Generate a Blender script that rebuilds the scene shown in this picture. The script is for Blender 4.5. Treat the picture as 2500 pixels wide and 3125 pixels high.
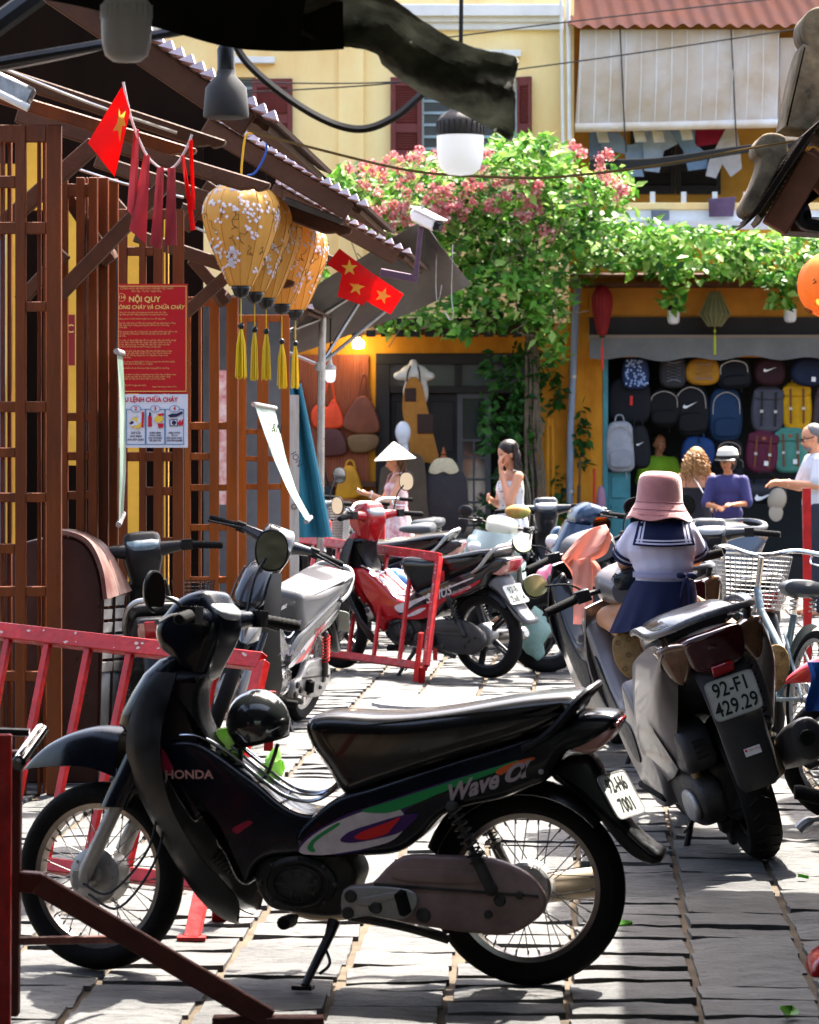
import bpy, bmesh, math, random
from math import sin, cos, pi, radians, sqrt, atan2, hypot
from mathutils import Vector, Matrix, noise
random.seed(7)
R_ = random.Random(11)
V = Vector
SC = bpy.context.scene
COL = SC.collection
for _o in list(bpy.data.objects):
    bpy.data.objects.remove(_o)

# ------------------------------------------------------------------ camera
F = 9500.0           # focal length in pixels of the 2500 px wide photograph
HC = 1.61            # camera height
cam_d = bpy.data.cameras.new('camera')
cam = bpy.data.objects.new('camera', cam_d)
COL.objects.link(cam)
cam.location = (0, 0, HC)
cam.rotation_euler = (radians(90), 0, 0)
cam_d.sensor_fit = 'HORIZONTAL'
cam_d.sensor_width = 24.0
cam_d.lens = F / 2500 * 24.0
cam_d.shift_y = -246.5 / 2500
cam_d.clip_start = 0.1
cam_d.clip_end = 500
cam_d.dof.use_dof = True
cam_d.dof.focus_distance = 12.4
cam_d.dof.aperture_fstop = 8.0
SC.camera = cam

# ------------------------------------------------------------------ light
SUN_EL, SUN_AZ = 60.0, 32.0      # azimuth: degrees to the right of straight ahead
world = bpy.data.worlds.new('World')
SC.world = world
world.use_nodes = True
_wn = world.node_tree
_bg = _wn.nodes['Background']
_sky = _wn.nodes.new('ShaderNodeTexSky')
_sky.sky_type = 'NISHITA'
_sky.sun_disc = False
_sky.sun_elevation = radians(SUN_EL)
_sky.sun_rotation = radians(SUN_AZ)
_sky.air_density = 1.0
_sky.dust_density = 6.0
_sky.ozone_density = 0.4
_wn.links.new(_sky.outputs['Color'], _bg.inputs['Color'])
_bg.inputs['Strength'].default_value = 0.105
sun_d = bpy.data.lights.new('sun', 'SUN')
sun_d.energy = 3.5
sun_d.angle = radians(0.6)
sun_d.color = (1.0, 0.95, 0.87)
sun = bpy.data.objects.new('sun', sun_d)
COL.objects.link(sun)
_sd = V((sin(radians(SUN_AZ)) * cos(radians(SUN_EL)), cos(radians(SUN_AZ)) * cos(radians(SUN_EL)), sin(radians(SUN_EL))))
sun.rotation_euler = _sd.to_track_quat('Z', 'Y').to_euler()
sun.location = _sd * 40
SC.view_settings.view_transform = 'Standard'
SC.view_settings.look = 'None'
SC.view_settings.exposure = 2.9
SC.view_settings.gamma = 1.0
SC.render.engine = 'CYCLES'
SC.cycles.use_denoising = True
SC.cycles.max_bounces = 6
SC.cycles.diffuse_bounces = 3
SC.cycles.glossy_bounces = 3
SC.cycles.transmission_bounces = 6
SC.cycles.transparent_max_bounces = 8
SC.cycles.sample_clamp_indirect = 6.0
SC.cycles.caustics_reflective = False
SC.cycles.caustics_refractive = False

# ------------------------------------------------------------------ helpers
def P(px, py, y):
    "a point of the photograph (2500 px frame) at distance y"
    return V(((px - 1250) / F * y, y, HC - (py - 1316) / F * y))
def VP(vx, vy, y):
    "the same in the 1725 px wide frame"
    return P(vx * 2500 / 1725, vy * 2500 / 1725, y)
def lin(c):
    if isinstance(c, str):
        c = c.lstrip('#')
        c = [int(c[i:i + 2], 16) / 255 for i in (0, 2, 4)]
        return tuple(x / 12.92 if x <= .04045 else ((x + .055) / 1.055) ** 2.4 for x in c)
    return tuple(c)

MATS = {}
def mat(name, color=(.5, .5, .5), rough=.5, metal=0., var=.0, vscale=6., bump=0., bscale=40., coat=0., trans=0., subs=0., emit=0.,
        stretch=None, dark=None, alpha=1., spec=.26, rvar=0., island=None, transl=0., sheen=0.):
    """procedural material: base colour with noise variation, relief and roughness wear"""
    if name in MATS:
        return MATS[name]
    m = bpy.data.materials.new(name)
    m.use_nodes = True
    nt = m.node_tree
    N, L = nt.nodes, nt.links
    b = N['Principled BSDF']
    c = lin(color)
    b.inputs['Base Color'].default_value = (*c, 1)
    b.inputs['Roughness'].default_value = rough
    b.inputs['Metallic'].default_value = metal
    b.inputs['Coat Weight'].default_value = coat
    b.inputs['Coat Roughness'].default_value = .08
    b.inputs['Specular IOR Level'].default_value = spec
    b.inputs['Transmission Weight'].default_value = trans
    b.inputs['Alpha'].default_value = alpha
    if sheen:
        b.inputs['Sheen Weight'].default_value = sheen
    if subs:
        b.inputs['Subsurface Weight'].default_value = subs
        b.inputs['Subsurface Radius'].default_value = (.02, .008, .004)
        b.inputs['Subsurface Scale'].default_value = 1.0
    if emit:
        b.inputs['Emission Color'].default_value = (*c, 1)
        b.inputs['Emission Strength'].default_value = emit
    src = None
    if var or bump or rvar or dark:
        tc = N.new('ShaderNodeTexCoord')
        mp = N.new('ShaderNodeMapping')
        L.new(tc.outputs['Object'], mp.inputs['Vector'])
        if stretch:
            mp.inputs['Scale'].default_value = stretch
    if var:
        nz = N.new('ShaderNodeTexNoise')
        nz.inputs['Scale'].default_value = vscale
        nz.inputs['Detail'].default_value = 7
        nz.inputs['Roughness'].default_value = .65
        L.new(mp.outputs['Vector'], nz.inputs['Vector'])
        rp = N.new('ShaderNodeValToRGB')
        rp.color_ramp.elements[0].position = .3
        rp.color_ramp.elements[1].position = .7
        d = lin(dark) if dark else tuple(x * (1 - var) for x in c)
        rp.color_ramp.elements[0].color = (*d, 1)
        rp.color_ramp.elements[1].color = (*[min(1, x * (1 + var * .5)) for x in c], 1)
        L.new(nz.outputs['Fac'], rp.inputs['Fac'])
        src = rp.outputs['Color']
    if island:
        g = N.new('ShaderNodeNewGeometry')
        rp = N.new('ShaderNodeValToRGB')
        els = rp.color_ramp.elements
        while len(els) < len(island):
            els.new(.5)
        for i, k in enumerate(island):
            els[i].position = i / (len(island) - 1)
            els[i].color = (*lin(k), 1)
        L.new(g.outputs['Random Per Island'], rp.inputs['Fac'])
        src = rp.outputs['Color']
    if src:
        L.new(src, b.inputs['Base Color'])
    if rvar:
        n2 = N.new('ShaderNodeTexNoise')
        n2.inputs['Scale'].default_value = vscale * 2.3
        n2.inputs['Detail'].default_value = 5
        L.new(mp.outputs['Vector'], n2.inputs['Vector'])
        mr = N.new('ShaderNodeMapRange')
        mr.inputs['From Min'].default_value = .3
        mr.inputs['From Max'].default_value = .7
        mr.inputs['To Min'].default_value = max(.02, rough - rvar)
        mr.inputs['To Max'].default_value = min(1, rough + rvar)
        L.new(n2.outputs['Fac'], mr.inputs['Value'])
        L.new(mr.outputs['Result'], b.inputs['Roughness'])
    if bump:
        n3 = N.new('ShaderNodeTexNoise')
        n3.inputs['Scale'].default_value = bscale
        n3.inputs['Detail'].default_value = 6
        L.new(mp.outputs['Vector'], n3.inputs['Vector'])
        bp = N.new('ShaderNodeBump')
        bp.inputs['Strength'].default_value = min(1, bump)
        bp.inputs['Distance'].default_value = .01 * max(1, bump)
        L.new(n3.outputs['Fac'], bp.inputs['Height'])
        L.new(bp.outputs['Normal'], b.inputs['Normal'])
    if transl:
        t = N.new('ShaderNodeBsdfTranslucent')
        mx = N.new('ShaderNodeMixShader')
        mx.inputs[0].default_value = transl
        if src:
            L.new(src, t.inputs['Color'])
        else:
            t.inputs['Color'].default_value = (*c, 1)
        L.new(b.outputs[0], mx.inputs[1])
        L.new(t.outputs[0], mx.inputs[2])
        L.new(mx.outputs[0], N['Material Output'].inputs['Surface'])
    MATS[name] = m
    return m

def spl(pts, k=6, closed=True):
    """Catmull-Rom through points; a point given with a third truthy item stays a corner"""
    n = len(pts)
    out = []
    rng = range(n) if closed else range(n - 1)
    g = lambda i: pts[i % n] if closed else pts[max(0, min(n - 1, i))]
    for i in rng:
        p0, p1, p2, p3 = g(i - 1), g(i), g(i + 1), g(i + 2)
        c1, c2 = len(p1) > 2 and p1[2], len(p2) > 2 and p2[2]
        a0 = p0 if not c1 else p1
        a3 = p3 if not c2 else p2
        for j in range(k):
            t = j / k
            q = []
            for d in (0, 1):
                q.append(.5 * (2 * p1[d] + (p2[d] - a0[d]) * t + (2 * a0[d] - 5 * p1[d] + 4 * p2[d] - a3[d]) * t * t
                               + (-a0[d] + 3 * p1[d] - 3 * p2[d] + a3[d]) * t ** 3))
            out.append(tuple(q))
    if not closed:
        out.append(tuple(pts[-1][:2]))
    return out
def spl3(pts, k=6, closed=False):
    n = len(pts)
    P_ = [V(p) for p in pts]
    g = lambda i: P_[i % n] if closed else P_[max(0, min(n - 1, i))]
    out = []
    for i in (range(n) if closed else range(n - 1)):
        p0, p1, p2, p3 = g(i - 1), g(i), g(i + 1), g(i + 2)
        for j in range(k):
            t = j / k
            out.append(.5 * (2 * p1 + (p2 - p0) * t + (2 * p0 - 5 * p1 + 4 * p2 - p3) * t * t + (-p0 + 3 * p1 - 3 * p2 + p3) * t ** 3))
    if not closed:
        out.append(P_[-1])
    return out
def offs(poly, d):
    "offset a closed polygon inwards by d"
    n = len(poly)
    A = sum(poly[i][0] * poly[(i + 1) % n][1] - poly[(i + 1) % n][0] * poly[i][1] for i in range(n))
    sg = 1 if A > 0 else -1
    out = []
    for i in range(n):
        a, b, c = poly[i - 1], poly[i], poly[(i + 1) % n]
        e1 = (b[0] - a[0], b[1] - a[1]); e2 = (c[0] - b[0], c[1] - b[1])
        l1 = hypot(*e1) or 1e-9; l2 = hypot(*e2) or 1e-9
        n1 = (-e1[1] / l1 * sg, e1[0] / l1 * sg); n2 = (-e2[1] / l2 * sg, e2[0] / l2 * sg)
        m = (n1[0] + n2[0], n1[1] + n2[1])
        ml = hypot(*m)
        if ml < .35:
            m = n1; ml = 1.
            k = 1
        else:
            k = min(1.6, 2 / ml)
        out.append((b[0] + m[0] / ml * d * k, b[1] + m[1] / ml * d * k))
    return out

class MB:
    "collects shapes; build() links them as one mesh object"
    def __init__(s):
        s.v, s.f, s.m = [], [], []
    def add(s, vs, fs, m=0):
        o = len(s.v)
        s.v += [V(x) for x in vs]
        s.f += [tuple(i + o for i in f) for f in fs]
        s.m += [m] * len(fs)
        return s
    def box(s, c, sz, R=None, m=0):
        c = V(c)
        h = [x / 2 for x in sz]
        vs = []
        for x in (-1, 1):
            for y in (-1, 1):
                for z in (-1, 1):
                    p = V((x * h[0], y * h[1], z * h[2]))
                    vs.append(c + (R @ p if R else p))
        return s.add(vs, [(0, 1, 3, 2), (4, 6, 7, 5), (0, 4, 5, 1), (2, 3, 7, 6), (0, 2, 6, 4), (1, 5, 7, 3)], m)
    def beam(s, a, b, w, h, up=(0, 0, 1), m=0):
        a, b = V(a), V(b)
        d = (b - a)
        L = d.length
        d.normalize()
        u = V(up)
        x = d.cross(u)
        if x.length < 1e-4:
            x = d.cross(V((1, 0, 0)))
        x.normalize()
        z = x.cross(d)
        R = Matrix((x, d, z)).transposed()
        return s.box((a + b) / 2, (w, L, h), R, m)
    def tube(s, pts, r, n=8, closed=False, caps=True, m=0, ell=None):
        pts = [V(p) for p in pts]
        k = len(pts)
        rs = r if isinstance(r, (list, tuple)) else [r] * k
        vs, fs = [], []
        d0 = (pts[1] - pts[0]).normalized()
        u = V((0, 0, 1)) if abs(d0.z) < .9 else V((1, 0, 0))
        x = d0.cross(u).normalized()
        for i in range(k):
            if closed:
                d = pts[(i + 1) % k] - pts[i - 1]
            else:
                d = pts[min(k - 1, i + 1)] - pts[max(0, i - 1)]
            if d.length < 1e-9:
                d = d0
            d = d.normalized()
            x = (x - d * x.dot(d))
            if x.length < 1e-6:
                x = d.orthogonal()
            x.normalize()
            y = d.cross(x)
            ex, ey = ell if ell else (1, 1)
            for j in range(n):
                a = 2 * pi * j / n
                vs.append(pts[i] + (x * cos(a) * ex + y * sin(a) * ey) * rs[i])
        for i in range(k if closed else k - 1):
            i2 = (i + 1) % k
            for j in range(n):
                j2 = (j + 1) % n
                fs.append((i * n + j, i * n + j2, i2 * n + j2, i2 * n + j))
        if caps and not closed:
            fs.append(tuple(range(n - 1, -1, -1)))
            fs.append(tuple((k - 1) * n + j for j in range(n)))
        return s.add(vs, fs, m)
    def lathe(s, prof, n=24, M=None, m=0, a0=0., a1=2 * pi, caps=True):
        "profile of (radius, z) turned round z"
        full = abs(a1 - a0 - 2 * pi) < 1e-6
        k = len(prof)
        vs, fs = [], []
        cnt = n if full else n + 1
        for j in range(cnt):
            a = a0 + (a1 - a0) * j / n
            for r, z in prof:
                p = V((r * cos(a), r * sin(a), z))
                vs.append(M @ p if M else p)
        for j in range(n):
            j2 = (j + 1) % cnt
            for i in range(k - 1):
                fs.append((j * k + i, j2 * k + i, j2 * k + i + 1, j * k + i + 1))
        return s.add(vs, fs, m)
    def ring(s, prof, n=40, M=None, m=0, a0=0., a1=2 * pi):
        "closed profile turned round z (a torus-like band)"
        full = abs(a1 - a0 - 2 * pi) < 1e-6
        k = len(prof)
        vs, fs = [], []
        cnt = n if full else n + 1
        for j in range(cnt):
            a = a0 + (a1 - a0) * j / n
            for r, z in prof:
                p = V((r * cos(a), r * sin(a), z))
                vs.append(M @ p if M else p)
        for j in range(n):
            j2 = (j + 1) % cnt
            for i in range(k):
                i2 = (i + 1) % k
                fs.append((j * k + i, j2 * k + i, j2 * k + i2, j * k + i2))
        if not full:
            fs.append(tuple(range(k)))
            fs.append(tuple(n * k + i for i in range(k - 1, -1, -1)))
        return s.add(vs, fs, m)
    def ball(s, c, r, nu=14, nv=9, R=None, m=0):
        c = V(c)
        r = r if isinstance(r, (list, tuple)) else (r, r, r)
        vs, fs = [], []
        for i in range(nv + 1):
            t = pi * i / nv
            for j in range(nu):
                a = 2 * pi * j / nu
                p = V((r[0] * sin(t) * cos(a), r[1] * sin(t) * sin(a), r[2] * cos(t)))
                vs.append(c + (R @ p if R else p))
        for i in range(nv):
            for j in range(nu):
                j2 = (j + 1) % nu
                fs.append((i * nu + j, (i + 1) * nu + j, (i + 1) * nu + j2, i * nu + j2))
        return s.add(vs, fs, m)
    def loft(s, secs, caps=True, closed=True, m=0):
        k = len(secs[0])
        vs = [p for q in secs for p in q]
        fs = []
        for i in range(len(secs) - 1):
            for j in range(k if closed else k - 1):
                j2 = (j + 1) % k
                fs.append((i * k + j, i * k + j2, (i + 1) * k + j2, (i + 1) * k + j))
        if caps:
            fs.append(tuple(range(k - 1, -1, -1)))
            fs.append(tuple((len(secs) - 1) * k + j for j in range(k)))
        return s.add(vs, fs, m)
    def sheet(s, grid, th=0., m=0):
        "a grid of points as a surface, th gives it thickness along its normals"
        nr, nc = len(grid), len(grid[0])
        g = [[V(p) for p in r] for r in grid]
        idx = lambda i, j: i * nc + j
        fs = [(idx(i, j), idx(i, j + 1), idx(i + 1, j + 1), idx(i + 1, j)) for i in range(nr - 1) for j in range(nc - 1)]
        vs = [p for r in g for p in r]
        if th:
            nb = []
            for i in range(nr):
                for j in range(nc):
                    a = g[min(nr - 1, i + 1)][j] - g[max(0, i - 1)][j]
                    b = g[i][min(nc - 1, j + 1)] - g[i][max(0, j - 1)]
                    nn = a.cross(b)
                    if nn.length > 1e-12:
                        nn.normalize()
                    nb.append(g[i][j] + nn * th)
            o = len(vs)
            vs += nb
            fs2 = [tuple(o + k for k in reversed(f)) for f in fs]
            edge = [idx(0, j) for j in range(nc)] + [idx(i, nc - 1) for i in range(1, nr)] + [idx(nr - 1, j) for j in range(nc - 2, -1, -1)] + [idx(i, 0) for i in range(nr - 2, 0, -1)]
            for a in range(len(edge)):
                p, q = edge[a], edge[(a + 1) % len(edge)]
                fs2.append((q, p, o + p, o + q))
            fs = fs + fs2
        return s.add(vs, fs, m)
    def slab(s, poly, y0, y1, r=.012, T=None, steps=3, m=0, r0=None):
        """closed outline in (x,z) made solid from y0 to y1 with rounded rims; T maps (x,y,z) on"""
        r0 = r if r0 is None else r0
        T = T or (lambda x, y, z: V((x, y, z)))
        rings = []
        sg = 1 if y1 > y0 else -1
        for i in range(steps + 1):
            a = pi / 2 * i / steps
            rings.append((r0 * (1 - sin(a)), y0 + sg * r0 * (1 - cos(a)))) if r0 else None
            if not r0:
                rings.append((0, y0)); break
        for i in range(steps + 1):
            a = pi / 2 * i / steps
            rings.append((r * (1 - cos(a)), y1 - sg * r * (1 - sin(a)))) if r else None
            if not r:
                rings.append((0, y1)); break
        secs = []
        for d, y in rings:
            q = offs(poly, d) if d > 1e-7 else poly
            secs.append([T(p[0], y, p[1]) for p in q])
        return s.loft(secs, m=m)
    def plate(s, poly, T, m=0):
        "a flat face through mapped 2D points"
        return s.add([T(*p[:2]) for p in poly], [tuple(range(len(poly)))], m)
    def text(s, txt, M, size=1., font=None, m=0, align='CENTER', sx=1., shear=0., bold=0., wrap=None, spacing=1., ext=0.):
        cu = bpy.data.curves.new('t', 'FONT')
        cu.body = txt
        cu.size = size
        cu.align_x = align
        cu.align_y = 'CENTER'
        cu.shear = shear
        cu.offset = bold
        cu.space_character = spacing
        cu.resolution_u = 3
        cu.extrude = ext
        if wrap:
            cu.text_boxes[0].width = wrap
        o = bpy.data.objects.new('t', cu)
        COL.objects.link(o)
        me = bpy.data.meshes.new_from_object(o.evaluated_get(bpy.context.evaluated_depsgraph_get()))
        vs = [M @ V((v.co.x * sx, v.co.y, v.co.z)) for v in me.vertices]
        fs = [tuple(p.vertices) for p in me.polygons]
        bpy.data.objects.remove(o)
        bpy.data.curves.remove(cu)
        bpy.data.meshes.remove(me)
        return s.add(vs, fs, m)
    def xf(s, M, i0=0):
        s.v[i0:] = [M @ p for p in s.v[i0:]]
        return s
    def warp(s, fn):
        s.v = [V(fn(p)) for p in s.v]
        return s
    def mesh(s, name, mats, smooth=True, ang=38, fix=True):
        me = bpy.data.meshes.new(name)
        me.from_pydata([tuple(p) for p in s.v], [], s.f)
        for k in (mats if isinstance(mats, (list, tuple)) else [mats]):
            me.materials.append(k)
        me.polygons.foreach_set('material_index', s.m)
        me.validate()
        if fix:
            bm = bmesh.new()
            bm.from_mesh(me)
            bmesh.ops.recalc_face_normals(bm, faces=bm.faces)
            bm.to_mesh(me)
            bm.free()
        if smooth:
            me.polygons.foreach_set('use_smooth', [True] * len(me.polygons))
            me.set_sharp_from_angle(angle=radians(ang))
        me.update()
        return me
    def build(s, name, mats, parent=None, smooth=True, ang=38, bev=0, fix=True, M=None):
        me = s.mesh(name, mats, smooth, ang, fix)
        o = bpy.data.objects.new(name, me)
        COL.objects.link(o)
        if parent:
            o.parent = parent
        if M:
            o.matrix_basis = M
        if bev:
            b = o.modifiers.new('edge', 'BEVEL')
            b.width = bev
            b.segments = 1
            b.limit_method = 'ANGLE'
            b.angle_limit = radians(40)
        return o
def tag(o, label=None, cat=None, group=None, kind=None):
    if label: o['label'] = label
    if cat: o['category'] = cat
    if group: o['group'] = group
    if kind: o['kind'] = kind
    return o
def thing(name, label, cat, loc=(0, 0, 0), rz=0., group=None, M=None):
    o = bpy.data.objects.new(name, None)
    COL.objects.link(o)
    o.empty_display_size = .1
    if M is not None:
        o.matrix_basis = M
    else:
        o.location = loc
        o.rotation_euler = (0, 0, rz)
    return tag(o, label, cat, group)
def DS(s_):
    "distance at which one metre spans s_ picture pixels"
    return F / s_
def DG(py):
    "distance of a ground point seen at picture row py"
    return F * HC / (py - 1316)
def MW(o):
    return (MW(o.parent) @ o.matrix_basis) if o.parent else o.matrix_basis.copy()
def kid(mb, name, mats, parent, **kw):
    "build a mesh given in world coordinates as a child of a placed thing"
    mb.xf(MW(parent).inverted())
    return mb.build(name, mats, parent, **kw)
def TR(x=0, y=0, z=0):
    return Matrix.Translation((x, y, z))
def RX(a): return Matrix.Rotation(radians(a), 4, 'X')
def RY(a): return Matrix.Rotation(radians(a), 4, 'Y')
def RZ(a): return Matrix.Rotation(radians(a), 4, 'Z')
def SL(x, y, z): return Matrix.Diagonal((x, y, z, 1))
def frontal(p, w=1.):
    "matrix whose xy plane faces the camera (x right, y up)"
    return Matrix.Translation(p) @ RX(90)
def local(o, M_):
    return M_
def superell(w, h, cx, cz, n=20, e=2.6):
    out = []
    for i in range(n):
        a = 2 * pi * i / n
        c, s_ = cos(a), sin(a)
        out.append((cx + w * (abs(c) ** (2 / e)) * (1 if c > 0 else -1), cz + h * (abs(s_) ** (2 / e)) * (1 if s_ > 0 else -1)))
    return out
# ------------------------------------------------------------------ shared materials
M_brown = mat('brown wood paint', '#672f07', .45, var=.5, vscale=7, bump=.25, bscale=60, stretch=(1, 1, .15), rvar=.1)
M_brown2 = mat('red brown wood paint', '#8a430d', .38, var=.5, vscale=7, bump=.25, bscale=60, stretch=(1, 1, .15), rvar=.12)
M_beam = mat('weathered beam wood', '#4f2f1b', .65, var=.35, vscale=7, bump=.3, bscale=50)
M_dark = mat('black plastic', (.008, .008, .009), .38, var=.2, vscale=20, rvar=.12)
M_rubber = mat('tyre rubber', (.008, .0076, .0076), .8, spec=.1, var=.3, vscale=18, bump=.25, bscale=160)
M_chrome = mat('chrome', (.75, .75, .76), .16, 1., rvar=.08, vscale=10)
M_steel = mat('brushed steel', (.42, .41, .4), .38, 1., var=.3, vscale=12, rvar=.12)
M_alu = mat('dull aluminium', (.36, .35, .34), .5, .7, var=.3, vscale=9, bump=.1, bscale=80, rvar=.12)
M_engine = mat('grimy engine casting', (.055, .052, .05), .62, .5, var=.6, vscale=14, bump=.3, bscale=90)
M_white = mat('white paint', (.78, .78, .76), .5, var=.12, vscale=6)
M_red = mat('red barrier paint', (.5, .02, .018), .38, var=.35, vscale=9, bump=.12, bscale=40, rvar=.15)
M_wire = mat('black cable', (.015, .015, .017), .55)
M_glassdark = mat('dark glass', (.02, .025, .03), .06, 0, coat=.5)
M_mirror = mat('mirror glass', (.8, .82, .82), .03, 1.)
M_skin = mat('skin', '#c98d6c', .5, subs=.12, var=.08, vscale=30)
M_skin2 = mat('tanned skin', '#b0744f', .5, subs=.12, var=.08, vscale=30)

def paver_material():
    m = bpy.data.materials.new('grey slate paving')
    m.use_nodes = True
    N, L = m.node_tree.nodes, m.node_tree.links
    b = N['Principled BSDF']
    g = N.new('ShaderNodeNewGeometry')
    mp = N.new('ShaderNodeMapping')
    mp.inputs['Scale'].default_value = (5.5, 12, 12)
    L.new(g.outputs['Position'], mp.inputs['Vector'])
    n1 = N.new('ShaderNodeTexNoise'); n1.inputs['Scale'].default_value = 1.6; n1.inputs['Detail'].default_value = 9; n1.inputs['Roughness'].default_value = .68
    n1.inputs['Distortion'].default_value = .5
    L.new(mp.outputs['Vector'], n1.inputs['Vector'])
    n2 = N.new('ShaderNodeTexNoise'); n2.inputs['Scale'].default_value = 1.6; n2.inputs['Detail'].default_value = 9
    L.new(g.outputs['Position'], n2.inputs['Vector'])
    rp = N.new('ShaderNodeValToRGB')
    e = rp.color_ramp.elements
    e[0].position, e[0].color = .34, (.03, .029, .027, 1)
    e[1].position, e[1].color = .7, (.15, .146, .138, 1)
    e.new(.46).color = (.092, .09, .085, 1)
    L.new(n1.outputs['Fac'], rp.inputs['Fac'])
    oi = N.new('ShaderNodeNewGeometry')
    ob = N.new('ShaderNodeObjectInfo')
    ad = N.new('ShaderNodeMath'); ad.operation = 'ADD'
    L.new(oi.outputs['Random Per Island'], ad.inputs[0])
    L.new(ob.outputs['Random'], ad.inputs[1])
    fr = N.new('ShaderNodeMath'); fr.operation = 'FRACT'
    L.new(ad.outputs[0], fr.inputs[0])
    mr = N.new('ShaderNodeMapRange'); mr.inputs['To Min'].default_value = .68; mr.inputs['To Max'].default_value = 1.15
    L.new(fr.outputs[0], mr.inputs['Value'])
    mr2 = N.new('ShaderNodeMapRange'); mr2.inputs['From Min'].default_value = .3; mr2.inputs['From Max'].default_value = .7
    mr2.inputs['To Min'].default_value = .55; mr2.inputs['To Max'].default_value = 1.15
    L.new(n2.outputs['Fac'], mr2.inputs['Value'])
    mu = N.new('ShaderNodeMath'); mu.operation = 'MULTIPLY'
    L.new(mr.outputs[0], mu.inputs[0]); L.new(mr2.outputs[0], mu.inputs[1])
    mx = N.new('ShaderNodeVectorMath'); mx.operation = 'SCALE'
    L.new(rp.outputs['Color'], mx.inputs[0]); L.new(mu.outputs[0], mx.inputs['Scale'])
    L.new(mx.outputs[0], b.inputs['Base Color'])
    b.inputs['Roughness'].default_value = .62
    n3 = N.new('ShaderNodeTexNoise'); n3.inputs['Scale'].default_value = 3.2; n3.inputs['Detail'].default_value = 10; n3.inputs['Roughness'].default_value = .7
    L.new(mp.outputs['Vector'], n3.inputs['Vector'])
    bp = N.new('ShaderNodeBump'); bp.inputs['Strength'].default_value = 1.; bp.inputs['Distance'].default_value = .022
    n4 = N.new('ShaderNodeTexNoise'); n4.inputs['Scale'].default_value = 45; n4.inputs['Detail'].default_value = 6; n4.inputs['Roughness'].default_value = .7
    L.new(g.outputs['Position'], n4.inputs['Vector'])
    am = N.new('ShaderNodeMath'); am.operation = 'MULTIPLY_ADD'; am.inputs[1].default_value = .35
    L.new(n4.outputs['Fac'], am.inputs[0]); L.new(n3.outputs['Fac'], am.inputs[2])
    L.new(am.outputs[0], bp.inputs['Height'])
    L.new(bp.outputs['Normal'], b.inputs['Normal'])
    return m
M_paver = paver_material()
M_mortar = mat('dusty mortar', '#544839', .9, var=.5, vscale=8, bump=.5, bscale=70)

# ------------------------------------------------------------------ ground and paving
g = MB()
NX = 40
g.add([(-70, -60, -.016), (70, -60, -.016), (70, 90, -.016), (-70, 90, -.016)], [(0, 1, 2, 3)])
ground = g.build('ground', M_mortar, smooth=False)
tag(ground, 'dusty mortar bed under the street paving', kind='structure')
pavement = thing('pavement', 'grey slate slab paving of the street', None)
pavement['kind'] = 'structure'
def paver_mesh(rr, k):
    nx, ny = 6, 5
    mb = MB()
    vs, fs = [], []
    e = [[rr.uniform(-.008, .008) for _ in range(8)] for _ in range(4)]
    tilt = (rr.uniform(-.005, .005), rr.uniform(-.006, .006))
    for j in range(ny):
        for i in range(nx):
            u, v = i / (nx - 1) - .5, j / (ny - 1) - .5
            x, y = u, v
            if i == 0: x += abs(e[0][j]) * 1.4
            if i == nx - 1: x -= abs(e[1][j]) * 1.4
            if j == 0: y += abs(e[2][i]) * 2.2
            if j == ny - 1: y -= abs(e[3][i]) * 2.2
            z = u * tilt[0] * 2 + v * tilt[1] * 2 + noise.noise(V((u * 3.1 + k * 7, v * 4.3, k))) * .006
            if i in (0, nx - 1) or j in (0, ny - 1):
                z -= rr.uniform(.001, .006)
            vs.append((x, y, z))
    for j in range(ny - 1):
        for i in range(nx - 1):
            a = j * nx + i
            fs.append((a, a + 1, a + nx + 1, a + nx))
    rim = [i for i in range(nx)] + [j * nx + nx - 1 for j in range(1, ny)] + [(ny - 1) * nx + i for i in range(nx - 2, -1, -1)] + [j * nx for j in range(ny - 2, 0, -1)]
    o = len(vs)
    for a in rim:
        vs.append((vs[a][0] * 1.015, vs[a][1] * 1.015, -.06))
    for i in range(len(rim)):
        i2 = (i + 1) % len(rim)
        fs.append((rim[i2], rim[i], o + i, o + i2))
    return mb.add(vs, fs)
rr = random.Random(3)
PV = [paver_mesh(rr, k) for k in range(14)]
PVm = [q.mesh('paver', M_paver, ang=50, fix=False) for q in PV]
SD = V((.063, 1, 0)).normalized()           # the street runs this way
SN = V((SD.y, -SD.x, 0))
slots = []
u = -9.0
while u < 9.5:
    w = rr.uniform(.31, .37)
    t = 5.5 + rr.uniform(0, .3)
    while t < 35.5:
        d = rr.choice([.17, .2, .22, .24, .26, .28, .31])
        c = SD * (t + d / 2) + SN * (u + w / 2)
        px = 1250 + c.x / c.y * F
        gap = rr.uniform(.003, .013)
        sl = (c, w - rr.uniform(.012, .035), d - gap, px, 1316 + F * HC / c.y)
        if -900 < px < 3400:
            slots.append(sl)
        t += d
    u += w
vis = sorted([s_ for s_ in slots if -30 < s_[3] < 2530 and s_[4] < 3190], key=lambda s_: s_[0].y)
near = set(id(s_) for s_ in vis[:300])
far = MB()
for s_ in slots:
    k = rr.randrange(len(PVm))
    z = rr.uniform(-.004, .003)
    ang = rr.uniform(-1.3, 1.3) - math.degrees(atan2(SD.x, SD.y)) * .35
    M_ = TR(s_[0].x, s_[0].y, z) @ RZ(ang) @ SL(s_[1], s_[2], 1)
    if id(s_) in near:
        o = bpy.data.objects.new('paver', PVm[k])
        COL.objects.link(o)
        o.parent = pavement
        o.matrix_basis = M_
    else:
        i0 = len(far.v)
        far.add(PV[k].v, PV[k].f)
        far.xf(M_, i0)
fo = far.build('paver_field', M_paver, pavement, ang=50, fix=False)
fo['kind'] = 'stuff'

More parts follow.
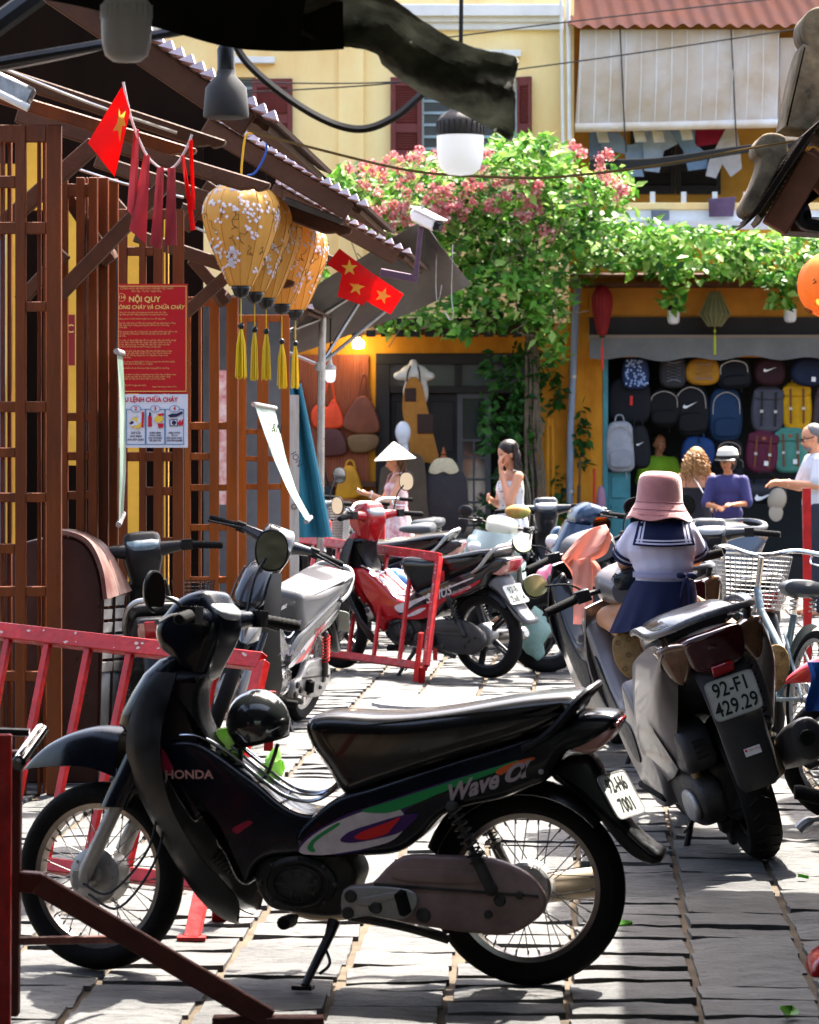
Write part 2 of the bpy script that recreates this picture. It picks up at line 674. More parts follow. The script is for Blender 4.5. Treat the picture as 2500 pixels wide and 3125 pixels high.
# round flat manhole cover between the bikes
mh = MB()
mh.lathe([(0, .012), (.36, .012), (.375, .006), (.38, -.02)], 48)
for k in range(-4, 5):
    hw = sqrt(.33 ** 2 - (k * .075) ** 2)
    mh.box((0, k * .075, .0125), (hw * 2, .018, .004))
pm = P(1330, 2150, F * HC / (2150 - 1316))
o = mh.build('manhole_cover', mat('grey concrete', (.3, .29, .28), .8, var=.3, vscale=12, bump=.4), M=TR(pm.x, pm.y, .012))
tag(o, 'round grey manhole cover in the paving between the parked motorbikes', 'manhole cover')

# ------------------------------------------------------------------ back buildings
YU, YL = DS(272), DS(283)
M_wallU = mat('pale yellow limewash', '#ffe0a6', .85, var=.2, vscale=1.1, dark='#efc27c', stretch=(1, 1, .4), bump=.15, bscale=25)
M_wallL = mat('orange yellow limewash', '#c98a25', .85, var=.35, vscale=1.8, bump=.2, bscale=25, dark='#9c5c0c', stretch=(1, 1, .4))
M_trim = mat('white plaster trim', '#e2e2e0', .8, var=.12, vscale=3)
M_shut = mat('maroon shutter paint', '#6d3432', .55, var=.2, vscale=5)
M_blueframe = mat('pale blue window frame', '#9fb2bd', .5, var=.1)
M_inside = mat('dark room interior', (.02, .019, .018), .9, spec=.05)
M_teal = mat('teal door paint', '#3f7f86', .55, var=.3, vscale=4)
M_darkdoor = mat('black brown door wood', '#211d1c', .6, var=.3, vscale=6)

def rect(mb, x0, y0, x1, y1, y, th=.05, m=0, back=True):
    "box whose front face covers a picture rectangle at distance y"
    a, b = P(x0, y0, y), P(x1, y1, y)
    c = (a + b) / 2
    return mb.box((c.x, y + (th / 2 if back else -th / 2), c.z), (abs(b.x - a.x), th, abs(a.z - b.z)), m=m)
k_ = 2500 / 1725
def vrect(mb, x0, y0, x1, y1, y, th=.05, m=0, back=True):
    return rect(mb, x0 * k_, y0 * k_, x1 * k_, y1 * k_, y, th, m, back)
def wall_with_holes(mb, x0, y0, x1, y1, holes, y, th):
    "wall of picture-frame size with rectangular openings (all 2500 px coordinates)"
    xs = sorted({x0, x1, *[h[0] for h in holes], *[h[2] for h in holes]})
    ys = sorted({y0, y1, *[h[1] for h in holes], *[h[3] for h in holes]})
    for i in range(len(xs) - 1):
        runs = []
        for j in range(len(ys) - 1):
            cx, cy = (xs[i] + xs[i + 1]) / 2, (ys[j] + ys[j + 1]) / 2
            if any(h[0] < cx < h[2] and h[1] < cy < h[3] for h in holes):
                runs.append(None)
            else:
                runs.append(j)
        j = 0
        while j < len(runs):
            if runs[j] is None:
                j += 1
                continue
            j2 = j
            while j2 + 1 < len(runs) and runs[j2 + 1] is not None:
                j2 += 1
            rect(mb, xs[i], ys[j], xs[i + 1], ys[j2 + 1], y, th)
            j = j2 + 1

# --- yellow house, upper storey at the back centre
bA = thing('yellow_house', 'pale yellow house with maroon louvred shutters behind the flowering vine', 'house', P(1000, 1760, YU))
bA.location.z = 0
WIN = [(720, 235, 782, 470), (1285, 235, 1580, 490)]
mb = MB()
wall_with_holes(mb, -900, -130, 1737, 1960, WIN + [(1147, 1078, 1640, 1960)], YU, .3)
kid(mb, 'wall', M_wallU, bA, smooth=False)
mb = MB(); rect(mb, 1032, 95, 1110, 1000, YU - .06, .1); kid(mb, 'pilaster', M_wallU, bA, smooth=False, bev=.01)
mb = MB()
for y0, y1, d in ((12, 48, .2), (44, 66, .13), (64, 90, .08)):
    rect(mb, -900, y0, 1722, y1, YU - d, d + .02)
kid(mb, 'cornice', M_trim, bA, smooth=False, bev=.008)
for q in ((706, 172, 838, 192), (1200, 152, 1590, 172)):
    mb = MB(); rect(mb, *q, YU - .12, .14); kid(mb, 'window_ledge', M_trim, bA, smooth=False, bev=.006)
def shutter(parent, x0, y0, x1, y1, y, ang=0, slats=None):
    "louvred shutter leaf"
    a, b = P(x0, y0, y), P(x1, y1, y)
    w, h = b.x - a.x, a.z - b.z
    M_ = TR((a.x + b.x) / 2, y, (a.z + b.z) / 2) @ RZ(ang)
    s_ = MB()
    st = min(.055, w * .18)
    s_.box((-w / 2 + st / 2, 0, 0), (st, .045, h)).box((w / 2 - st / 2, 0, 0), (st, .045, h))
    for z in (h / 2 - .05, -h / 2 + .05, -h * .12):
        s_.box((0, .001, z), (w - 2 * st, .04, .1))
    s_.xf(M_)
    so = kid(s_, 'shutter', M_shut, parent, smooth=False, bev=.003)
    n = 26
    for i in range(n):
        z = h / 2 - .12 - (h - .24) * i / (n - 1)
        if abs(z + h * .12) < .06:
            continue
        l_ = MB()
        l_.box((0, 0, 0), (w - 2 * st, .012, .038), Matrix.Rotation(radians(38), 3, 'X'))
        l_.xf(M_ @ TR(0, .005, z))
        l_.xf(MW(so).inverted())
        l_.build('slat', M_shut, so, smooth=False)
    return so
def window(parent, x0, y0, x1, y1, y, nx, ny, fm=None):
    w_ = MB()
    fm = fm or M_blueframe
    t = 9
    rect(w_, x0, y0, x1, y0 + t, y, .06); rect(w_, x0, y1 - t, x1, y1, y, .06)
    rect(w_, x0, y0 + t, x0 + t, y1 - t, y, .06); rect(w_, x1 - t, y0 + t, x1, y1 - t, y, .06)
    for i in range(1, nx):
        x = x0 + (x1 - x0) * i / nx
        rect(w_, x - 3, y0 + t, x + 3, y1 - t, y + .012, .03)
    for j in range(1, ny):
        yy = y0 + (y1 - y0) * j / ny
        rect(w_, x0 + t, yy - 4, x1 - t, yy + 4, y + .008, .03)
    wo = kid(w_, 'window', fm, parent, smooth=False)
    p_ = MB(); rect(p_, x0 + t, y0 + t, x1 - t, y1 - t, y + .05, .01)
    p_.xf(MW(wo).inverted())
    p_.build('pane', M_glassdark, wo, smooth=False)
    return wo
window(bA, 720, 235, 782, 470, YU + .1, 1, 7)
window(bA, 1285, 235, 1580, 490, YU + .1, 2, 7)
shutter(bA, 770, 240, 893, 440, YU - .04, -6)
shutter(bA, 1192, 236, 1288, 486, YU - .05, 8)
shutter(bA, 1578, 234, 1624, 486, YU - .05, -30)

# --- ground floor shop front, left part (leather shop)
mb = MB()
wall_with_holes(mb, 560, 985, 1842, 1960, [(1147, 1078, 1640, 1960)], YL, .22)
shopL = thing('leather_shop_front', 'orange yellow shop front with black door under the vine', 'shop', (P(1300, 1760, YL).x, YL, 0))
kid(mb, 'wall', M_wallL, shopL, smooth=False)
mb = MB()
rect(mb, 1147, 1078, 1640, 1112, YL - .03, .1); rect(mb, 1147, 1112, 1190, 1960, YL - .03, .1)
rect(mb, 1600, 1112, 1640, 1960, YL - .03, .1); rect(mb, 1190, 1178, 1600, 1200, YL - .02, .09); rect(mb, 1388, 1112, 1410, 1178, YL - .02, .09)
kid(mb, 'door_frame', M_darkdoor, shopL, smooth=False, bev=.006)
for x0, x1 in ((1190, 1388), (1410, 1600)):
    mb = MB(); rect(mb, x0, 1112, x1, 1178, YL + .04, .02)
    kid(mb, 'pane', mat('transom glass', (.05, .055, .06), .12, coat=.3), shopL, smooth=False)
for x0, x1 in ((1190, 1300), (1300, 1400)):
    mb = MB(); rect(mb, x0 + 2, 1200, x1 - 2, 1960, YL + .05, .05)
    for y0, y1 in ((1225, 1380), (1400, 1560), (1580, 1800)):
        rect(mb, x0 + 16, y0, x1 - 16, y1, YL + .035, .02)
    kid(mb, 'door', M_darkdoor, shopL, smooth=False, bev=.006)
mb = MB()   # glazed leaf with white bars
rect(mb, 1396, 1200, 1500, 1216, YL + .02, .05)
for x in (1396, 1482):
    rect(mb, x, 1216, x + 16, 1960, YL + .02, .05)
for y in (1340, 1394, 1460, 1530, 1600, 1680):
    rect(mb, 1412, y, 1482, y + 7, YL + .024, .03)
rect(mb, 1444, 1340, 1450, 1960, YL + .022, .03)
dg = kid(mb, 'glazed_door', mat('grey door frame paint', '#4d4d4e', .6, var=.2), shopL, smooth=False)
mb = MB(); rect(mb, 1412, 1216, 1482, 1960, YL + .07, .01)
kid(mb, 'pane', M_glassdark, shopL, smooth=False)
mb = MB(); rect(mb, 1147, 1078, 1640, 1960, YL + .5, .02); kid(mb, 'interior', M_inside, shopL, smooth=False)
mb = MB()   # board of ribbed red brown wood for the bags
for i in range(24):
    x0 = 905 + i * 9.2
    rect(mb, x0, 1082, x0 + 8.4, 1470, YL - .05, .045)
kid(mb, 'display_board', mat('red brown board', '#8a4527', .6, var=.3, vscale=8, stretch=(6, 1, .3)), shopL, smooth=False)
mb = MB(); rect(mb, 905, 1470, 1147, 1486, YL - .12, .12); kid(mb, 'shelf', M_beam, shopL, smooth=False)
mb = MB()
for i in range(20):
    x0 = 905 + i * 9.2
    rect(mb, x0, 1490, x0 + 8.4, 1800, YL - .04, .035)
kid(mb, 'lower_board', MATS['red brown board'], shopL, smooth=False)
mb = MB()   # dark eave above the door
a = P(1080, 985, YL); 
mb.box((P(1330, 1000, YL).x, YL - .35, P(1300, 1000, YL).z), (2.2, .7, .06), Matrix.Rotation(radians(-8), 3, 'X'))
for i in range(14):
    mb.box((P(1330, 1000, YL).x - 1.0 + i * .155, YL - .7, P(1300, 1024, YL).z), (.1, .03, .07))
kid(mb, 'eave', M_darkdoor, shopL, smooth=False)
mb = MB(); rect(mb, 1000, 1040, 1078, 1066, YL - .1, .1)

# --- right house with balcony and backpack shop
bB = thing('balcony_house', 'house with rusty corrugated balcony roof above the backpack shop', 'house', (P(2150, 1760, YL).x, YL, 0))
mb = MB()
wall_with_holes(mb, 1740, 700, 3600, 1960, [(1850, 1090, 3300, 1960)], YL - .02, .22)
kid(mb, 'wall', M_wallL, bB, smooth=False)
mb = MB(); rect(mb, 1752, -200, 3600, 640, YU + 1.3, .2)
kid(mb, 'balcony_wall', mat('ochre wall', '#b98633', .85, var=.3, vscale=2, bump=.2), bB, smooth=False)
mb = MB(); rect(mb, 1737, -200, 1752, 640, YU + .02, 1.3); kid(mb, 'side_wall', M_wallU, bB, smooth=False)
mb = MB(); a = P(1737, 700, YU); b = P(3600, 700, YU)
mb.box(((a.x + b.x) / 2, YU + .5, a.z), (b.x - a.x, 1.9, .14)); kid(mb, 'balcony_floor', M_trim, bB, smooth=False)
mb = MB(); rect(mb, 1890, 618, 3600, 640, YU - .3, .12); kid(mb, 'balcony_rail', M_wallU, bB, smooth=False, bev=.01)
mb = MB(); rect(mb, 1890, 640, 3600, 690, YU - .28, .08)
for i in range(8):
    rect(mb, 1890 + i * 95, 585, 1905 + i * 95, 618, YU - .26, .06)
kid(mb, 'balcony_parapet', M_trim, bB, smooth=False)
for x0, x1 in ((1925, 2060), (2064, 2200)):     # louvred balcony door
    so = shutter(bB, x0, 380, x1, 592, YU + 1.25)
    so.data.materials[0] = M_darkdoor
    for c in so.children:
        c.data.materials[0] = M_darkdoor
# corrugated roof
grid = []
aL, aR = P(1733, 60, YU - .35), P(3300, 60, YU - .35)
nw = 260
for i in range(6):
    t = i / 5
    row = []
    for j in range(nw + 1):
        x = aL.x + (aR.x - aL.x) * j / nw
        row.append((x, YU - .4 + t * 1.6, P(0, 92, YU).z + t * .62 + sin(j * 2 * pi / 8) * .022 + noise.noise(V((x * .7, t, 0))) * .02))
    grid.append(row)
mb = MB().sheet(grid, .004)
kid(mb, 'corrugated_roof', mat('rusty corrugated sheet', '#2c1a1c', 1., 0, var=.5, vscale=2.5, dark='#3d2018', bump=.15, spec=.05), bB)
# bamboo blinds
M_blind = mat('bamboo blind', '#d2d0cf', .7, var=.35, vscale=1.2, dark='#bfa684', stretch=(1.2, 1, 1.2), bump=.1)
def blind(name, label, x0, y0, x1, y1, y, curl):
    t = thing(name, label, 'blind', P((x0 + x1) / 2, y1, y), group='bamboo roller blinds of the balcony')
    a, b = P(x0, y0, y), P(x1, y1, y)
    n = 64
    mb = MB()
    for i in range(n):
        f_ = i / (n - 1)
        z = a.z + (b.z - a.z) * f_
        sag = curl * .05 * sin(f_ * pi)
        lx = -.06 * f_ * curl
        mb.tube([(a.x + lx, y - sag, z), ((a.x + b.x) / 2, y - sag - .01, z - .01 * f_), (b.x + lx * .2, y - sag, z + .05 * f_ * curl)], (a.z - b.z) / n * .47, 5)
    kid(mb, 'slat_curtain', M_blind, t)
    mb = MB(); mb.tube([(a.x - .06 * curl, y - .02, b.z - .02), (b.x, y - .02, b.z + .05 * curl - .02)], .05, 10)
    kid(mb, 'rolled_bottom', M_blind, t)
    for f_ in (.22, .78):
        mb = MB(); x = a.x + (b.x - a.x) * f_
        mb.tube([(x - .05, y - .08, a.z), (x, y - .09, b.z - .05), (x + .02, y - .08, b.z - .3)], .008, 5)
        kid(mb, 'cord', M_wire, t)
    for f_ in [i / 13 for i in range(14)]:
        mb = MB(); x = a.x + (b.x - a.x) * f_
        mb.tube([(x, y - .03, a.z), (x - .01, y - .07 * curl - .03, (a.z + b.z) / 2), (x - .03, y - .035, b.z)], .004, 4)
        kid(mb, 'stitching', M_trim, t)
blind('bamboo_blind', 'wide faded bamboo roller blind hanging under the corrugated roof', 1772, 92, 2376, 385, YU - .25, 1.)
blind('bamboo_blind', 'narrow bamboo blind at the right edge beside the roof ornament', 2382, 118, 3000, 415, YU - .2, 0.)
# gutters and poles
for i, x in enumerate((1712, 1733)):
    mb = MB(); mb.tube([P(x, -60, YU - .2), P(x + 8, 560, YU - .2)], .018 + .006 * i, 8)
    o = mb.build('downpipe', M_trim)
    tag(o, ['thin white pipe down the yellow wall, left of the pair', 'thin white pipe beside the bamboo blind, right of the pair'][i], 'pipe')
mb = MB()
pts = [P(1765, 870, YL - .12), P(1757, 960, YL - .12), P(1742, 1300, YL - .12), P(1735, 1780, YL - .12)]
pipe = thing('drain_pipe', 'grey blue drain pipe on the orange wall between the two shops', 'pipe', (pts[-1].x, YL - .12, 0))
mb.tube(pts, .037, 12); kid(mb, 'pipe', mat('grey blue pvc', '#7f8a98', .45, var=.1), pipe)
for y in (1150, 1500):
    mb = MB(); c = P(1750 - (y - 1150) * .02, y, YL - .12); mb.ring([(.034, -.015), (.043, -.015), (.043, .015), (.034, .015)], 14, TR(*c)); kid(mb, 'pipe_clip', M_steel, pipe)
# ------------------------------------------------------------------ motorbikes
def hv(vx, vy):
    return ((1112 - vx) * .00144, (2075 - vy) * .001387)
def hp(pts, k=5):
    return spl([(*hv(p[0], p[1]), *p[2:]) for p in pts], k)
def helix(a, b, r, turns, n=10):
    a, b = V(a), V(b)
    d = (b - a).normalized()
    x = d.orthogonal().normalized()
    y = d.cross(x)
    k = int(turns * n)
    return [a + (b - a) * i / k + (x * cos(2 * pi * i / n) + y * sin(2 * pi * i / n)) * r for i in range(k + 1)]
def ellT(half):
    return lambda x, y, z: V((x, y * half(x, z), z))
M_tail = mat('clear pink tail lens', (.45, .2, .17), .12, coat=1., spec=.8)
M_redlens = mat('red tail lens', (.35, .01, .015), .12, coat=1.)
M_amber = mat('smoked amber lens', (.15, .075, .04), .1, coat=1., var=.4, vscale=20)
M_lens = mat('headlamp lens', (.7, .71, .7), .08, coat=1., var=.2, vscale=25)
M_seat = mat('black vinyl seat', (.005, .005, .0055), .32, bump=.08, bscale=220, rvar=.05, vscale=8, coat=.7)
M_plate = mat('plate white', (.42, .44, .39), .45, var=.15, vscale=25)
M_ink = mat('plate ink', (.012, .012, .012), .5)

def wheel(root, name, c, R, tw, rimR, style, M=None, spoke_mat=None, rim_mat=None, hubr=.05, drum=0, treads=0):
    "wheel > tyre, rim, spokes; axis along y"
    M = M or Matrix.Identity(4)
    W = M @ TR(*c) @ RX(90)
    k = R - rimR
    w_ = MB()
    prof = [(.022, -.06), (hubr * .6, -.055), (hubr, -.035), (hubr, -.025), (hubr * .7, -.02), (hubr * .7, .02), (hubr, .025), (hubr, .035), (hubr * .6, .055), (.022, .06)]
    w_.lathe([(0, -.06)] + prof + [(0, .06)], 20, W)
    if drum:
        w_.lathe([(0, -.048), (drum * .5, -.05), (drum * .9, -.046), (drum, -.038), (drum, .03), (drum * .8, .036), (0, .036)], 28, W)
        for i in range(10):
            a = i * pi / 5
            w_.ball(W @ V((drum * .8 * cos(a), drum * .8 * sin(a), -.045)), .006, 6, 4)
    wo = w_.build(name, rim_mat and M_alu or M_alu, root)
    t = MB()
    h = tw / 2
    prof = [(rimR + .004, -h * .66), (rimR + k * .35, -h * .98), (rimR + k * .62, -h), (R - k * .16, -h * .72), (R - k * .03, -h * .33), (R, 0),
            (R - k * .03, h * .33), (R - k * .16, h * .72), (rimR + k * .62, h), (rimR + k * .35, h * .98), (rimR + .004, h * .66), (rimR - .004, 0)]
    t.ring(prof, 56, W)
    if treads:
        n = treads
        for i in range(n):
            a = 2 * pi * i / n
            for sgn in (-1, 1):
                q = []
                for j in range(4):
                    f_ = .12 + .8 * j / 3
                    rr_ = R - k * .16 * (f_ ** 2) + .0015
                    q.append(W @ V((rr_ * cos(a + f_ * .13), rr_ * sin(a + f_ * .13), sgn * h * .72 * f_)))
                t.tube(q, .0035, 4, m=1)
    t.build('tyre', [M_rubber, mat('tyre groove', (.004, .004, .004), .9)], wo)
    r_ = MB()
    q = .012
    r_.ring([(rimR - q, -h * .5), (rimR + .008, -h * .62), (rimR + .008, -h * .5), (rimR - .004, -h * .3), (rimR - .006, 0), (rimR - .004, h * .3), (rimR + .008, h * .5), (rimR + .008, h * .62), (rimR - q, h * .5), (rimR - q - .004, 0)], 56, W)
    r_.build('rim', rim_mat or M_chrome, wo)
    s_ = MB()
    if style == 'wire':
        for i in range(36):
            a = 2 * pi * i / 36
            side = 1 if i % 2 else -1
            d = .62 if (i // 2) % 2 else -.62
            s_.tube([W @ V((hubr * .9 * cos(a + d), hubr * .9 * sin(a + d), side * .03)), W @ V(((rimR - q) * cos(a), (rimR - q) * sin(a), side * .004))], .0017, 5)
            s_.tube([W @ V(((rimR - q - .016) * cos(a), (rimR - q - .016) * sin(a), side * .004)), W @ V(((rimR - q) * cos(a), (rimR - q) * sin(a), side * .004))], .003, 5)
        s_.build('spokes', spoke_mat or mat('dull spoke wire', (.10, .095, .09), .5, .8), wo)
    else:
        n = style
        for i in range(n):
            for d in (-.13, .13):
                a = 2 * pi * i / n
                p0 = V((hubr * .8 * cos(a + d * 2), hubr * .8 * sin(a + d * 2), 0)); p1 = V(((rimR - q) * cos(a + d * .5), (rimR - q) * sin(a + d * .5), 0))
                s_.tube([W @ p0, W @ ((p0 + p1) / 2), W @ p1], [.015, .011, .012], 6)
        s_.build('spokes', spoke_mat or M_dark, wo)
    return wo

def num_plate(root, M, l1, l2, w=.19, h=.14, size=.062):
    "M: x right, y up, z outwards"
    b = MB()
    out = superell(w / 2, h / 2, 0, 0, 32, 9)
    b.slab(out, 0, .004, .001, lambda x, y, z: M @ V((x, z, y)), steps=1)
    po = b.build('number_plate', M_plate, root)
    t = MB()
    t.text(l1, M @ TR(0, h * .22, .0055), size, sx=.82, bold=.0012)
    t.text(l2, M @ TR(0, -h * .24, .0055), size, sx=.82, bold=.0012)
    t.build('plate_digits', M_ink, po, smooth=False)
    r = MB()
    for a in (offs(out, -.0005),):
        i_ = offs(a, .005)
        n = len(a)
        r.add([M @ V((p[0], p[1], .0052)) for p in a] + [M @ V((p[0], p[1], .0052)) for p in i_], [(j, (j + 1) % n, n + (j + 1) % n, n + j) for j in range(n)])
    r.build('plate_rim', M_alu, po, smooth=False)
    return po

def mirror(root, base, c, n, rx=.05, rz=.062, ST=None, stem=.005, round_=2.3, glass=None):
    ST = ST or Matrix.Identity(4)
    n = V(n).normalized()
    q = n.to_track_quat('Z', 'Y').to_matrix().to_4x4()
    W = ST @ TR(*c) @ q
    b = MB()
    out = superell(rx, rz, 0, 0, 24, round_)
    secs = []
    for d, s_ in ((.004, .96), (.002, 1.03), (-.006, 1.03), (-.018, .8), (-.024, .4)):
        secs.append([W @ V((p[0] * s_, p[1] * s_, d)) for p in out])
    b.loft(secs)
    base, c = V(base), V(c)
    back = c - n * .02
    mid = V((base.x * .6 + back.x * .4, base.y * .7 + back.y * .3, back.z * .6 + base.z * .4))
    b.tube([ST @ p for p in spl3([base, mid, back], 4)], stem, 6)
    mo = b.build('mirror', M_dark, root)
    g_ = MB()
    g_.add([W @ V((p[0] * .93, p[1] * .93, .005)) for p in out], [tuple(range(24))])
    g_.build('mirror_glass', glass or M_mirror, mo, smooth=False)
    return mo

def underbone(name, label, loc, heading, cfg, lean=0.):
    """step-through motorbike. x forward, y left, z up; origin under the rear wheel"""
    C = dict(body=(.012, .013, .018), wing=None, seat=None, wheels='wire', steer=-14., case=M_alu, decal=None, plate=None, rack=True, basket=None,
             fender=None, head=None, rim=None, mirrors=True, mudguard=None, mirrorn=None, spring=None, wheel_front=True)
    C.update(cfg)
    root = thing(name, label, 'motorbike', M=TR(loc[0], loc[1], 0) @ RZ(heading) @ RX(lean))
    key = name + str(len(MATS))
    Mb = C['body'] if not isinstance(C['body'], (tuple, str)) else mat('bike paint ' + key, C['body'], .22, var=.15, vscale=8, coat=.6, rvar=.08)
    Mw = C['wing'] or Mb
    Mf = C['fender'] or Mb
    Mh = C['head'] or Mb
    Ms = C['seat'] or M_seat
    A = V((1.275, 0, .285))
    ax = V((-.447, 0, .894)).normalized()
    ST = Matrix.Translation(A) @ Matrix.Rotation(radians(C['steer']), 4, ax) @ Matrix.Translation(-A)
    drum = C.get('drum', .085)
    wheel(root, 'rear_wheel', (0, 0, .288), .288, .086, .214, C['wheels'], rim_mat=C['rim'], drum=drum * .9)
    wheel(root, 'front_wheel', (1.30, 0, .28), .28, .074, .212, C['wheels'], M=ST, rim_mat=C['rim'], drum=drum)
    # ---- front fork
    for s_ in (1, -1):
        b = MB()
        y = s_ * .082
        b.tube([(1.315, y, .262), (1.30, y, .30), (1.243, y, .42), (1.185, y, .54)], [.018, .024, .022, .022], 12)
        b.tube([(1.19, y, .53), (1.10, y, .71)], .016, 10)
        b.box((1.312, y + s_ * .012, .272), (.05, .012, .05))
        b.xf(ST); b.build('fork_leg', M_alu, root)
        b = MB()
        b.loft([[V((x - (z - .6) * .5, s_ * yy, z)) for x, yy in superell(.045, .035, 1.155, .082, 14)] for z in (.49, .52, .6, .7)])
        b.xf(ST); b.build('fork_cover', Mf, root)
    b = MB()   # brake cable at the hub
    b.tube(spl3([(1.30, .1, .26), (1.2, .11, .24), (1.08, .1, .38), (1.06, .09, .55)], 6), .004, 6)
    b.tube(spl3([(1.28, .1, .23), (1.16, .12, .2), (1.05, .1, .36), (1.045, .08, .56)], 6), .004, 6)
    b.xf(ST); b.build('brake_cable', M_wire, root)
    # ---- front fender: arc over the wheel
    g_ = []
    top = spl([hv(*p) for p in ((40, 1652), (70, 1622), (110, 1592), (165, 1567), (225, 1553), (285, 1556))], 4, False)
    bot = spl([hv(*p) for p in ((40, 1654), (72, 1648), (110, 1644), (165, 1640), (225, 1642), (285, 1660))], 4, False)
    n = len(top)
    for i in range(n):
        t = i / (n - 1)
        wd = .068 * min(1, .12 + 1.5 * t)
        row = []
        for j in range(13):
            a = pi * j / 12
            row.append((top[i][0] + .03, wd * cos(a) * (1.12 if 2 < j < 10 else 1), bot[i][1] + (top[i][1] - bot[i][1]) * sin(a) ** .6))
        g_.append(row)
    b = MB().sheet(g_, .004)
    b.xf(ST); b.build('front_fender', Mf, root)
    # ---- nose cover
    secs = []
    for nv, bv, z, w in ((372, 398, 1392, .045), (345, 402, 1402, .062), (312, 400, 1432, .075), (286, 390, 1474, .082), (264, 375, 1515, .085), (258, 360, 1540, .08), (272, 340, 1562, .06)):
        x0, zz = hv(nv, z); x1, _ = hv(bv, z)
        secs.append([V((p[0], p[1], zz)) for p in superell((x0 - x1) / 2, w, (x0 + x1) / 2, 0, 20, 2.2)])
    MB().loft(secs).build('front_cover', Mf, root)
    # ---- leg shields
    fe = spl([hv(*p) for p in ((352, 1425), (318, 1470), (298, 1530), (292, 1590), (305, 1650), (330, 1708), (382, 1806), (440, 1898), (490, 1942), (524, 1954))], 3, False)
    be = spl([hv(*p) for p in ((402, 1425), (388, 1480), (376, 1540), (376, 1600), (388, 1660), (412, 1722), (462, 1802), (508, 1856), (536, 1900), (532, 1945))], 3, False)
    for s_ in (1, -1):
        g_ = []
        n = len(fe)
        for i in range(n):
            t = i / (n - 1)
            yf = .075 + .02 * sin(t * pi)
            yb = .10 + .075 * sin(min(1, t * 1.25) * pi * .55) - .05 * max(0, t - .7) / .3
            row = []
            for j in range(7):
                u = j / 6
                row.append((fe[i][0] + (be[i][0] - fe[i][0]) * u, s_ * (yf + (yb - yf) * (u ** .7)), fe[i][1] + (be[i][1] - fe[i][1]) * u))
            g_.append(row)
        MB().sheet(g_, .006 * s_).build('leg_shield', Mw, root)
    # ---- steering column cover and centre body
    b = MB().slab(hp([(371, 1428), (450, 1428), (440, 1468), (441, 1518), (460, 1566), (478, 1592), (420, 1600), (350, 1590), (338, 1540), (356, 1470)]), -.08, .08, .03)
    b.build('column_cover', C.get('column') or M_dark, root)
    b = MB().slab(hp([(345, 1583), (396, 1567), (439, 1570), (479, 1592), (525, 1625), (569, 1657), (610, 1692), (650, 1713), (690, 1716), (730, 1701), (768, 1672), (800, 1700), (760, 1760), (700, 1800), (655, 1806), (590, 1815), (560, 1840), (545, 1872), (520, 1862), (496, 1812), (478, 1786), (478, 1758), (455, 1732), (432, 1742), (402, 1705), (372, 1650)], 4), -.1, .1, .022)
    b.build('centre_cover', Mb, root)
    # ---- tail body
    half = lambda x, z: 1.0 - .3 * max(0, min(1, (-x - .0) / .3)) 
    b = MB().slab(hp([(690, 1714), (745, 1674), (800, 1656), (900, 1620), (1000, 1585), (1100, 1552), (1190, 1516), (1228, 1497), (1288, 1496), (1303, 1508), (1296, 1528), (1240, 1560), (1195, 1580), (1165, 1632), (1128, 1650), (1074, 1674), (1002, 1692), (948, 1714), (908, 1759), (862, 1791), (800, 1801), (700, 1807), (660, 1802), (648, 1762)], 4), -.118, .118, .025, ellT(half))
    b.build('tail_cover', Mb, root)
    b = MB().slab(hp([(1194, 1566), (1250, 1578), (1288, 1548), (1305, 1516), (1296, 1513), (1240, 1532), (1200, 1550)]), -.085, .085, .015)
    b.build('tail_light', M_tail, root)
    b = MB().slab(hp([(1262, 1570), (1290, 1548), (1309, 1512), (1300, 1510), (1282, 1540)]), -.06, .06, .01)
    b.build('brake_light', M_redlens, root)
    # ---- seat
    sh = lambda x, z: .8 + .2 * max(0, min(1, (.63 - x) / .35))
    b = MB().slab(hp([(668, 1545), (672, 1523), (692, 1509), (740, 1506), (810, 1508), (880, 1504), (960, 1493), (1040, 1478), (1120, 1463), (1190, 1455), (1222, 1455), (1234, 1472), (1220, 1502), (1188, 1519), (1100, 1556), (1000, 1589), (900, 1624), (800, 1661), (758, 1676), (736, 1660), (712, 1622), (684, 1584)], 4), -.135, .135, .05, ellT(sh), steps=5)
    b.build('seat', Ms, root)
    b = MB()
    q = [(1120, 1566, .125), (1160, 1543, .135), (1190, 1515, .135), (1224, 1472, .12), (1248, 1448, .085), (1255, 1443, .03)]
    q = [(*hv(p[0], p[1]), p[2]) for p in q]
    b.tube(spl3([(p[0], p[2], p[1]) for p in q] + [(p[0], -p[2], p[1]) for p in reversed(q)], 4), .0125, 8)
    b.build('grab_rail', C.get('grab') or M_steel, root)
    # ---- mudguard
    b = MB().slab(hp([(1165, 1628), (1200, 1590), (1248, 1588), (1275, 1640), (1300, 1690), (1330, 1734), (1366, 1766), (1389, 1784), (1386, 1803), (1364, 1808), (1330, 1792), (1300, 1764), (1262, 1716), (1220, 1668)], 4), -.065, .065, .025)
    b.build('mudguard', C['mudguard'] or M_dark, root)
    if C['plate']:
        d = V((-.5, 0, .86))     # plate down the mudguard
        x_, z_ = hv(1276, 1668)
        up = V((.5, 0, .82)).normalized(); right = V((0, -1, 0)); out = right.cross(up)
        Mx = Matrix((right, up, out)).transposed().to_4x4()
        num_plate(root, TR(x_ - .04, .02, z_) @ RZ(-C.get('pyaw', 0)) @ Mx, *C['plate'])
    g_ = []   # inner fender hugging the rear wheel
    for i in range(15):
        a = radians(160 - 118 * i / 14)
        row = []
        for j in range(7):
            u = j / 3 - 1
            row.append((cos(a) * (.315 - .04 * u * u) * -1, .058 * u, .29 + sin(a) * (.315 - .04 * u * u)))
        g_.append(row)
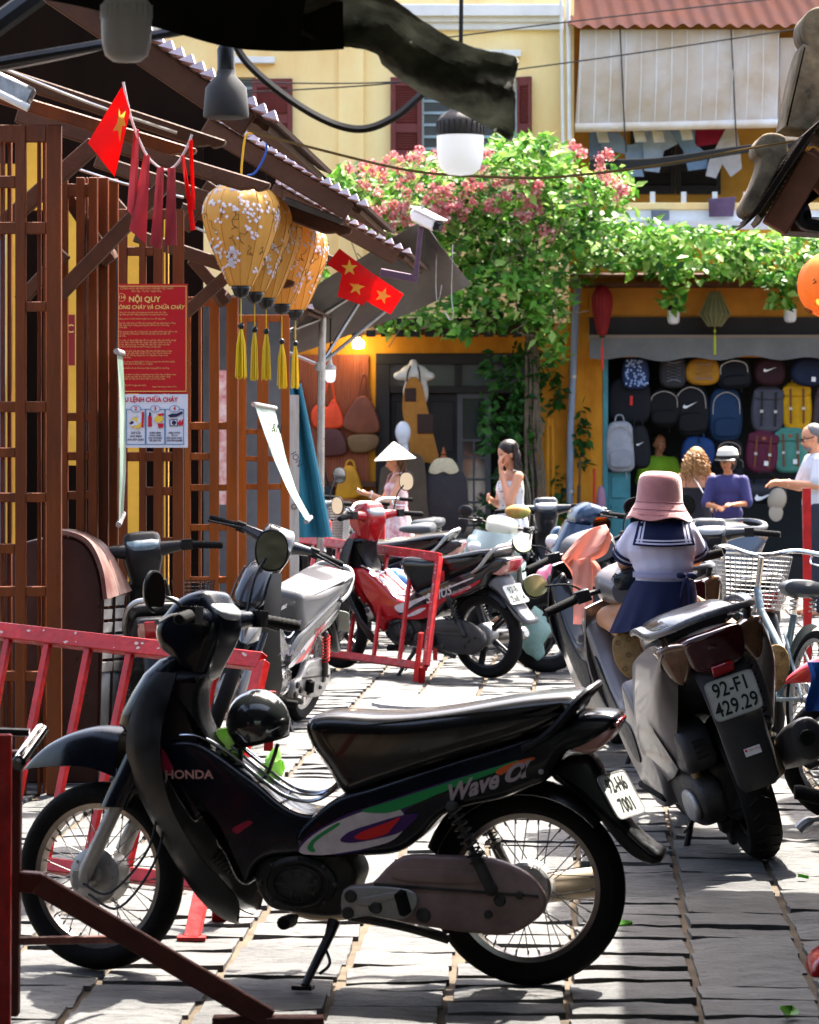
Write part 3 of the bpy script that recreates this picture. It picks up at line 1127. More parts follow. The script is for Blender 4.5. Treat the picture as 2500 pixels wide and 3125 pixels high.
    MB().sheet(g_, .004).build('inner_fender', C.get('inner') or M_dark, root)
    # ---- engine
    b = MB().slab(hp([(556, 1852), (575, 1815), (640, 1800), (735, 1800), (770, 1840), (762, 1880), (748, 1926), (700, 1936), (640, 1930), (590, 1922), (564, 1890)], 4), -.1, .08, .02)
    cx, cz = hv(652, 1864)
    W = TR(cx, .08, cz) @ RX(-90)
    b.lathe([(.102, -.01), (.1, .018), (.088, .026), (.07, .02), (.055, .03), (.03, .034), (0, .034)], 32, W @ SL(1.12, .8, 1))
    for i in range(9):
        x_, z_ = hv(545 - i * 8, 1842 - i * 6)
        b.box((x_, 0, z_), (.006, .12, .11), Matrix.Rotation(radians(-35), 3, 'Y'))
    for r_ in (.04, .06, .08):
        b.ring([(r_, .024), (r_ + .004, .034), (r_ + .008, .024)], 28, W @ SL(1.12, .8, 1))
    for i in range(10):
        a = i * pi / 5
        b.box(W @ V((.05 * cos(a), .035 * sin(a), .033)), (.03, .008, .004), Matrix.Rotation(a, 3, 'Y'))
    b.tube(spl3([(cx + .1, .07, cz + .06), (cx + .14, .09, cz + .1), (cx + .1, .05, cz + .16)], 4), .006, 6).tube(spl3([(cx - .08, .08, cz + .05), (cx - .05, .1, cz + .12), (cx + .06, .06, cz + .14)], 4), .005, 6)
    for i in range(8):
        a = i * pi / 4
        b.ball(W @ V((.112 * cos(a), .072 * sin(a), .024)), .009, 6, 4)
    b.build('engine', C.get('engine') or M_engine, root)
    b = MB().slab(hp([(750, 1872), (800, 1858), (815, 1850), (870, 1799), (960, 1794), (1056, 1798), (1122, 1824), (1158, 1862), (1163, 1895), (1140, 1924), (1092, 1952), (1020, 1953), (960, 1948), (880, 1936), (804, 1924), (752, 1930)], 4), .092, .128, .012, r0=.004)
    co = b.build('chain_case', C['case'], root)
    b = MB()
    b.slab(hp([(815, 1853, 1), (1150, 1868, 1), (1150, 1874, 1), (815, 1860, 1)], 2), .128, .1325, .001, m=1)
    b.slab(hp([(862, 1845), (878, 1822), (1030, 1826), (1018, 1848)], 3), .128, .132, .002)
    for vx, vy, r in ((768, 1880, 14), (816, 1903, 15), (760, 1917, 13), (1048, 1912, 9), (1072, 1882, 13), (916, 1918, 16)):
        x_, z_ = hv(vx, vy)
        b.lathe([(0, .012), (r * .0011, .012), (r * .00139, .004), (r * .0014, -.002)], 14, TR(x_, .128, z_) @ RX(-90), m=1)
    b.build('case_relief', [C['case'], M_engine], co)
    if C.get('cover'):
        MB().slab(hp([(752, 1872), (800, 1860), (884, 1864), (906, 1884), (892, 1916), (862, 1928), (804, 1922), (754, 1928)], 4), .128, .138, .006).build('crankcase_cover', M_alu, root)
        MB().slab(hp([(780, 1888), (868, 1868), (872, 1878), (800, 1902)], 3), .138, .143, .003).build('cover_rib', M_alu, root)
        for vx, vy in ((768, 1882), (820, 1904), (762, 1918)):
            x_, z_ = hv(vx, vy); MB().lathe([(0, .018), (.015, .018), (.019, .01), (.019, 0)], 14, TR(x_, .13, z_) @ RX(-90)).build('cover_bolt', M_engine, root)
    b = MB()   # swing arms and lower frame tube
    for y in (-.105, .085):
        b.tube([(.34, y, .27), (0, y, .285)], .018, 8)
    b.tube(spl3([(*hv(750, 1935)[:1], .05, hv(0, 1935)[1]), (hv(860, 0)[0], .06, hv(0, 1950)[1]), (hv(960, 0)[0], .08, hv(0, 1972)[1])], 4), .016, 8)
    b.tube([(.0, -.14, .285), (.0, .14, .285)], .011, 8)
    b.build('swing_arm', M_engine, root)
    # exhaust on the far side
    b = MB()
    b.tube(spl3([(.84, -.05, .33), (.72, -.12, .17), (.5, -.15, .17), (.3, -.16, .21)], 5), .016, 10)
    b.tube([(.33, -.16, .2), (.25, -.16, .215), (-.18, -.165, .28), (-.2, -.165, .283)], [.025, .042, .045, .025], 14)
    b.build('exhaust', C.get('exhaust') or M_steel, root)
    # ---- shocks
    for s_ in (1, -1):
        a = V((*hv(978, 1690)[:1], s_ * .14, hv(0, 1690)[1])); c = V((hv(1056, 0)[0], s_ * .142, hv(0, 1858)[1]))
        b = MB()
        b.tube([a, c], .008, 8)
        m_ = a + (c - a) * .6
        b.tube([m_, c], .017, 10)
        b.ball(c, (.02, .014, .02)); b.ball(a, (.02, .014, .02))
        so = b.build('shock_absorber', C.get('shock') or M_engine, root)
        b = MB().tube(helix(a + (c - a) * .04, m_ + (c - a) * .08, .022, 8), .0034, 5)
        b.build('spring', C['spring'] or M_engine, so)
    # ---- stand, pegs
    b = MB()
    b.tube([(hv(722, 0)[0], .07, .18), (hv(716, 0)[0], .1, .14), (hv(682, 0)[0], .2, .015)], [.02, .015, .012], 8)
    b.box((hv(680, 0)[0], .205, .012), (.06, .04, .012))
    b.tube(spl3([(hv(708, 0)[0], .12, .12), (hv(728, 0)[0], .16, .075), (hv(708, 0)[0], .17, .045)], 4), .005, 6)
    b.build('side_stand', M_dark, root)
    for s_ in (1, -1):
        b = MB()
        x_, z_ = hv(640, 1940)
        b.tube([(x_, s_ * .06, z_), (x_, s_ * .1, z_)], .009, 8)
        b.tube([(x_, s_ * .1, z_), (x_, s_ * .115, z_), (x_, s_ * .205, z_ + .008), (x_, s_ * .21, z_ + .008)], [.012, .02, .02, .014], 10)
        b.build('foot_peg', M_rubber, root)
        b = MB()
        x_, z_ = hv(877, 1895)
        b.tube([(x_ - .012, s_ * .15, z_ - .03), (x_ - .008, s_ * .15, z_ - .024), (x_ + .008, s_ * .15, z_ + .035), (x_ + .012, s_ * .15, z_ + .04)], [.012, .026, .026, .012], 10, ell=(1, .7))
        b.tube([(x_, s_ * .1, z_), (x_, s_ * .16, z_)], .008, 6)
        b.build('pillion_peg', M_rubber, root)
    # ---- chrome rack in the step-through
    if C['rack']:
        pv = [(400, 1558), (440, 1560), (500, 1592), (565, 1644), (620, 1682), (672, 1692), (712, 1676), (738, 1645), (744, 1600)]
        b = MB()
        for y in (-.075, .075):
            b.tube(spl3([(hv(*p)[0], y, hv(*p)[1]) for p in pv], 4), .0065, 6)
        for y in (-.03, .03):
            b.tube(spl3([(hv(*p)[0], y, hv(*p)[1] + .012) for p in pv[2:8]], 4), .0045, 6)
        for p in pv[2:8:2]:
            b.tube([(hv(*p)[0], -.075, hv(*p)[1]), (hv(*p)[0], .075, hv(*p)[1])], .0045, 6)
        b.build('luggage_rack', M_chrome, root)
    # ---- handlebar unit
    hh = lambda x, z: .72 + .28 * max(0, min(1, (z - .88) / .12))
    b = MB().slab(hp([(366, 1306), (388, 1281), (420, 1262), (458, 1256), (478, 1276), (498, 1316), (494, 1354), (474, 1402), (452, 1442), (424, 1447), (396, 1432), (378, 1400), (356, 1382), (346, 1350), (352, 1320)]), -.088, .088, .036, ellT(hh), steps=4)
    for s_ in (1, -1):
        b.tube([(.945, s_ * .06, 1.045), (.93, s_ * .13, 1.055), (.915, s_ * .2, 1.06)], [.042, .03, .022], 12)
    b.xf(ST); b.build('headset', Mh, root)
    b = MB()
    x_, z_ = hv(350, 1346)
    b.ball((x_ - .02, 0, z_), (.045, .08, .058), 18, 12)
    b.xf(ST); b.build('headlight', M_lens, root)
    p0, p1 = hv(424, 1257), hv(506, 1312)
    b = MB()
    c = V(((p0[0] + p1[0]) / 2, 0, (p0[1] + p1[1]) / 2))
    ang = atan2(p1[1] - p0[1], p1[0] - p0[0])
    d = V((cos(ang), 0, sin(ang)))
    L_ = hypot(p0[0] - p1[0], p0[1] - p1[1])
    nrm = V((d.z, 0, -d.x))
    if nrm.z < 0: nrm = -nrm
    out = superell(L_ * .46, .078, 0, 0, 24, 3)
    b.loft([[c + d * p[0] * k + V((0, p[1] * k, 0)) + nrm * hgt for p in out] for k, hgt in ((1.05, -.01), (1, .006), (.9, .012), (.6, .016))])
    b.xf(ST); b.build('dial_window', C.get('dial') or mat('sky glare dial glass', (.35, .37, .38), .06, coat=1.), root)  # whitish base colour paints sky glare on the dial
    for s_ in (1, -1):
        b = MB()
        b.box((.91, s_ * .205, 1.06), (.055, .05, .05))
        b.tube([(.91, s_ * .18, 1.06), (.86, s_ * .36, 1.045)], .012, 8)
        b.tube(spl3([(.935, s_ * .2, 1.062), (.955, s_ * .25, 1.055), (.93, s_ * .36, 1.035), (.925, s_ * .375, 1.034)], 4), [.006] * 12 + [.009], 6)
        b.xf(ST); ho = b.build('handlebar', M_dark, root, bev=.004)
        b = MB()
        a, c = V((.902, s_ * .228, 1.058)), V((.856, s_ * .372, 1.044))
        k = 22
        b.tube([a + (c - a) * i / k for i in range(k + 1)], [.0185 if i % 3 else .0165 for i in range(k)] + [.014], 12)
        b.xf(ST); b.build('grip', M_rubber, ho)
    if C['mirrors']:
        mn = C['mirrorn'] or ((-1, .14, .05), (-.5, .86, .045))
        mirror(root, (.95, .16, 1.07), (1.0, .26, 1.125), mn[0], .045, .06, ST)
        mirror(root, (.925, -.17, 1.07), (.9, -.27, 1.27), mn[1], .05, .063, ST)
    if C['decal']:
        C['decal'](root)
    root['_st'] = 0
    return root, ST

def side_text(root, txt, v0, ang, size, m, y=.121, sx=1., shear=0., name='lettering', bold=0., parent=None, far=False):
    "lettering on the left flank, read from outside"
    x_, z_ = hv(*v0)
    M_ = TR(x_, y, z_) @ RZ(180) @ RX(90) @ RZ(ang)
    b = MB().text(txt, M_, size, m=0, sx=sx, shear=shear, bold=bold)
    return b.build(name, m, parent or root, smooth=False)
def side_patch(root, pts, m, y=.1195, name='stripe', k=5):
    b = MB()
    q = hp(pts, k)
    b.add([(p[0], y, p[1]) for p in q], [tuple(range(len(q)))])
    return b.build(name, m, root, smooth=False)

D_white = mat('decal pale pink', (.62, .54, .54), .35, var=.2, vscale=30)
D_pink = mat('decal dusty pink', (.4, .32, .33), .4)
D_red = mat('decal red', (.62, .02, .02), .3)
D_green = mat('decal green', (.02, .26, .07), .3)
D_purple = mat('decal purple', (.05, .015, .10), .3)
D_silver = mat('decal silver', (.62, .6, .6), .35)
D_orange = mat('decal orange', (.7, .12, .03), .3)
def honda_decals(r):
    y = .119
    side_patch(r, [(656, 1795), (665, 1772), (700, 1745), (760, 1712), (830, 1686), (900, 1660), (980, 1632), (1060, 1606), (1122, 1588), (1128, 1594), (1060, 1618), (985, 1648), (930, 1672), (880, 1702), (868, 1728), (858, 1758), (820, 1778), (760, 1795), (700, 1800)], D_purple, y)
    side_patch(r, [(660, 1796), (672, 1772), (712, 1742), (770, 1714), (812, 1700), (850, 1692), (872, 1704), (880, 1732), (852, 1764), (800, 1782), (740, 1795), (700, 1800)], D_white, y + .0006)
    side_patch(r, [(676, 1784), (690, 1764), (735, 1733), (742, 1736), (702, 1764), (688, 1780), (692, 1792), (682, 1793)], D_green, y + .0012)
    side_patch(r, [(744, 1768), (765, 1748), (820, 1728), (870, 1712), (905, 1708), (890, 1728), (866, 1748), (820, 1762), (770, 1772)], D_purple, y + .0012)
    side_patch(r, [(774, 1762), (790, 1748), (840, 1728), (868, 1716), (850, 1740), (838, 1752), (800, 1764)], D_red, y + .0018)
    side_patch(r, [(790, 1704), (850, 1682), (940, 1650), (1000, 1628), (1070, 1604), (1110, 1590), (1080, 1610), (1000, 1642), (940, 1668), (862, 1702), (822, 1708)], D_green, y + .0012)
    side_patch(r, [(1064, 1616), (1084, 1602), (1136, 1584), (1140, 1590), (1100, 1606), (1075, 1622)], D_orange, y + .0018)
    side_text(r, 'Wave', (1010, 1652), 19, .07, D_pink, y + .0026, .98, .6, bold=.002)
    side_text(r, 'α', (1096, 1617), 19, .075, D_pink, y + .0026, 1.5, .5, bold=.002)
    side_text(r, 'HONDA', (424, 1640), 1.5, .035, mat('decal dull pink', (.5, .25, .22), .4), .1025, 1.12, 0, bold=.001)
    side_patch(r, [(352, 1588), (366, 1584), (380, 1605), (392, 1632), (376, 1640), (360, 1618)], mat('faded crimson', (.3, .015, .04), .35), .1015)
    side_patch(r, [(515, 1752), (545, 1735), (558, 1738), (540, 1752), (525, 1762)], mat('faded crimson', (.3, .015, .04), .35), .1015)
    x_, z_ = hv(1155, 1614)
    b = MB().lathe([(0, .004), (.006, .004), (.008, .002), (.008, -.002)], 12, TR(x_, .117, z_) @ RX(-90)); b.build('bolt', M_alu, r)

M_case = mat('grimy chain case with reflection tint', (.27, .185, .172), .5, .2, var=.35, vscale=7, rvar=.15, bump=.08)  # pink in this base colour is a painted red reflection
H_paint = mat('navy black motorbike lacquer', (.003, .0045, .009), .25, var=.2, vscale=5, coat=.12, spec=.3, rvar=.06)
pr = P(1612, 3007, DG(3007))
honda, hST = underbone('motorbike', 'black step-through motorbike with green and white side stripes in the foreground', (pr.x, pr.y), 180 - 12.4,
      dict(body=H_paint, wing=mat('scuffed black shield plastic', (.005, .005, .006), .45, var=.4, vscale=6, coat=.05, spec=.25, rvar=.15, bump=.05), case=M_case, decal=honda_decals, pyaw=16, cover=1, grab=M_dark, rim=mat('dull bronze rim', (.3, .27, .25), .3, .9, var=.3, vscale=12),
           plate=('92-H6', '7001'), exhaust=mat('tan exhaust', (.4, .33, .24), .45, .6, var=.4)), lean=-1.5)
# ------------------------------------------------------------------ people helpers
def remeshed(mb, name, vox, mats, parent, face_mat=None, smooth=6):
    "union of overlapping solids grown into one continuous skin"
    me = mb.mesh('t', M_skin, smooth=False)
    o = bpy.data.objects.new('t', me)
    COL.objects.link(o)
    r = o.modifiers.new('r', 'REMESH'); r.mode = 'VOXEL'; r.voxel_size = vox; r.use_smooth_shade = True
    if smooth:
        s_ = o.modifiers.new('s', 'SMOOTH'); s_.factor = .5; s_.iterations = smooth
    dg = bpy.context.evaluated_depsgraph_get()
    m2 = bpy.data.meshes.new_from_object(o.evaluated_get(dg))
    bpy.data.objects.remove(o); bpy.data.meshes.remove(me)
    m2.name = name
    m2.materials.clear()
    for k in (mats if isinstance(mats, (list, tuple)) else [mats]):
        m2.materials.append(k)
    if face_mat:
        m2.polygons.foreach_set('material_index', [face_mat(p.center, p.normal) for p in m2.polygons])
    else:
        m2.polygons.foreach_set('material_index', [0] * len(m2.polygons))
    m2.polygons.foreach_set('use_smooth', [True] * len(m2.polygons))
    ob = bpy.data.objects.new(name, m2)
    COL.objects.link(ob)
    if parent:
        ob.parent = parent
    return ob
def cap(mb, a, b, r0, r1, n=10):
    a, b = V(a), V(b)
    mb.tube([a, a + (b - a) * .5, b], [r0, (r0 + r1) / 2, r1], n)
    mb.ball(a, r0, n, 6); mb.ball(b, r1, n, 6)
    return mb
def hand(mb, w, d, palm_n, s=1., curl=.6):
    "palm and five bent fingers; w wrist, d direction of the fingers, palm_n palm normal"
    w, d, pn = V(w), V(d).normalized(), V(palm_n).normalized()
    side = d.cross(pn).normalized()
    for k in (-.6, 0, .6):
        cap(mb, w + side * .022 * k * s, w + d * .075 * s + side * .03 * k * s, .015 * s, .014 * s, 8)
    for i, (u, L) in enumerate(((-1, .058), (-.33, .07), (.33, .066), (1, .05))):
        b0 = w + d * .08 * s + side * .03 * u * s
        b1 = b0 + (d * cos(curl * .6) + pn * sin(curl * .6)) * L * .55 * s
        b2 = b1 + (d * cos(curl * 1.5) + pn * sin(curl * 1.5)) * L * .5 * s
        cap(mb, b0, b1, .0095 * s, .0085 * s, 7); cap(mb, b1, b2, .0085 * s, .0075 * s, 7)
    t0 = w + d * .025 * s + side * -.03 * s
    t1 = t0 + (d * .7 - side * .5 + pn * .4).normalized() * .04 * s
    cap(mb, t0, t1, .011 * s, .0095 * s, 7); cap(mb, t1, t1 + (d * .9 + pn * .5).normalized() * .03 * s, .0095 * s, .008 * s, 7)

# ------------------------------------------------------------------ scooters
def scooter(name, label, loc, heading, lean, cfg):
    C = dict(body=(.3, .29, .29), dark=M_dark, steer=0., plate=None, tail=True, floor=True)
    C.update(cfg)
    root = thing(name, label, C.get('cat', 'scooter'), M=TR(loc[0], loc[1], loc[2] if len(loc) > 2 else 0) @ RZ(heading) @ RX(-lean) @ Matrix.Scale(C.get('scale', 1.), 4))
    Mb = C['body'] if not isinstance(C['body'], tuple) else mat('scooter paint ' + name + str(len(MATS)), C['body'], .35, .3, var=.12, vscale=5, coat=.35, rvar=.06)
    Md = mat('grained dark grey plastic', (.028, .028, .030), .5, var=.2, vscale=15, bump=.08, bscale=250, rvar=.1)
    Mk = C.get('skirt') or Mb
    A = V((1.28, 0, .27)); ax = V((-.45, 0, .89)).normalized()
    ST = Matrix.Translation(A) @ Matrix.Rotation(radians(C['steer']), 4, ax) @ Matrix.Translation(-A)
    wheel(root, 'rear_wheel', (0, 0, .285), .285, .128, .185, 5, rim_mat=M_dark, treads=30)
    wheel(root, 'front_wheel', (1.3, 0, .28), .28, .105, .185, 5, M=ST, rim_mat=M_dark, treads=24)
    def L_(rows, e=2.5, n=24):
        secs = []
        for x, z, w, h, *tw in rows:
            q = superell(w, h, 0, z, n, tw[0] if tw else e)
            secs.append([V((x + (tw[1] * (p[1] - z) if len(tw) > 1 else 0), p[0], p[1])) for p in q])
        return secs
    # tail core
    MB().loft(L_([(-.40, .885, .05, .018), (-.37, .875, .11, .045), (-.30, .85, .15, .085), (-.16, .81, .17, .12), (0, .75, .175, .16), (.2, .70, .17, .17), (.45, .62, .14, .14)])).build('tail_core', Md, root)
    # side panels wrap the tail: sheets from the tail tip forwards and down
    for s_ in (1, -1):
        g_ = []
        rows = [(-.37, .90, .80, .185, .20), (-.33, .925, .72, .19, .212), (-.24, .925, .60, .19, .23), (-.08, .90, .47, .19, .24), (.12, .86, .38, .19, .245), (.35, .81, .33, .185, .24), (.55, .74, .27, .17, .225), (.72, .62, .21, .16, .205)]
        cs = [spl([(r[0], r[q]) for r in rows], 4, False) for q in (1, 2, 3, 4)]
        for x, zt, zb, wt, wm in [(cs[0][i][0], cs[0][i][1], cs[1][i][1], cs[2][i][1], cs[3][i][1]) for i in range(len(cs[0]))]:
            row = []
            for j in range(15):
                t = j / 14
                w = wt + (wm - wt) * sin(min(1, t * 1.6) * pi / 2) - .05 * max(0, t - .6) / .4
                row.append((x + .11 * t * (1 if x < 0 else .4), s_ * w, zt + (zb - zt) * t))
            g_.append(row)
        MB().sheet(g_, .01 * s_).build('side_panel', Mb, root)
    # seat
    MB().loft(L_([(-.28, .955, .10, .025), (-.2, .955, .15, .045), (0, .94, .165, .06), (.22, .91, .16, .065), (.30, .88, .15, .06), (.45, .85, .12, .05), (.62, .83, .09, .04), (.68, .82, .06, .02)], 2.8)).build('seat', M_seat, root)
    # spine and front
    MB().loft(L_([(.5, .60, .12, .16), (.7, .55, .115, .15), (.88, .60, .12, .17), (1.0, .72, .12, .16), (1.06, .86, .11, .13), (1.05, .96, .09, .06)], 3)).build('spine_cover', Mb, root)
    for s_ in (1, -1):
        b = MB().slab(spl([(.62, .72), (.75, .60), (.9, .62), (1.02, .78), (1.1, .95), (1.18, .9), (1.2, .7), (1.12, .45), (.95, .28), (.72, .2), (.5, .22), (.42, .34), (.5, .52)], 4), s_ * .13, s_ * .225, .02)
        b.build('leg_fairing', Mk, root)
        b = MB().slab(spl([(.72, .52), (.84, .55), (.96, .66), (1.04, .80), (1.08, .74), (1.04, .56), (.9, .4), (.74, .38)], 4), s_ * .224, s_ * .231, .003)
        b.build('fairing_inset', Md, root)
        b = MB().box((.72, s_ * .17, .255), (.5, .13, .03)); b.build('foot_board', M_rubber, root, bev=.008)
    g_ = []
    for i in range(9):
        t = i / 8
        z = 1.0 - t * .55
        x = 1.16 + .12 * sin(t * pi * .8)
        w = .20 + .05 * sin(t * pi)
        g_.append([(x - abs(u) ** 2 * .12, w * u, z) for u in [j / 5 - 1 for j in range(11)]])
    MB().sheet(g_, .008).build('front_shield', C.get('front') or Mb, root)
    for s_ in (1, -1):
        MB().ball((1.2, s_ * .13, .86), (.05, .07, .05), 12, 8).build('headlight', M_lens, root)
    g_ = []
    for i in range(13):
        a = radians(165 - 120 * i / 12)
        g_.append([(1.3 + cos(a) * (.305 - .03 * u * u), .066 * u, .28 + sin(a) * (.305 - .03 * u * u)) for u in [j / 3 - 1 for j in range(7)]])
    MB().sheet(g_, .004).xf(ST).build('front_fender', Md, root)
    for s_ in (1, -1):
        MB().tube([(1.3, s_ * .075, .28), (1.13, s_ * .075, .62)], .02, 10).xf(ST).build('fork_leg', M_dark, root)
    # tail lamp cluster
    if C['tail']:
        for s_ in (1, -1):
            b = MB().slab(spl([(s_ * .085, .90), (s_ * .15, .925), (s_ * .205, .915), (s_ * .2, .86), (s_ * .175, .79), (s_ * .14, .765), (s_ * .105, .82)], 4), -.315, -.42, .02, lambda x, y, z: V((y + (abs(x) - .05) * .4 + (.9 - z) * .3, x, z)))
            b.build('turn_light', M_amber, root)
        b = MB().slab(spl([(-.11, .92), (0, .93), (.11, .92), (.115, .86), (.09, .80), (0, .775), (-.09, .80), (-.115, .86)], 4), -.30, -.425, .02, lambda x, y, z: V((y + x * x * 2 + (.9 - z) * .25, x, z)))
        b.build('brake_light', mat('smoked red lens', (.045, .006, .008), .08, coat=1.), root)
        # plate carrier / rear mudguard
        secs = []
        for z, x, w in ((.84, -.31, .10), (.77, -.35, .10), (.70, -.385, .095), (.58, -.405, .088), (.45, -.405, .085), (.35, -.39, .078), (.325, -.38, .06)):
            secs.append([V((x, w, z)), V((x - .012, w * .8, z)), V((x - .016, 0, z)), V((x - .012, -w * .8, z)), V((x, -w, z)), V((x + .05, -w * .95, z + .01)), V((x + .06, 0, z + .01)), V((x + .05, w * .95, z + .01))])
        MB().loft(secs).build('rear_mudguard', Md, root, ang=60)
        MB().box((-.40, 0, .785), (.012, .085, .04), Matrix.Rotation(radians(-15), 3, 'Y')).build('reflector', M_redlens, root, bev=.004)
        up = V((.06, 0, 1)).normalized(); right = V((0, -1, 0)); out = right.cross(up)
        Mx = Matrix((right, up, out)).transposed().to_4x4()
        if C['plate']:
            num_plate(root, TR(-.432, 0, .685) @ Mx, *C['plate'], w=.19, h=.15, size=.075)
            b = MB().box((0, 0, 0), (.062, .03, .0015)).xf(TR(-.4235, -.005, .47) @ Mx); so = b.build('sticker', M_white, root)
            b = MB().text('TIÊP THỤ', TR(-.4235, -.005, .47) @ Mx @ TR(0.008, .004, .0014), .011).text('■', TR(-.4235, -.005, .47) @ Mx @ TR(-.024, .006, .0014), .012); b.build('sticker_print', D_red, so, smooth=False)
        # grab rail: a flat bar round the tail
        q = spl3([(.08, .19, .955), (-.1, .2, .975), (-.27, .195, .965), (-.37, .15, .975), (-.41, .07, .985), (-.415, 0, .987)], 4)
        q = q + [V((p.x, -p.y, p.z)) for p in reversed(q[:-1])]
        secs = []
        for i, p in enumerate(q):
            d = (q[min(len(q) - 1, i + 1)] - q[max(0, i - 1)]).normalized()
            n_ = V((-d.y, d.x, 0)).normalized()
            secs.append([p + n_ * a + V((0, 0, c)) for a, c in ((.02, -.006), (.022, .006), (.014, .016), (-.014, .016), (-.022, .006), (-.02, -.008))])
        MB().loft(secs).build('grab_rail', mat('satin grey rail', (.13, .13, .14), .3, .6, rvar=.1), root, ang=50)
        for s_ in (1, -1):
            MB().tube([(-.33, s_ * .17, .96), (-.28, s_ * .15, .88)], .014, 8).build('rail_mount', Md, root)
    # engine, filter box, exhaust
    b = MB().slab(spl([(.45, .30), (.38, .40), (.15, .40), (-.08, .36), (-.12, .27), (-.06, .2), (.15, .17), (.38, .19)], 4), .085, .19, .03)
    b.build('transmission_case', M_engine, root)
    b = MB().slab(spl([(.14, .27), (.08, .33), (-.06, .33), (-.1, .27), (-.04, .22), (.1, .21)], 4), .188, .215, .015)
    b.build('case_cover', M_alu, root)
    b = MB().slab(spl([(.12, .42), (.1, .58), (-.06, .60), (-.15, .54), (-.16, .44), (-.05, .40)], 4), .075, .2, .03)
    b.build('air_filter_box', Md, root)
    b = MB()
    for i in range(4):
        b.box((-.168, .13 + i * .001, .465 + i * .022), (.012, .05, .009))
    b.build('filter_vents', M_dark, root)
    b = MB().box((.15, 0, .3), (.42, .2, .2)).box((.1, 0, .22), (.3, .16, .1)); b.build('engine_block', M_engine, root, bev=.02)
    for s_ in (1, -1):
        a, c = V((.02, s_ * .155, .74)), V((-.02, s_ * .15, .30))
        b = MB().tube([a, c], .012, 8).tube([c, c + (a - c) * .42], .022, 10).ball(c, .025)
        so = b.build('shock_absorber', mat('dusty bronze shock', (.16, .115, .07), .5, .6, var=.4, vscale=30), root)
        MB().tube(helix(c + (a - c) * .25, a - (a - c) * .05, .030, 9), .006, 6).build('spring', M_dark, so)
    b = MB()
    b.tube(spl3([(.35, -.05, .3), (.32, -.16, .22), (.2, -.2, .26)], 4), .02, 8)
    secs = []
    for x, z, r, e in ((.24, .29, .03, 2), (.18, .32, .06, 2.5), (-.1, .38, .075, 2.6), (-.3, .42, .078, 2.6), (-.35, .43, .07, 2.4), (-.36, .432, .055, 2.2)):
        secs.append([V((x, -.23 + p[0], p[1])) for p in superell(r * .85, r * 1.1, 0, z, 20, e)])
    b.loft(secs)
    b.build('exhaust', Md, root)
    b = MB().lathe([(.022, 0), (.03, 0), (.03, .02), (.022, .02)], 14, TR(-.365, -.22, .44) @ RY(-90)); b.lathe([(0, -.001), (.022, .0)], 12, TR(-.362, -.22, .44) @ RY(-90))
    b.build('exhaust_outlet', M_dark, root)
    # stands
    yk = .30
    zk = -yk * math.tan(radians(lean)) + .02
    b = MB().tube([(.3, .13, .24), (.31, .16, .2), (.35, yk, zk)], [.016, .014, .011], 8).box((.355, yk, zk), (.05, .035, .012)); b.tube(spl3([(.30, .15, .24), (.2, .2, .18), (.28, .22, .14)], 4), .006, 6)
    b.build('side_stand', M_dark, root)
    MB().box((.18, 0, .13), (.08, .2, .05)).box((.16, .07, .085), (.05, .03, .06)).build('centre_stand', M_engine, root, bev=.008)
    # handlebar with cowl, dial, grips, mirrors
    MB().loft(L_([(.90, 1.03, .10, .05), (.96, 1.05, .13, .075), (1.03, 1.06, .14, .08), (1.1, 1.04, .12, .06), (1.13, 1.02, .08, .03)], 3)).xf(ST).build('handlebar_cowl', C.get('cowl') or Mb, root)
    b = MB().loft([[V((x, p[0], p[1])) for p in superell(w, h, 0, 1.07, 20, 3)] for x, w, h in ((.93, .085, .045), (.9, .08, .04), (.89, .06, .03))])
    b.xf(ST).build('dial_window', M_glassdark, root)
    for s_ in (1, -1):
        b = MB().tube(spl3([(.99, s_ * .1, 1.05), (.97, s_ * .2, 1.06), (.90, s_ * .38, 1.05)], 4), .012, 8)
        b.box((.965, s_ * .21, 1.06), (.06, .06, .05))
        b.tube(spl3([(.99, s_ * .21, 1.06), (1.02, s_ * .27, 1.055), (.96, s_ * .39, 1.04)], 4), .006, 6)
        b.xf(ST); ho = b.build('handlebar', M_dark, root, bev=.005)
        MB().tube([(.952, s_ * .245, 1.058), (.905, s_ * .37, 1.05), (.9, s_ * .385, 1.05)], [.019, .019, .016], 12).xf(ST).build('grip', M_rubber, ho)
    for s_, mp in zip((1, -1), C.get('mirrors', (((.99, .2, 1.08), (1.02, .33, 1.24), (-1, -.15, .05)), ((.99, -.2, 1.08), (1.02, -.33, 1.24), (-1, .15, .05))))):
        if mp:
            mirror(root, *mp[:3], .06, .048, ST, round_=2.4, glass=mp[3] if len(mp) > 3 else None)
    return root, ST

ps = P(2336, 2616, DG(2616))
scoot, sST = scooter('scooter', 'silver grey scooter with plate 92-F1 429.29 leaning on its stand, seen from behind', (ps.x, ps.y), 90 + 6.5, 18.5,
        dict(body=mat('silver lilac scooter paint', (.17, .152, .152), .36, .3, var=.08, vscale=4, coat=.4), plate=('92-F1', '429.29'), steer=0.,
             mirrors=(((.99, .2, 1.08), (.98, .38, 1.16), (-.9, -.5, .3), mat('yellow reflection mirror', (.5, .52, .25), .1, .9)), ((.99, -.2, 1.08), (1.02, -.30, 1.27), (-1, .1, .05)))))  # yellow of the left mirror is a reflection put into its colour
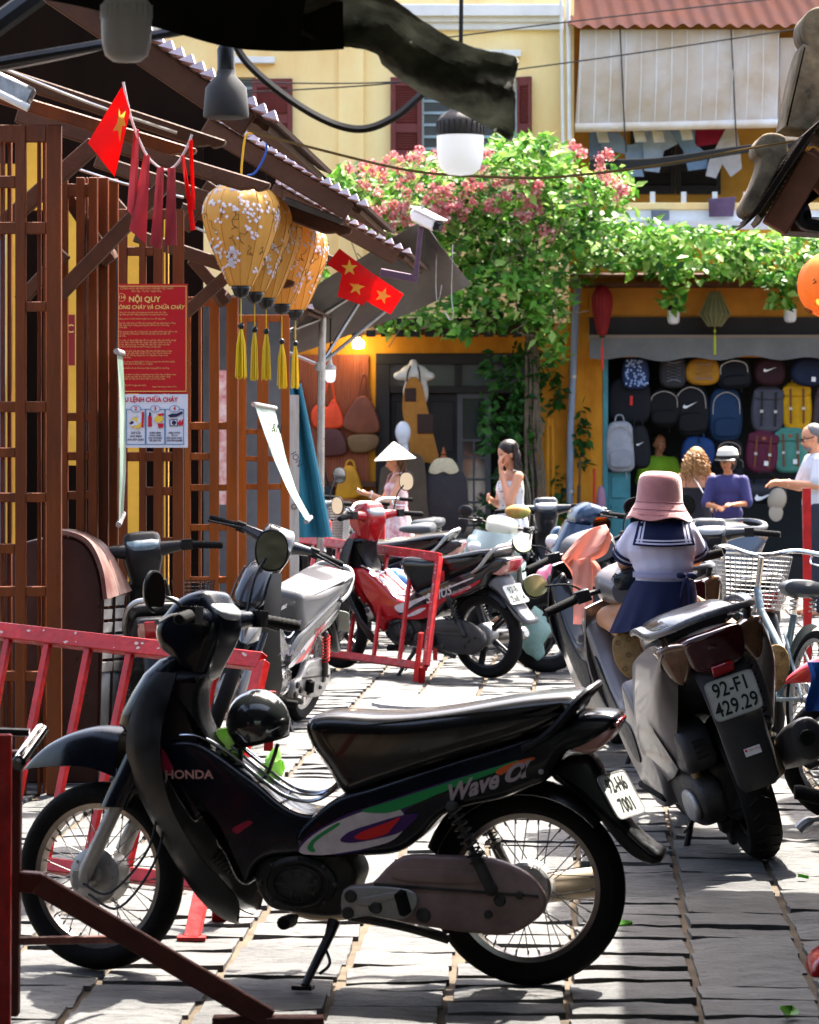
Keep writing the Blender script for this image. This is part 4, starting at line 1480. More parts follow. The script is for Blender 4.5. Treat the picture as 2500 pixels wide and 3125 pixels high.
# ------------------------------------------------------------------ left side: lattice screens, eaves
def lattice(label, Y, stiles, rails, ytop, m=None, dx=0):
    "wooden lattice screen > stiles, rails"
    xs = [x for s_ in stiles for x in s_[:2]]
    c = P((min(xs) + max(xs)) / 2, 1316, Y)
    t = thing('lattice_screen', label, 'lattice screen', (c.x, Y, 0), group='brown lattice screens along the house')
    yb = 1316 + HC * F / Y
    for x0, x1, *o in stiles:
        mb = MB(); rect(mb, x0, o[1] if len(o) > 1 else ytop, x1, yb, Y + (o[0] if o else 0), .05)
        kid(mb, 'stile', m or M_brown, t, smooth=False, bev=.004)
    for x0, x1, y0, y1, *o in rails:
        mb = MB(); rect(mb, x0, y0, x1, y1, Y + .008 + (o[0] if o else 0), .036)
        kid(mb, 'rail', m or M_brown, t, smooth=False, bev=.003)
    return t
def rows(xa, xb, ys, h):
    return [(xa, xb, y, y + h) for y in ys]
lattice('nearest brown lattice screen at the left edge beside the curved cart', DS(690),
        [(-70, -40), (0, 12, .06), (22, 34, .1), (46, 78), (113, 123, .09), (130, 140, .09), (141, 186)],
        [(-70, 141, 380, 433)] + rows(-40, 46, [536], 37) + rows(-40, 141, [677], 36) + rows(-40, 141, [1225], 33) + rows(-40, 46, [1366], 30) + rows(-40, 141, [1504], 29) + rows(-40, 46, [1660], 30) + rows(-40, 141, [1790, 2049], 31) + rows(78, 141, [920], 30), 380)
lattice('second brown lattice screen, behind the nearest one and left of the red notice', DS(650),
        [(184, 206), (232, 258), (262, 268, .07), (270, 297), (298, 330, .12)],
        rows(206, 298, [560], 40) + rows(206, 298, [1259], 26) + rows(206, 270, [1379], 26) + rows(206, 298, [1499], 26) + rows(206, 298, [1700, 1960], 26), 540)
lattice('third brown lattice screen carrying the red notice', DS(600),
        [(358, 388), (424, 445), (468, 496), (505, 512, .06), (527, 560)],
        [(388, 527, 637, 668)] + rows(388, 468, [753], 27) + rows(388, 527, [1379], 29) + rows(424, 527, [1486], 26) + rows(388, 527, [1640, 1900], 26), 637)
lattice('fourth brown lattice screen below the flowered lanterns', DS(545),
        [(564, 581), (606, 614, .06), (639, 668), (691, 726)],
        [(581, 691, 905, 935)] + rows(581, 691, [1288], 23) + rows(581, 639, [1382], 22) + rows(581, 691, [1478], 20) + rows(581, 691, [1600, 1760], 20), 905, M_brown2)
lattice('farthest brown lattice screen beside the blue cloth', DS(490),
        [(728, 752), (785, 819), (857, 884)],
        [(752, 857, 960, 982)] + rows(752, 857, [1309], 16) + rows(752, 857, [1392], 16) + rows(752, 857, [1476], 18) + rows(752, 857, [1610, 1740], 16), 960, M_brown2)
# standing post in front of the notice
t = thing('porch_post', 'dark brown porch post in front of the red notice', 'post', (P(344, 0, DS(640)).x, DS(640), 0))
mb = MB(); rect(mb, 330, 545, 360, 1316 + HC * 640, DS(640), .05); kid(mb, 'post', M_brown, t, smooth=False, bev=.005)
mb = MB(); mb.tube(spl3([P(352, 700, DS(640) - .01), P(358, 900, DS(640) - .03), P(354, 1070, DS(640) - .02)], 6), .004, 5); kid(mb, 'wire', M_wire, t)
mb = MB(); rect(mb, 321, 1440, 330, 1475, DS(640) - .01, .03); kid(mb, 'padlock', M_steel, t, bev=.003)
# braces of the porch
def pbeam(name, a, b, wpx, Y, m, parent, d=.07, bev=.005, Y2=None):
    A, B = P(*a, Y), P(*b, Y2 or Y)
    mb = MB().beam(A, B, d, wpx / F * Y, up=(B - A).cross(V((0, 1, 0))))
    return kid(mb, name, m, parent, smooth=False, bev=bev)
porch = thing('eaves_timberwork', 'brown diagonal braces and carved rafters under the left eaves', 'timberwork', (P(300, 0, DS(650)).x, DS(650), 0))
for a, b, w, s_ in (((-30, 720), (290, 440), 50, 665), ((180, 900), (520, 545), 44, 655), ((170, 545), (312, 760), 40, 645), ((300, 560), (420, 700), 36, 560),
                    ((560, 960), (700, 835), 36, 560), ((560, 700), (650, 560), 38, 575), ((585, 790), (680, 900), 36, 550), ((60, 920), (200, 770), 40, 655)):
    pbeam('brace', a, b, w, DS(s_), M_beam, porch, .08)
for c, s_ in (((322, 772), 643), ((676, 905), 548)):
    q = P(*c, DS(s_) - .06)
    mb = MB().lathe([(0, -.05), (.04, -.05), (.046, -.03), (.046, .03), (.035, .05), (0, .05)], 6, TR(*q) @ RY(-35)); kid(mb, 'brace_end', M_beam, porch)
def rafter(a, b, w, s_, m=None, carve=True):
    "rafter with a carved tail at its lower end"
    Y = DS(s_)
    A, B = P(*a, Y), P(*b, Y)
    d = (B - A); L = d.length; d.normalize()
    n_ = V((0, -1, 0)).cross(d)
    if n_.z < 0: n_ = -n_
    h = w / F * Y
    out = [(0, 0, 1), (L, 0, 1), (L, -h * .3), (L - h * .3, -h * .55), (L - h * .7, -h * .75), (L - h * 1.0, -h * .65), (L - h * 1.3, -h * .8), (L - h * 1.8, -h, 1), (0, -h, 1)]
    mb = MB().slab(spl(out, 3), -.05, .05, .006, lambda x, y, z: A + d * x + n_ * z + V((0, y, 0)), steps=1)
    return kid(mb, 'rafter', m or M_beam, porch, ang=30)
rafter((-40, 190), (690, 430), 44, 700)
rafter((-40, 262), (600, 455), 40, 690, M_brown)
rafter((60, 330), (826, 560), 46, 660)
rafter((300, 470), (712, 610), 42, 600)
rafter((420, 700), (900, 860), 40, 560)
rafter((560, 620), (960, 745), 34, 540)
rafter((700, 560), (1075, 700), 42, 585, M_beam)
rafter((760, 690), (1070, 800), 34, 500)
rafter((870, 600), (1050, 670), 50, 570, mat('grey weathered wood', '#6b655e', .75, var=.3, vscale=8, bump=.3))
for a, b, s_ in (((0, 205), (540, 405), 705), ((190, 500), (560, 602), 640), ((450, 620), (760, 760), 575)):
    mb = MB().tube(spl3([P(*a, DS(s_)), P((a[0] + b[0]) / 2, (a[1] + b[1]) / 2 + 8, DS(s_)), P(*b, DS(s_))], 5), .008, 6); kid(mb, 'conduit', M_steel, porch)

# tiled canopies
M_tile = mat('brown roof tile', '#4a3028', .6, var=.3, vscale=12)
M_tilelit = mat('sunlit tile edge colour', '#d6c6cf', .45, var=.2, vscale=14)  # pale tone paints sunlight onto the tile ends
def canopy(label, eave, up, s_, length, n, low=.09):
    Y = DS(s_)
    E, U = P(*eave, Y), P(*up, Y)
    t = thing('tiled_canopy', label, 'tiled roof', (E.x, E.y, E.z), group='tiled canopies along the left eaves')
    d = (E - U); L = d.length; d.normalize()
    nn = V((0, 1, 0)).cross(d)
    if nn.z < 0: nn = -nn
    for i in range(n):
        c0 = U + d * (L * i / n)
        c1 = U + d * (L * (i + 1.25) / n)
        mid = (c0 + c1) / 2 + SD * (length / 2) + nn * .012
        dd = (c1 + nn * .012 - c0 + nn * 0).normalized()
        Rm = Matrix((dd, SD, dd.cross(SD))).transposed()
        mb = MB().box(mid, ((c1 - c0).length, length, .016), Rm)
        kid(mb, 'tile_course', M_tile, t, smooth=False)
        mb = MB().box(c0 + d * (L / n * .5) + SD * (length / 2 + .03) - nn * .022, (.022, length - .06, .022), Rm)
        kid(mb, 'batten', M_beam, t, smooth=False)
        e = c1 + nn * .016 - SD * .012 - d * .018
        w_ = L / n
        mb = MB().loft([[e + nn * (.03 * sin(a)) + d * (-w_ * .18 + .03 * cos(a)) - SD * q * .06 for a in (.2, pi / 2, 3.6)] for q in (0, 1)])
        kid(mb, 'verge_tile', M_tilelit, t, ang=60)
    mb = MB().beam(U - SD * .02 - nn * .05, U + d * (L * .94) - SD * .02 - nn * .05, .05, .09, up=nn); kid(mb, 'barge_board', M_beam, t, smooth=False, bev=.005)
    mb = MB().tube([U + nn * .05 - SD * .02, U + d * L * .3 + nn * .045 - SD * .02], .045, 10); kid(mb, 'verge_cap', M_tilelit, t)
    return t
canopy('nearest tiled canopy at the top left under the black tarpaulin', (832, 380), (80, -130), 845, 2.2, 24)
canopy('tiled canopy above the flowered lanterns', (1112, 638), (640, 360), 610, 2.0, 17)
canopy('tiled canopy beside the security camera', (1246, 780), (840, 560), 483, 2.0, 15)
canopy('small low tiled canopy behind the last lantern', (948, 950), (850, 885), 470, 1.6, 5)
# yellow and blue house wall behind the screens
M_cartb = mat('shade coloured boards', '#160e0a', .9, spec=.05, var=.4, vscale=3, stretch=(1, 1, .2))  # near-black tone: porch shadow and weaker bounce light put into colour
t = thing('porch_house', 'yellow house wall with blue door behind the lattice screens', 'house', (P(250, 0, DS(470)).x, DS(470), 0))
M_pw = mat('yellow porch wall', '#e0a83c', .85, var=.3, vscale=2, bump=.15)
for q in ((-30, 500, 60, 2040), (196, 640, 236, 1420), (384, 640, 434, 1900), (500, 660, 512, 1800), (60, 430, 150, 640), (298, 690, 330, 860)):
    mb = MB(); rect(mb, *q, DS(470), .1); kid(mb, 'wall_panel', M_pw, t, smooth=False)
Yg = DS(452); mb = MB().slab([((x - 1250) / F * Yg, HC - (y - 1316) / F * Yg) for x, y in ((-700, 660), (-700, -160), (60, -160), (832, 385), (1000, 545), (840, 660))], Yg, Yg + .05, 0, r0=0); kid(mb, 'gable_shade', M_cartb, t, smooth=False)  # dark sheet set in place of the shadow under the porch roof
mb = MB(); rect(mb, -40, 700, 14, 2020, DS(480), .06); kid(mb, 'blue_door', mat('blue door paint', '#3f7fa8', .5, var=.2), t, smooth=False)
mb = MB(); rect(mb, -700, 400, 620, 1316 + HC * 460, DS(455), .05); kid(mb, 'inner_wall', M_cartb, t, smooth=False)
mb = MB(); rect(mb, 205, 960, 228, 1115, DS(475), .02); kid(mb, 'red_poster', mat('dark red poster', (.2, .01, .012), .5), t, smooth=False)
mb = MB().text('C', frontal(P(214, 1004, DS(475) - .012)), .075); kid(mb, 'poster_letter', mat('gold print', (.7, .45, .12), .5), t, smooth=False)
mb = MB(); rect(mb, 640, 1130, 692, 1540, DS(500), .02); kid(mb, 'red_white_banner', mat('red white print', '#c4b8b0', .6, var=1., vscale=9, dark='#b01f20'), t, smooth=False)
mb = MB(); rect(mb, 590, 900, 900, 1316 + HC * 440, DS(440), .1); kid(mb, 'grey_wall', mat('grey plaster', '#77797a', .9, var=.3, vscale=3), t, smooth=False)

# ------------------------------------------------------------------ the red notice
YS = DS(612)
sg = thing('notice_board', 'red fire safety notice with gold text above a white panel of pictograms', 'notice', P(445, 1366, YS))
mb = MB(); rect(mb, 315, 866, 573, 1201, YS, .008); kid(mb, 'red_board', mat('notice red', (.42, .008, .012), .42, var=.12, vscale=5), sg, smooth=False)
mb = MB(); rect(mb, 316, 1203, 573, 1366, YS, .008); kid(mb, 'white_board', mat('notice white', (.62, .63, .68), .45, var=.06), sg, smooth=False)
M_gold = mat('gold print', (.7, .45, .12), .5)
M_goldp = mat('pale gold print', (.62, .36, .12), .55)
def stext(txt, x, y, hpx, m, name='lettering', sx=1., Y=None, al='CENTER', bold=0., shear=0., parent=None, mirror_=False):
    Y = Y or YS
    Mx = frontal(P(x, y, Y - .003))
    mb = MB().text(txt, Mx, hpx / F * Y * 1.35, sx=-sx if mirror_ else sx, align=al, bold=bold, shear=shear)
    return kid(mb, name, m, parent or sg, smooth=False)
stext('CỘNG HÒA XÃ HỘI CHỦ NGHĨA VIỆT NAM', 448, 880, 7.5, M_goldp, sx=.8)
stext('Độc Lập - Tự Do - Hạnh Phúc', 448, 888.5, 6, M_goldp, sx=.9)
stext('NỘI QUY', 441, 914, 17, M_gold, sx=1.0, bold=.001)
stext('PHÒNG CHÁY VÀ CHỮA CHÁY', 452, 938, 12.5, M_gold, sx=.92, shear=.2, bold=.0006)
stext('114', 371, 907.5, 10, M_gold, bold=.0006)
mb = MB(); c = P(371, 907.5, YS - .003); mb.ring([(.0185, 0), (.0205, 0), (.0205, .001), (.0185, .001)], 24, TR(*c) @ RX(90)); kid(mb, 'number_ring', M_gold, sg)
lines = ['Để bảo vệ tài sản của nhà nước, tính mạng và tài sản nhân dân, bảo', 'vệ trật tự chung. Nay quy định việc phòng cháy và chữa cháy như sau:', '', 'Điều 1. Việc phòng cháy và chữa cháy là nghĩa vụ của mỗi công dân.', '',
         'Điều 2. Mỗi công dân phải tích cực đề phòng không để nạn cháy xảy ra, đồng', 'thời chuẩn bị sẵn sàng về lực lượng, phương tiện để khi cần chữa cháy', 'kịp thời và có hiệu quả.', '', 'Điều 3. Phải thận trọng trong việc sử dụng lửa, các nguồn nhiệt, hóa chất và các',
         'chất dễ cháy, nổ, độc hại, phóng xạ. Triệt để tuân theo các qui định về', 'phòng cháy chữa cháy.', '', 'Điều 4. Cấm câu mắc, sử dụng điện tùy tiện, sau giờ làm việc phải kiểm tra lại', 'các thiết bị tiêu thụ điện. Chú ý đến đèn, quạt, bếp điện trước lúc ra về.', 'Không để hàng hóa, vật tư áp sát vào hông đèn, dây điện. Phải tuân thủ', 'nghiêm ngặt quy định về kỹ thuật an toàn trong sử dụng điện.', '',
         'Điều 5. Vật tư hàng hóa phải xếp gọn gàng, đảm bảo khoảng cách an toàn', 'phòng cháy, chữa cháy, tạo điều kiện thuận lợi cho việc bảo vệ, kiểm tra', 'và cứu chữa khi cần thiết. Không dùng khóa mở nắp phuy xăng và các', 'chất dễ cháy bằng sắt thép.', '', 'Điều 6. Khi giao nhận hàng, xe không được nổ máy trong kho, nơi chứa nhiều', 'chất dễ cháy và khi đậu phải hướng đầu xe ra ngoài.', '', 'Điều 7. Các lối đi lại nhất là ở các lối thoát hiểm không để các chướng', 'ngại vật.', '',
         'Điều 8. Đơn vị hoặc cá nhân có thành tích phòng cháy chữa cháy sẽ được khen', 'thưởng, người nào vi phạm các điều quy định trên tùy trách nhiệm nặng', 'nhẹ mà xử lý từ thi hành kỷ luật hành chính đến truy tố theo pháp', 'luật hiện hành.', '', 'Nội quy này có hiệu lực kể từ ngày ban hành.']
mb = MB()
for i, l in enumerate(lines):
    if l:
        mb.text(l, frontal(P(326, 953 + i * 6.55, YS - .003)), 5.6 / F * YS * 1.35, sx=.86, align='LEFT')
mb.text('Ngày 06 tháng 6 năm 2012', frontal(P(465, 1180, YS - .003)), .011, align='LEFT')
kid(mb, 'fine_print', M_goldp, sg, smooth=False)
mb = MB()
for x0, y0, x1, y1 in ((321, 872, 568, 874), (321, 1193, 568, 1195), (320, 872, 322, 1195), (567, 872, 569, 1195)):
    rect(mb, x0, y0, x1, y1, YS - .0025, .002)
kid(mb, 'gold_border', M_gold, sg, smooth=False)
N_red = mat('print red', (.5, .012, .03), .5)
N_blue = mat('print blue', (.05, .2, .4), .5)
N_ink = mat('print ink', (.02, .02, .06), .5)
N_yel = mat('print yellow', (.75, .5, .05), .5)
stext('TIÊU LỆNH CHỮA CHÁY', 450, 1220, 14.5, N_red, sx=.85, bold=.001)
for i, (x0, x1, num, t3) in enumerate(((325, 384, '1', ('KHI XẢY CHÁY', 'BÁO ĐỘNG', 'GẤP')), (385, 444, '2', ('CÚP CẦU', 'DAO ĐIỆN', 'NƠI XẢY CHÁY')), (445, 503, '3', ('DÙNG BÌNH', 'CHỮA CHÁY', 'CÁT VÀ NƯỚC', 'ĐỂ DẬP TẮT')), (504, 561, '4', ('ĐIỆN THOẠI', 'SỐ 114', 'ĐỘI CHỮA CHÁY', 'CHUYÊN NGHIỆP')))):
    mb = MB()
    for q in ((x0, 1248, x1, 1249.6), (x0, 1355, x1, 1356.6), (x0, 1248, x0 + 1.6, 1356), (x1 - 1.6, 1248, x1, 1356)):
        rect(mb, *q, YS - .0025, .002)
    c = P((x0 + x1) / 2, 1247, YS - .004)
    mb.ring([(.0225, 0), (.025, 0), (.025, .001), (.0225, .001)], 20, TR(*c) @ RX(90) @ SL(1, .68, 1))
    kid(mb, 'panel_frame', N_blue, sg, smooth=False)
    mb = MB().lathe([(0, 0), (.0225, 0)], 20, TR(*P((x0 + x1) / 2, 1247, YS - .0032)) @ RX(90) @ SL(1, .68, 1)); kid(mb, 'number_field', MATS['notice white'], sg, smooth=False)
    stext(num, (x0 + x1) / 2, 1247, 12, N_red, bold=.0008, Y=YS - .003)
    for k, l in enumerate(t3):
        stext(l, (x0 + x1) / 2, 1321 + k * (10.5 if len(t3) == 3 else 7.9), 6.2 if len(t3) == 3 else 5.4, N_ink, sx=.85, bold=.0004)
def pic(polys, name):
    for pts, m in polys:
        mb = MB(); mb.add([P(x, y, YS - .004 - .0004 * polys.index((pts, m))) for x, y in pts], [tuple(range(len(pts)))]); kid(mb, name, m, sg, smooth=False)
def star(cx, cy, r, k=12, q=.55):
    return [(cx + r * (1 if i % 2 else q) * cos(i * pi / k), cy + r * (1 if i % 2 else q) * sin(i * pi / k)) for i in range(2 * k)]
pic([(star(417, 1290, 24), N_yel), ([(421, 1262), (432, 1264), (431, 1290), (420, 1288)], MATS['notice white']), ([(433, 1256), (440, 1258), (438, 1305), (432, 1304)], N_red), ([(393, 1290), (405, 1282), (416, 1287), (428, 1290), (418, 1298), (400, 1300)], MATS['notice white']), ([(394, 1291), (404, 1284), (410, 1290), (400, 1296)], N_ink)], 'pictogram')
pic([([(452, 1270), (463, 1270), (464, 1302), (452, 1302)], N_red), ([(455, 1258), (460, 1258), (461, 1270), (454, 1270)], N_ink), ([(481, 1292), (500, 1292), (497, 1306), (484, 1306)], N_red), ([(470, 1280), (480, 1266), (494, 1268), (500, 1280), (488, 1290), (476, 1288)], N_yel), ([(480, 1264), (500, 1260), (500, 1268), (486, 1270)], N_red)], 'pictogram')
pic([([(517, 1280), (541, 1278), (543, 1300), (518, 1301)], N_ink), ([(520, 1283), (539, 1281), (540, 1298), (521, 1298)], MATS['notice white']), (star(531, 1290, 8, 8, .8), N_ink), ([(541, 1292), (552, 1278), (551, 1290), (560, 1276), (559, 1296), (548, 1300)], N_red), ([(512, 1268), (524, 1262), (540, 1262), (556, 1254), (558, 1262), (540, 1272), (520, 1274)], N_ink)], 'pictogram')
pic([([(327, 1270), (336, 1262), (334, 1300), (326, 1306)], N_red)], 'pictogram')

# banners hanging from rods
def banner(label, pts_l, pts_r, Y, mats, letters=None, Y2=None):
    t = thing('hanging_banner', label, 'banner', P(*pts_l[0], Y))
    n = 14
    def at(pts, t_, Yq):
        f_ = t_ * (len(pts) - 1); i = min(len(pts) - 2, int(f_)); u = f_ - i
        return P(pts[i][0] * (1 - u) + pts[i + 1][0] * u, pts[i][1] * (1 - u) + pts[i + 1][1] * u, Yq)
    g_ = []
    for i in range(n + 1):
        a, b = at(pts_l, i / n, Y), at(pts_r, i / n, Y2 or Y + .1)
        g_.append([a + (b - a) * j / 6 + V((0, .02 * sin(j * .9 + i * .5), 0)) for j in range(7)])
    kid(MB().sheet(g_, .0015), 'cloth', mats, t)
    for e in (0, -1):
        a, b = g_[e][0], g_[e][-1]
        d = (b - a).normalized() * .02
        kid(MB().tube([a - d, b + d], .014, 10), 'rod', M_alu, t)
    return t, g_
M_ban1 = mat('printed banner green white', '#6c756f', .55, var=1., vscale=4, dark='#2f5a40')
banner('thin printed banner seen nearly edge on beside the red notice', [(356, 1072), (362, 1200), (366, 1400), (362, 1600)], [(374, 1078), (382, 1250), (384, 1450), (376, 1570)], DS(655), M_ban1, Y2=DS(640))
M_ban2 = mat('printed banner pale', '#6d7274', .5, var=.6, vscale=3.5, dark='#86a08c')
t, g_ = banner('slanting white banner with yellow head strip blowing out from the last lattice screens', [(776, 1234), (826, 1380), (880, 1500), (935, 1592)], [(838, 1246), (872, 1400), (905, 1500), (948, 1580)], DS(530), M_ban2, Y2=DS(518))
hg = [[g_[1][j] + V((0, -.012, 0)) for j in range(1, 6)], [g_[3][j] + V((0, -.012, 0)) for j in range(1, 6)]]
kid(MB().sheet(hg), 'head_strip', mat('banner yellow strip', (.65, .5, .2), .5), t)
c = (hg[0][2] + hg[1][2]) / 2 + V((0, -.01, 0))
kid(MB().text('IUV &N', TR(*c) @ RX(90) @ RZ(-12) @ RX(180) @ RZ(180) @ RY(180), .07, sx=.6, bold=.001), 'head_lettering', N_ink, t, smooth=False)
kid(MB().text('ION', frontal(P(905, 1402, DS(530) - .03)) @ RZ(-62), .05), 'lettering', N_ink, t, smooth=False)

# ------------------------------------------------------------------ flowered lanterns
def lantern_shape(prof, n, ribs, amp):
    mb = MB()
    k = len(prof)
    vs, fs = [], []
    for i, (r, z) in enumerate(prof):
        for j in range(n):
            a = 2 * pi * j / n
            q = 1 - amp * abs(sin(a * ribs / 2)) * 0 - amp * (.5 - .5 * cos(a * ribs)) if r > .06 else 1
            vs.append((r * q * cos(a), r * q * sin(a), z))
    for i in range(k - 1):
        for j in range(n):
            j2 = (j + 1) % n
            fs.append((i * n + j, i * n + j2, (i + 1) * n + j2, (i + 1) * n + j))
    return mb.add(vs, fs)
def silk_material():
    m = mat('golden blossom silk', '#e0ad58', .45, transl=.35, var=.12, vscale=4)
    return m
M_silk = silk_material()
M_blossom = mat('white blossom print', '#d9d6dd', .6, transl=.25)
M_twig = mat('dark twig print', '#3c3a2a', .7)
M_tas = mat('yellow tassel silk', '#e0bf1e', .5, transl=.25)
M_black = mat('black lacquer', (.01, .01, .01), .25)
LP = [(.05, 0), (.06, .004), (.085, .05), (.125, .14), (.165, .24), (.187, .32), (.192, .37), (.183, .42), (.155, .465), (.105, .50), (.055, .515), (.05, .52)]
lr = random.Random(5)
for i in range(5):
    f_ = i / 4
    s_ = 612 + (523 - 612) * f_
    Y = DS(s_)
    px, py = 736 + (902 - 736) * f_ - (6 if i == 2 else 0), 872 + (945 - 872) * f_
    c = P(px, py, Y)
    t = thing('silk_lantern', ['first and nearest golden blossom silk lantern of the row', 'second golden blossom silk lantern from the left', 'third and middle golden blossom silk lantern', 'fourth golden blossom silk lantern from the left', 'fifth and farthest golden blossom silk lantern'][i], 'lantern', c, group='row of golden silk lanterns')
    prof = [(r, z) for r, z in [(a[0], a[1]) for a in zip([p[0] for p in [*LP]], [p[1] for p in [*LP]])]]
    pr2 = [tuple(p) for p in spl(prof, 3, False)]
    b = lantern_shape(pr2, 96, 12, .035)
    b.build('silk_shade', M_silk, t)
    def surf(a, z):
        for k in range(len(pr2) - 1):
            if pr2[k][1] <= z <= pr2[k + 1][1]:
                u = (z - pr2[k][1]) / (pr2[k + 1][1] - pr2[k][1] + 1e-9)
                r = pr2[k][0] * (1 - u) + pr2[k + 1][0] * u
                break
        else:
            r = .1
        return V((cos(a) * (r + .002), sin(a) * (r + .002), z))
    fl, tw = MB(), MB()
    for q in range(230):
        if q % 5 == 0: ca, cz = -pi / 2 + lr.uniform(-1.9, 1.9), lr.uniform(.06, .48)
        a, z = ca + lr.gauss(0, .1), min(.49, max(.04, cz + lr.gauss(0, .018)))
        p = surf(a, z)
        if p.xy.length < .06: continue
        n_ = V((cos(a), sin(a), .25)).normalized()
        tx = n_.orthogonal().normalized(); ty = n_.cross(tx)
        R0 = lr.uniform(.009, .015)
        fl.add([p + n_ * .0015] + [p + (tx * cos(k * pi / 5 + q) + ty * sin(k * pi / 5 + q)) * R0 * (1 if k % 2 else .5) for k in range(10)], [(0, k + 1, (k + 1) % 10 + 1) for k in range(10)])
    for q in range(16):
        a = -pi / 2 + lr.uniform(-1.7, 1.7); z = lr.uniform(.08, .4)
        pts = []
        for k in range(7):
            pts.append(surf(a, min(.49, max(.03, z))))
            a += lr.uniform(-.14, .16); z += lr.uniform(-.012, .028)
        tw.tube(pts, .0016, 4)
    fl.build('blossom_print', M_blossom, t, smooth=False, fix=False)['kind'] = 'stuff'
    tw.build('twig_print', M_twig, t)['kind'] = 'stuff'
    rb = MB()
    for k in range(12):
        a = 2 * pi * k / 12
        rb.tube([V((cos(a) * (r + .001), sin(a) * (r + .001), z)) for r, z in pr2], .0022, 4)
    rb.build('ribs', mat('golden rib', '#b77f2e', .5), t)
    MB().lathe([(.0, .515), (.052, .515), (.054, .54), (.03, .55), (0, .55)], 20).build('top_collar', MATS['golden rib'], t)
    MB().lathe([(.048, .002), (.05, -.015), (.044, -.022), (.036, -.045), (.018, -.06), (0, -.062)], 20).build('bottom_cap', M_black, t)
    ts = MB()
    L0 = lr.uniform(.11, .16)
    ts.tube([(0, 0, -.06), (0, 0, -.06 - L0)], .003, 5)
    ts.build('cord', M_tas, t)
    MB().ball((0, 0, -.07 - L0), .017, 12, 8).build('bead', M_black, t)
    ts = MB()
    sp = .012 + .012 * lr.random()
    for k in range(34):
        a, r = lr.uniform(0, 2 * pi), sqrt(lr.random())
        ts.tube([(cos(a) * .006 * r, sin(a) * .006 * r, -.085 - L0), (cos(a) * sp * r * 1.1, sin(a) * sp * r, -.16 - L0), (cos(a) * sp * 1.5 * r, sin(a) * sp * r, -.315 - L0 - lr.uniform(0, .02))], .0028, 4)
    ts.build('tassel', M_tas, t)
    MB().tube([(0, 0, .54), (0, 0, .7)], .002, 4).build('hanging_wire', M_wire, t)
# cords tied to the rafter above the lanterns
for col, pts, lb in (('#d9a021', [(735, 575), (738, 500), (750, 415), (775, 408)], 'yellow cord loop tied round the eave above the first lantern'), ('#2a4f9a', [(815, 415), (810, 470), (780, 525), (755, 535)], 'blue cord loop tied round the eave beside the yellow cord')):
    o = MB().tube(spl3([P(*p, DS(640)) for p in pts], 6), .006, 6).build('cord_loop', mat('cord ' + col, col, .6)); tag(o, lb, 'cord')

# ------------------------------------------------------------------ flags and bunting
M_flag = mat('red flag cloth', (.75, .02, .018), .6, transl=.45, var=.08, vscale=6)
M_flagdull = mat('dull red ribbon cloth', (.5, .07, .085), .5, transl=.3, var=.15, vscale=10, sheen=.3)
M_star = mat('yellow star print', (.85, .6, .08), .55, transl=.35)
def star5(cx, cy, r, rot=0.):
    return [(cx + r * (1 if i % 2 == 0 else .4) * sin(rot + i * pi / 5), cy - r * (1 if i % 2 == 0 else .4) * cos(rot + i * pi / 5)) for i in range(10)]
def cloth_poly(t, quad, Y, m, name, nx=8, ny=8, amp=.02, ph=0., th=.0012):
    g_ = []
    for i in range(ny + 1):
        v = i / ny
        row = []
        for j in range(nx + 1):
            u = j / nx
            x = (quad[0][0] * (1 - u) + quad[1][0] * u) * (1 - v) + (quad[3][0] * (1 - u) + quad[2][0] * u) * v
            y = (quad[0][1] * (1 - u) + quad[1][1] * u) * (1 - v) + (quad[3][1] * (1 - u) + quad[2][1] * u) * v
            row.append(P(x, y, Y + amp * sin(u * 4 + v * 3 + ph)))
        g_.append(row)
    return kid(MB().sheet(g_, th), name, m, t)
fl = thing('pennant_flag', 'red pennant flag with a yellow star hanging by one corner under the eaves', 'flag', P(375, 260, DS(930)))
cloth_poly(fl, [(372, 264), (398, 340), (350, 540), (268, 436)], DS(930), M_flag, 'cloth', amp=.012)
def flat_poly(t, pts, Y, m, name, th=None):
    mb = MB()
    A = [P(x, y, Y) for x, y in pts]
    cx = sum((p for p in A), V()) / len(A)
    mb.add([cx] + A, [(0, i + 1, (i + 1) % len(A) + 1) for i in range(len(A))])
    return kid(mb, name, m, t, smooth=False)
flat_poly(fl, [(363, 330), (368, 352), (384, 338), (378, 362), (385, 384), (373, 384), (366, 436), (361, 397), (345, 399), (358, 376), (362, 352)], DS(930) - .02, M_star, 'star')
bt = thing('ribbon_bunting', 'string of torn red flag strips hanging between the eaves', 'bunting', P(470, 520, DS(920)))
kid(MB().tube(spl3([P(x, y, DS(920)) for x, y in ((376, 250), (400, 360), (440, 460), (478, 505), (510, 518), (540, 500), (570, 450), (586, 410))], 5), .005, 6), 'string', M_white, bt)
for i, q in enumerate(([(408, 390), (425, 395), (417, 680), (388, 640)], [(440, 470), (458, 475), (446, 745), (394, 700)], [(480, 510), (500, 510), (492, 760), (458, 750)], [(512, 512), (535, 512), (540, 748), (502, 750)], [(552, 475), (562, 472), (598, 700), (582, 705)], [(575, 430), (588, 425), (597, 640), (586, 640)])):
    cloth_poly(bt, q, DS(920) - .004 * i, M_flagdull if i < 4 else M_flag, 'ribbon', 3, 10, .008, i)
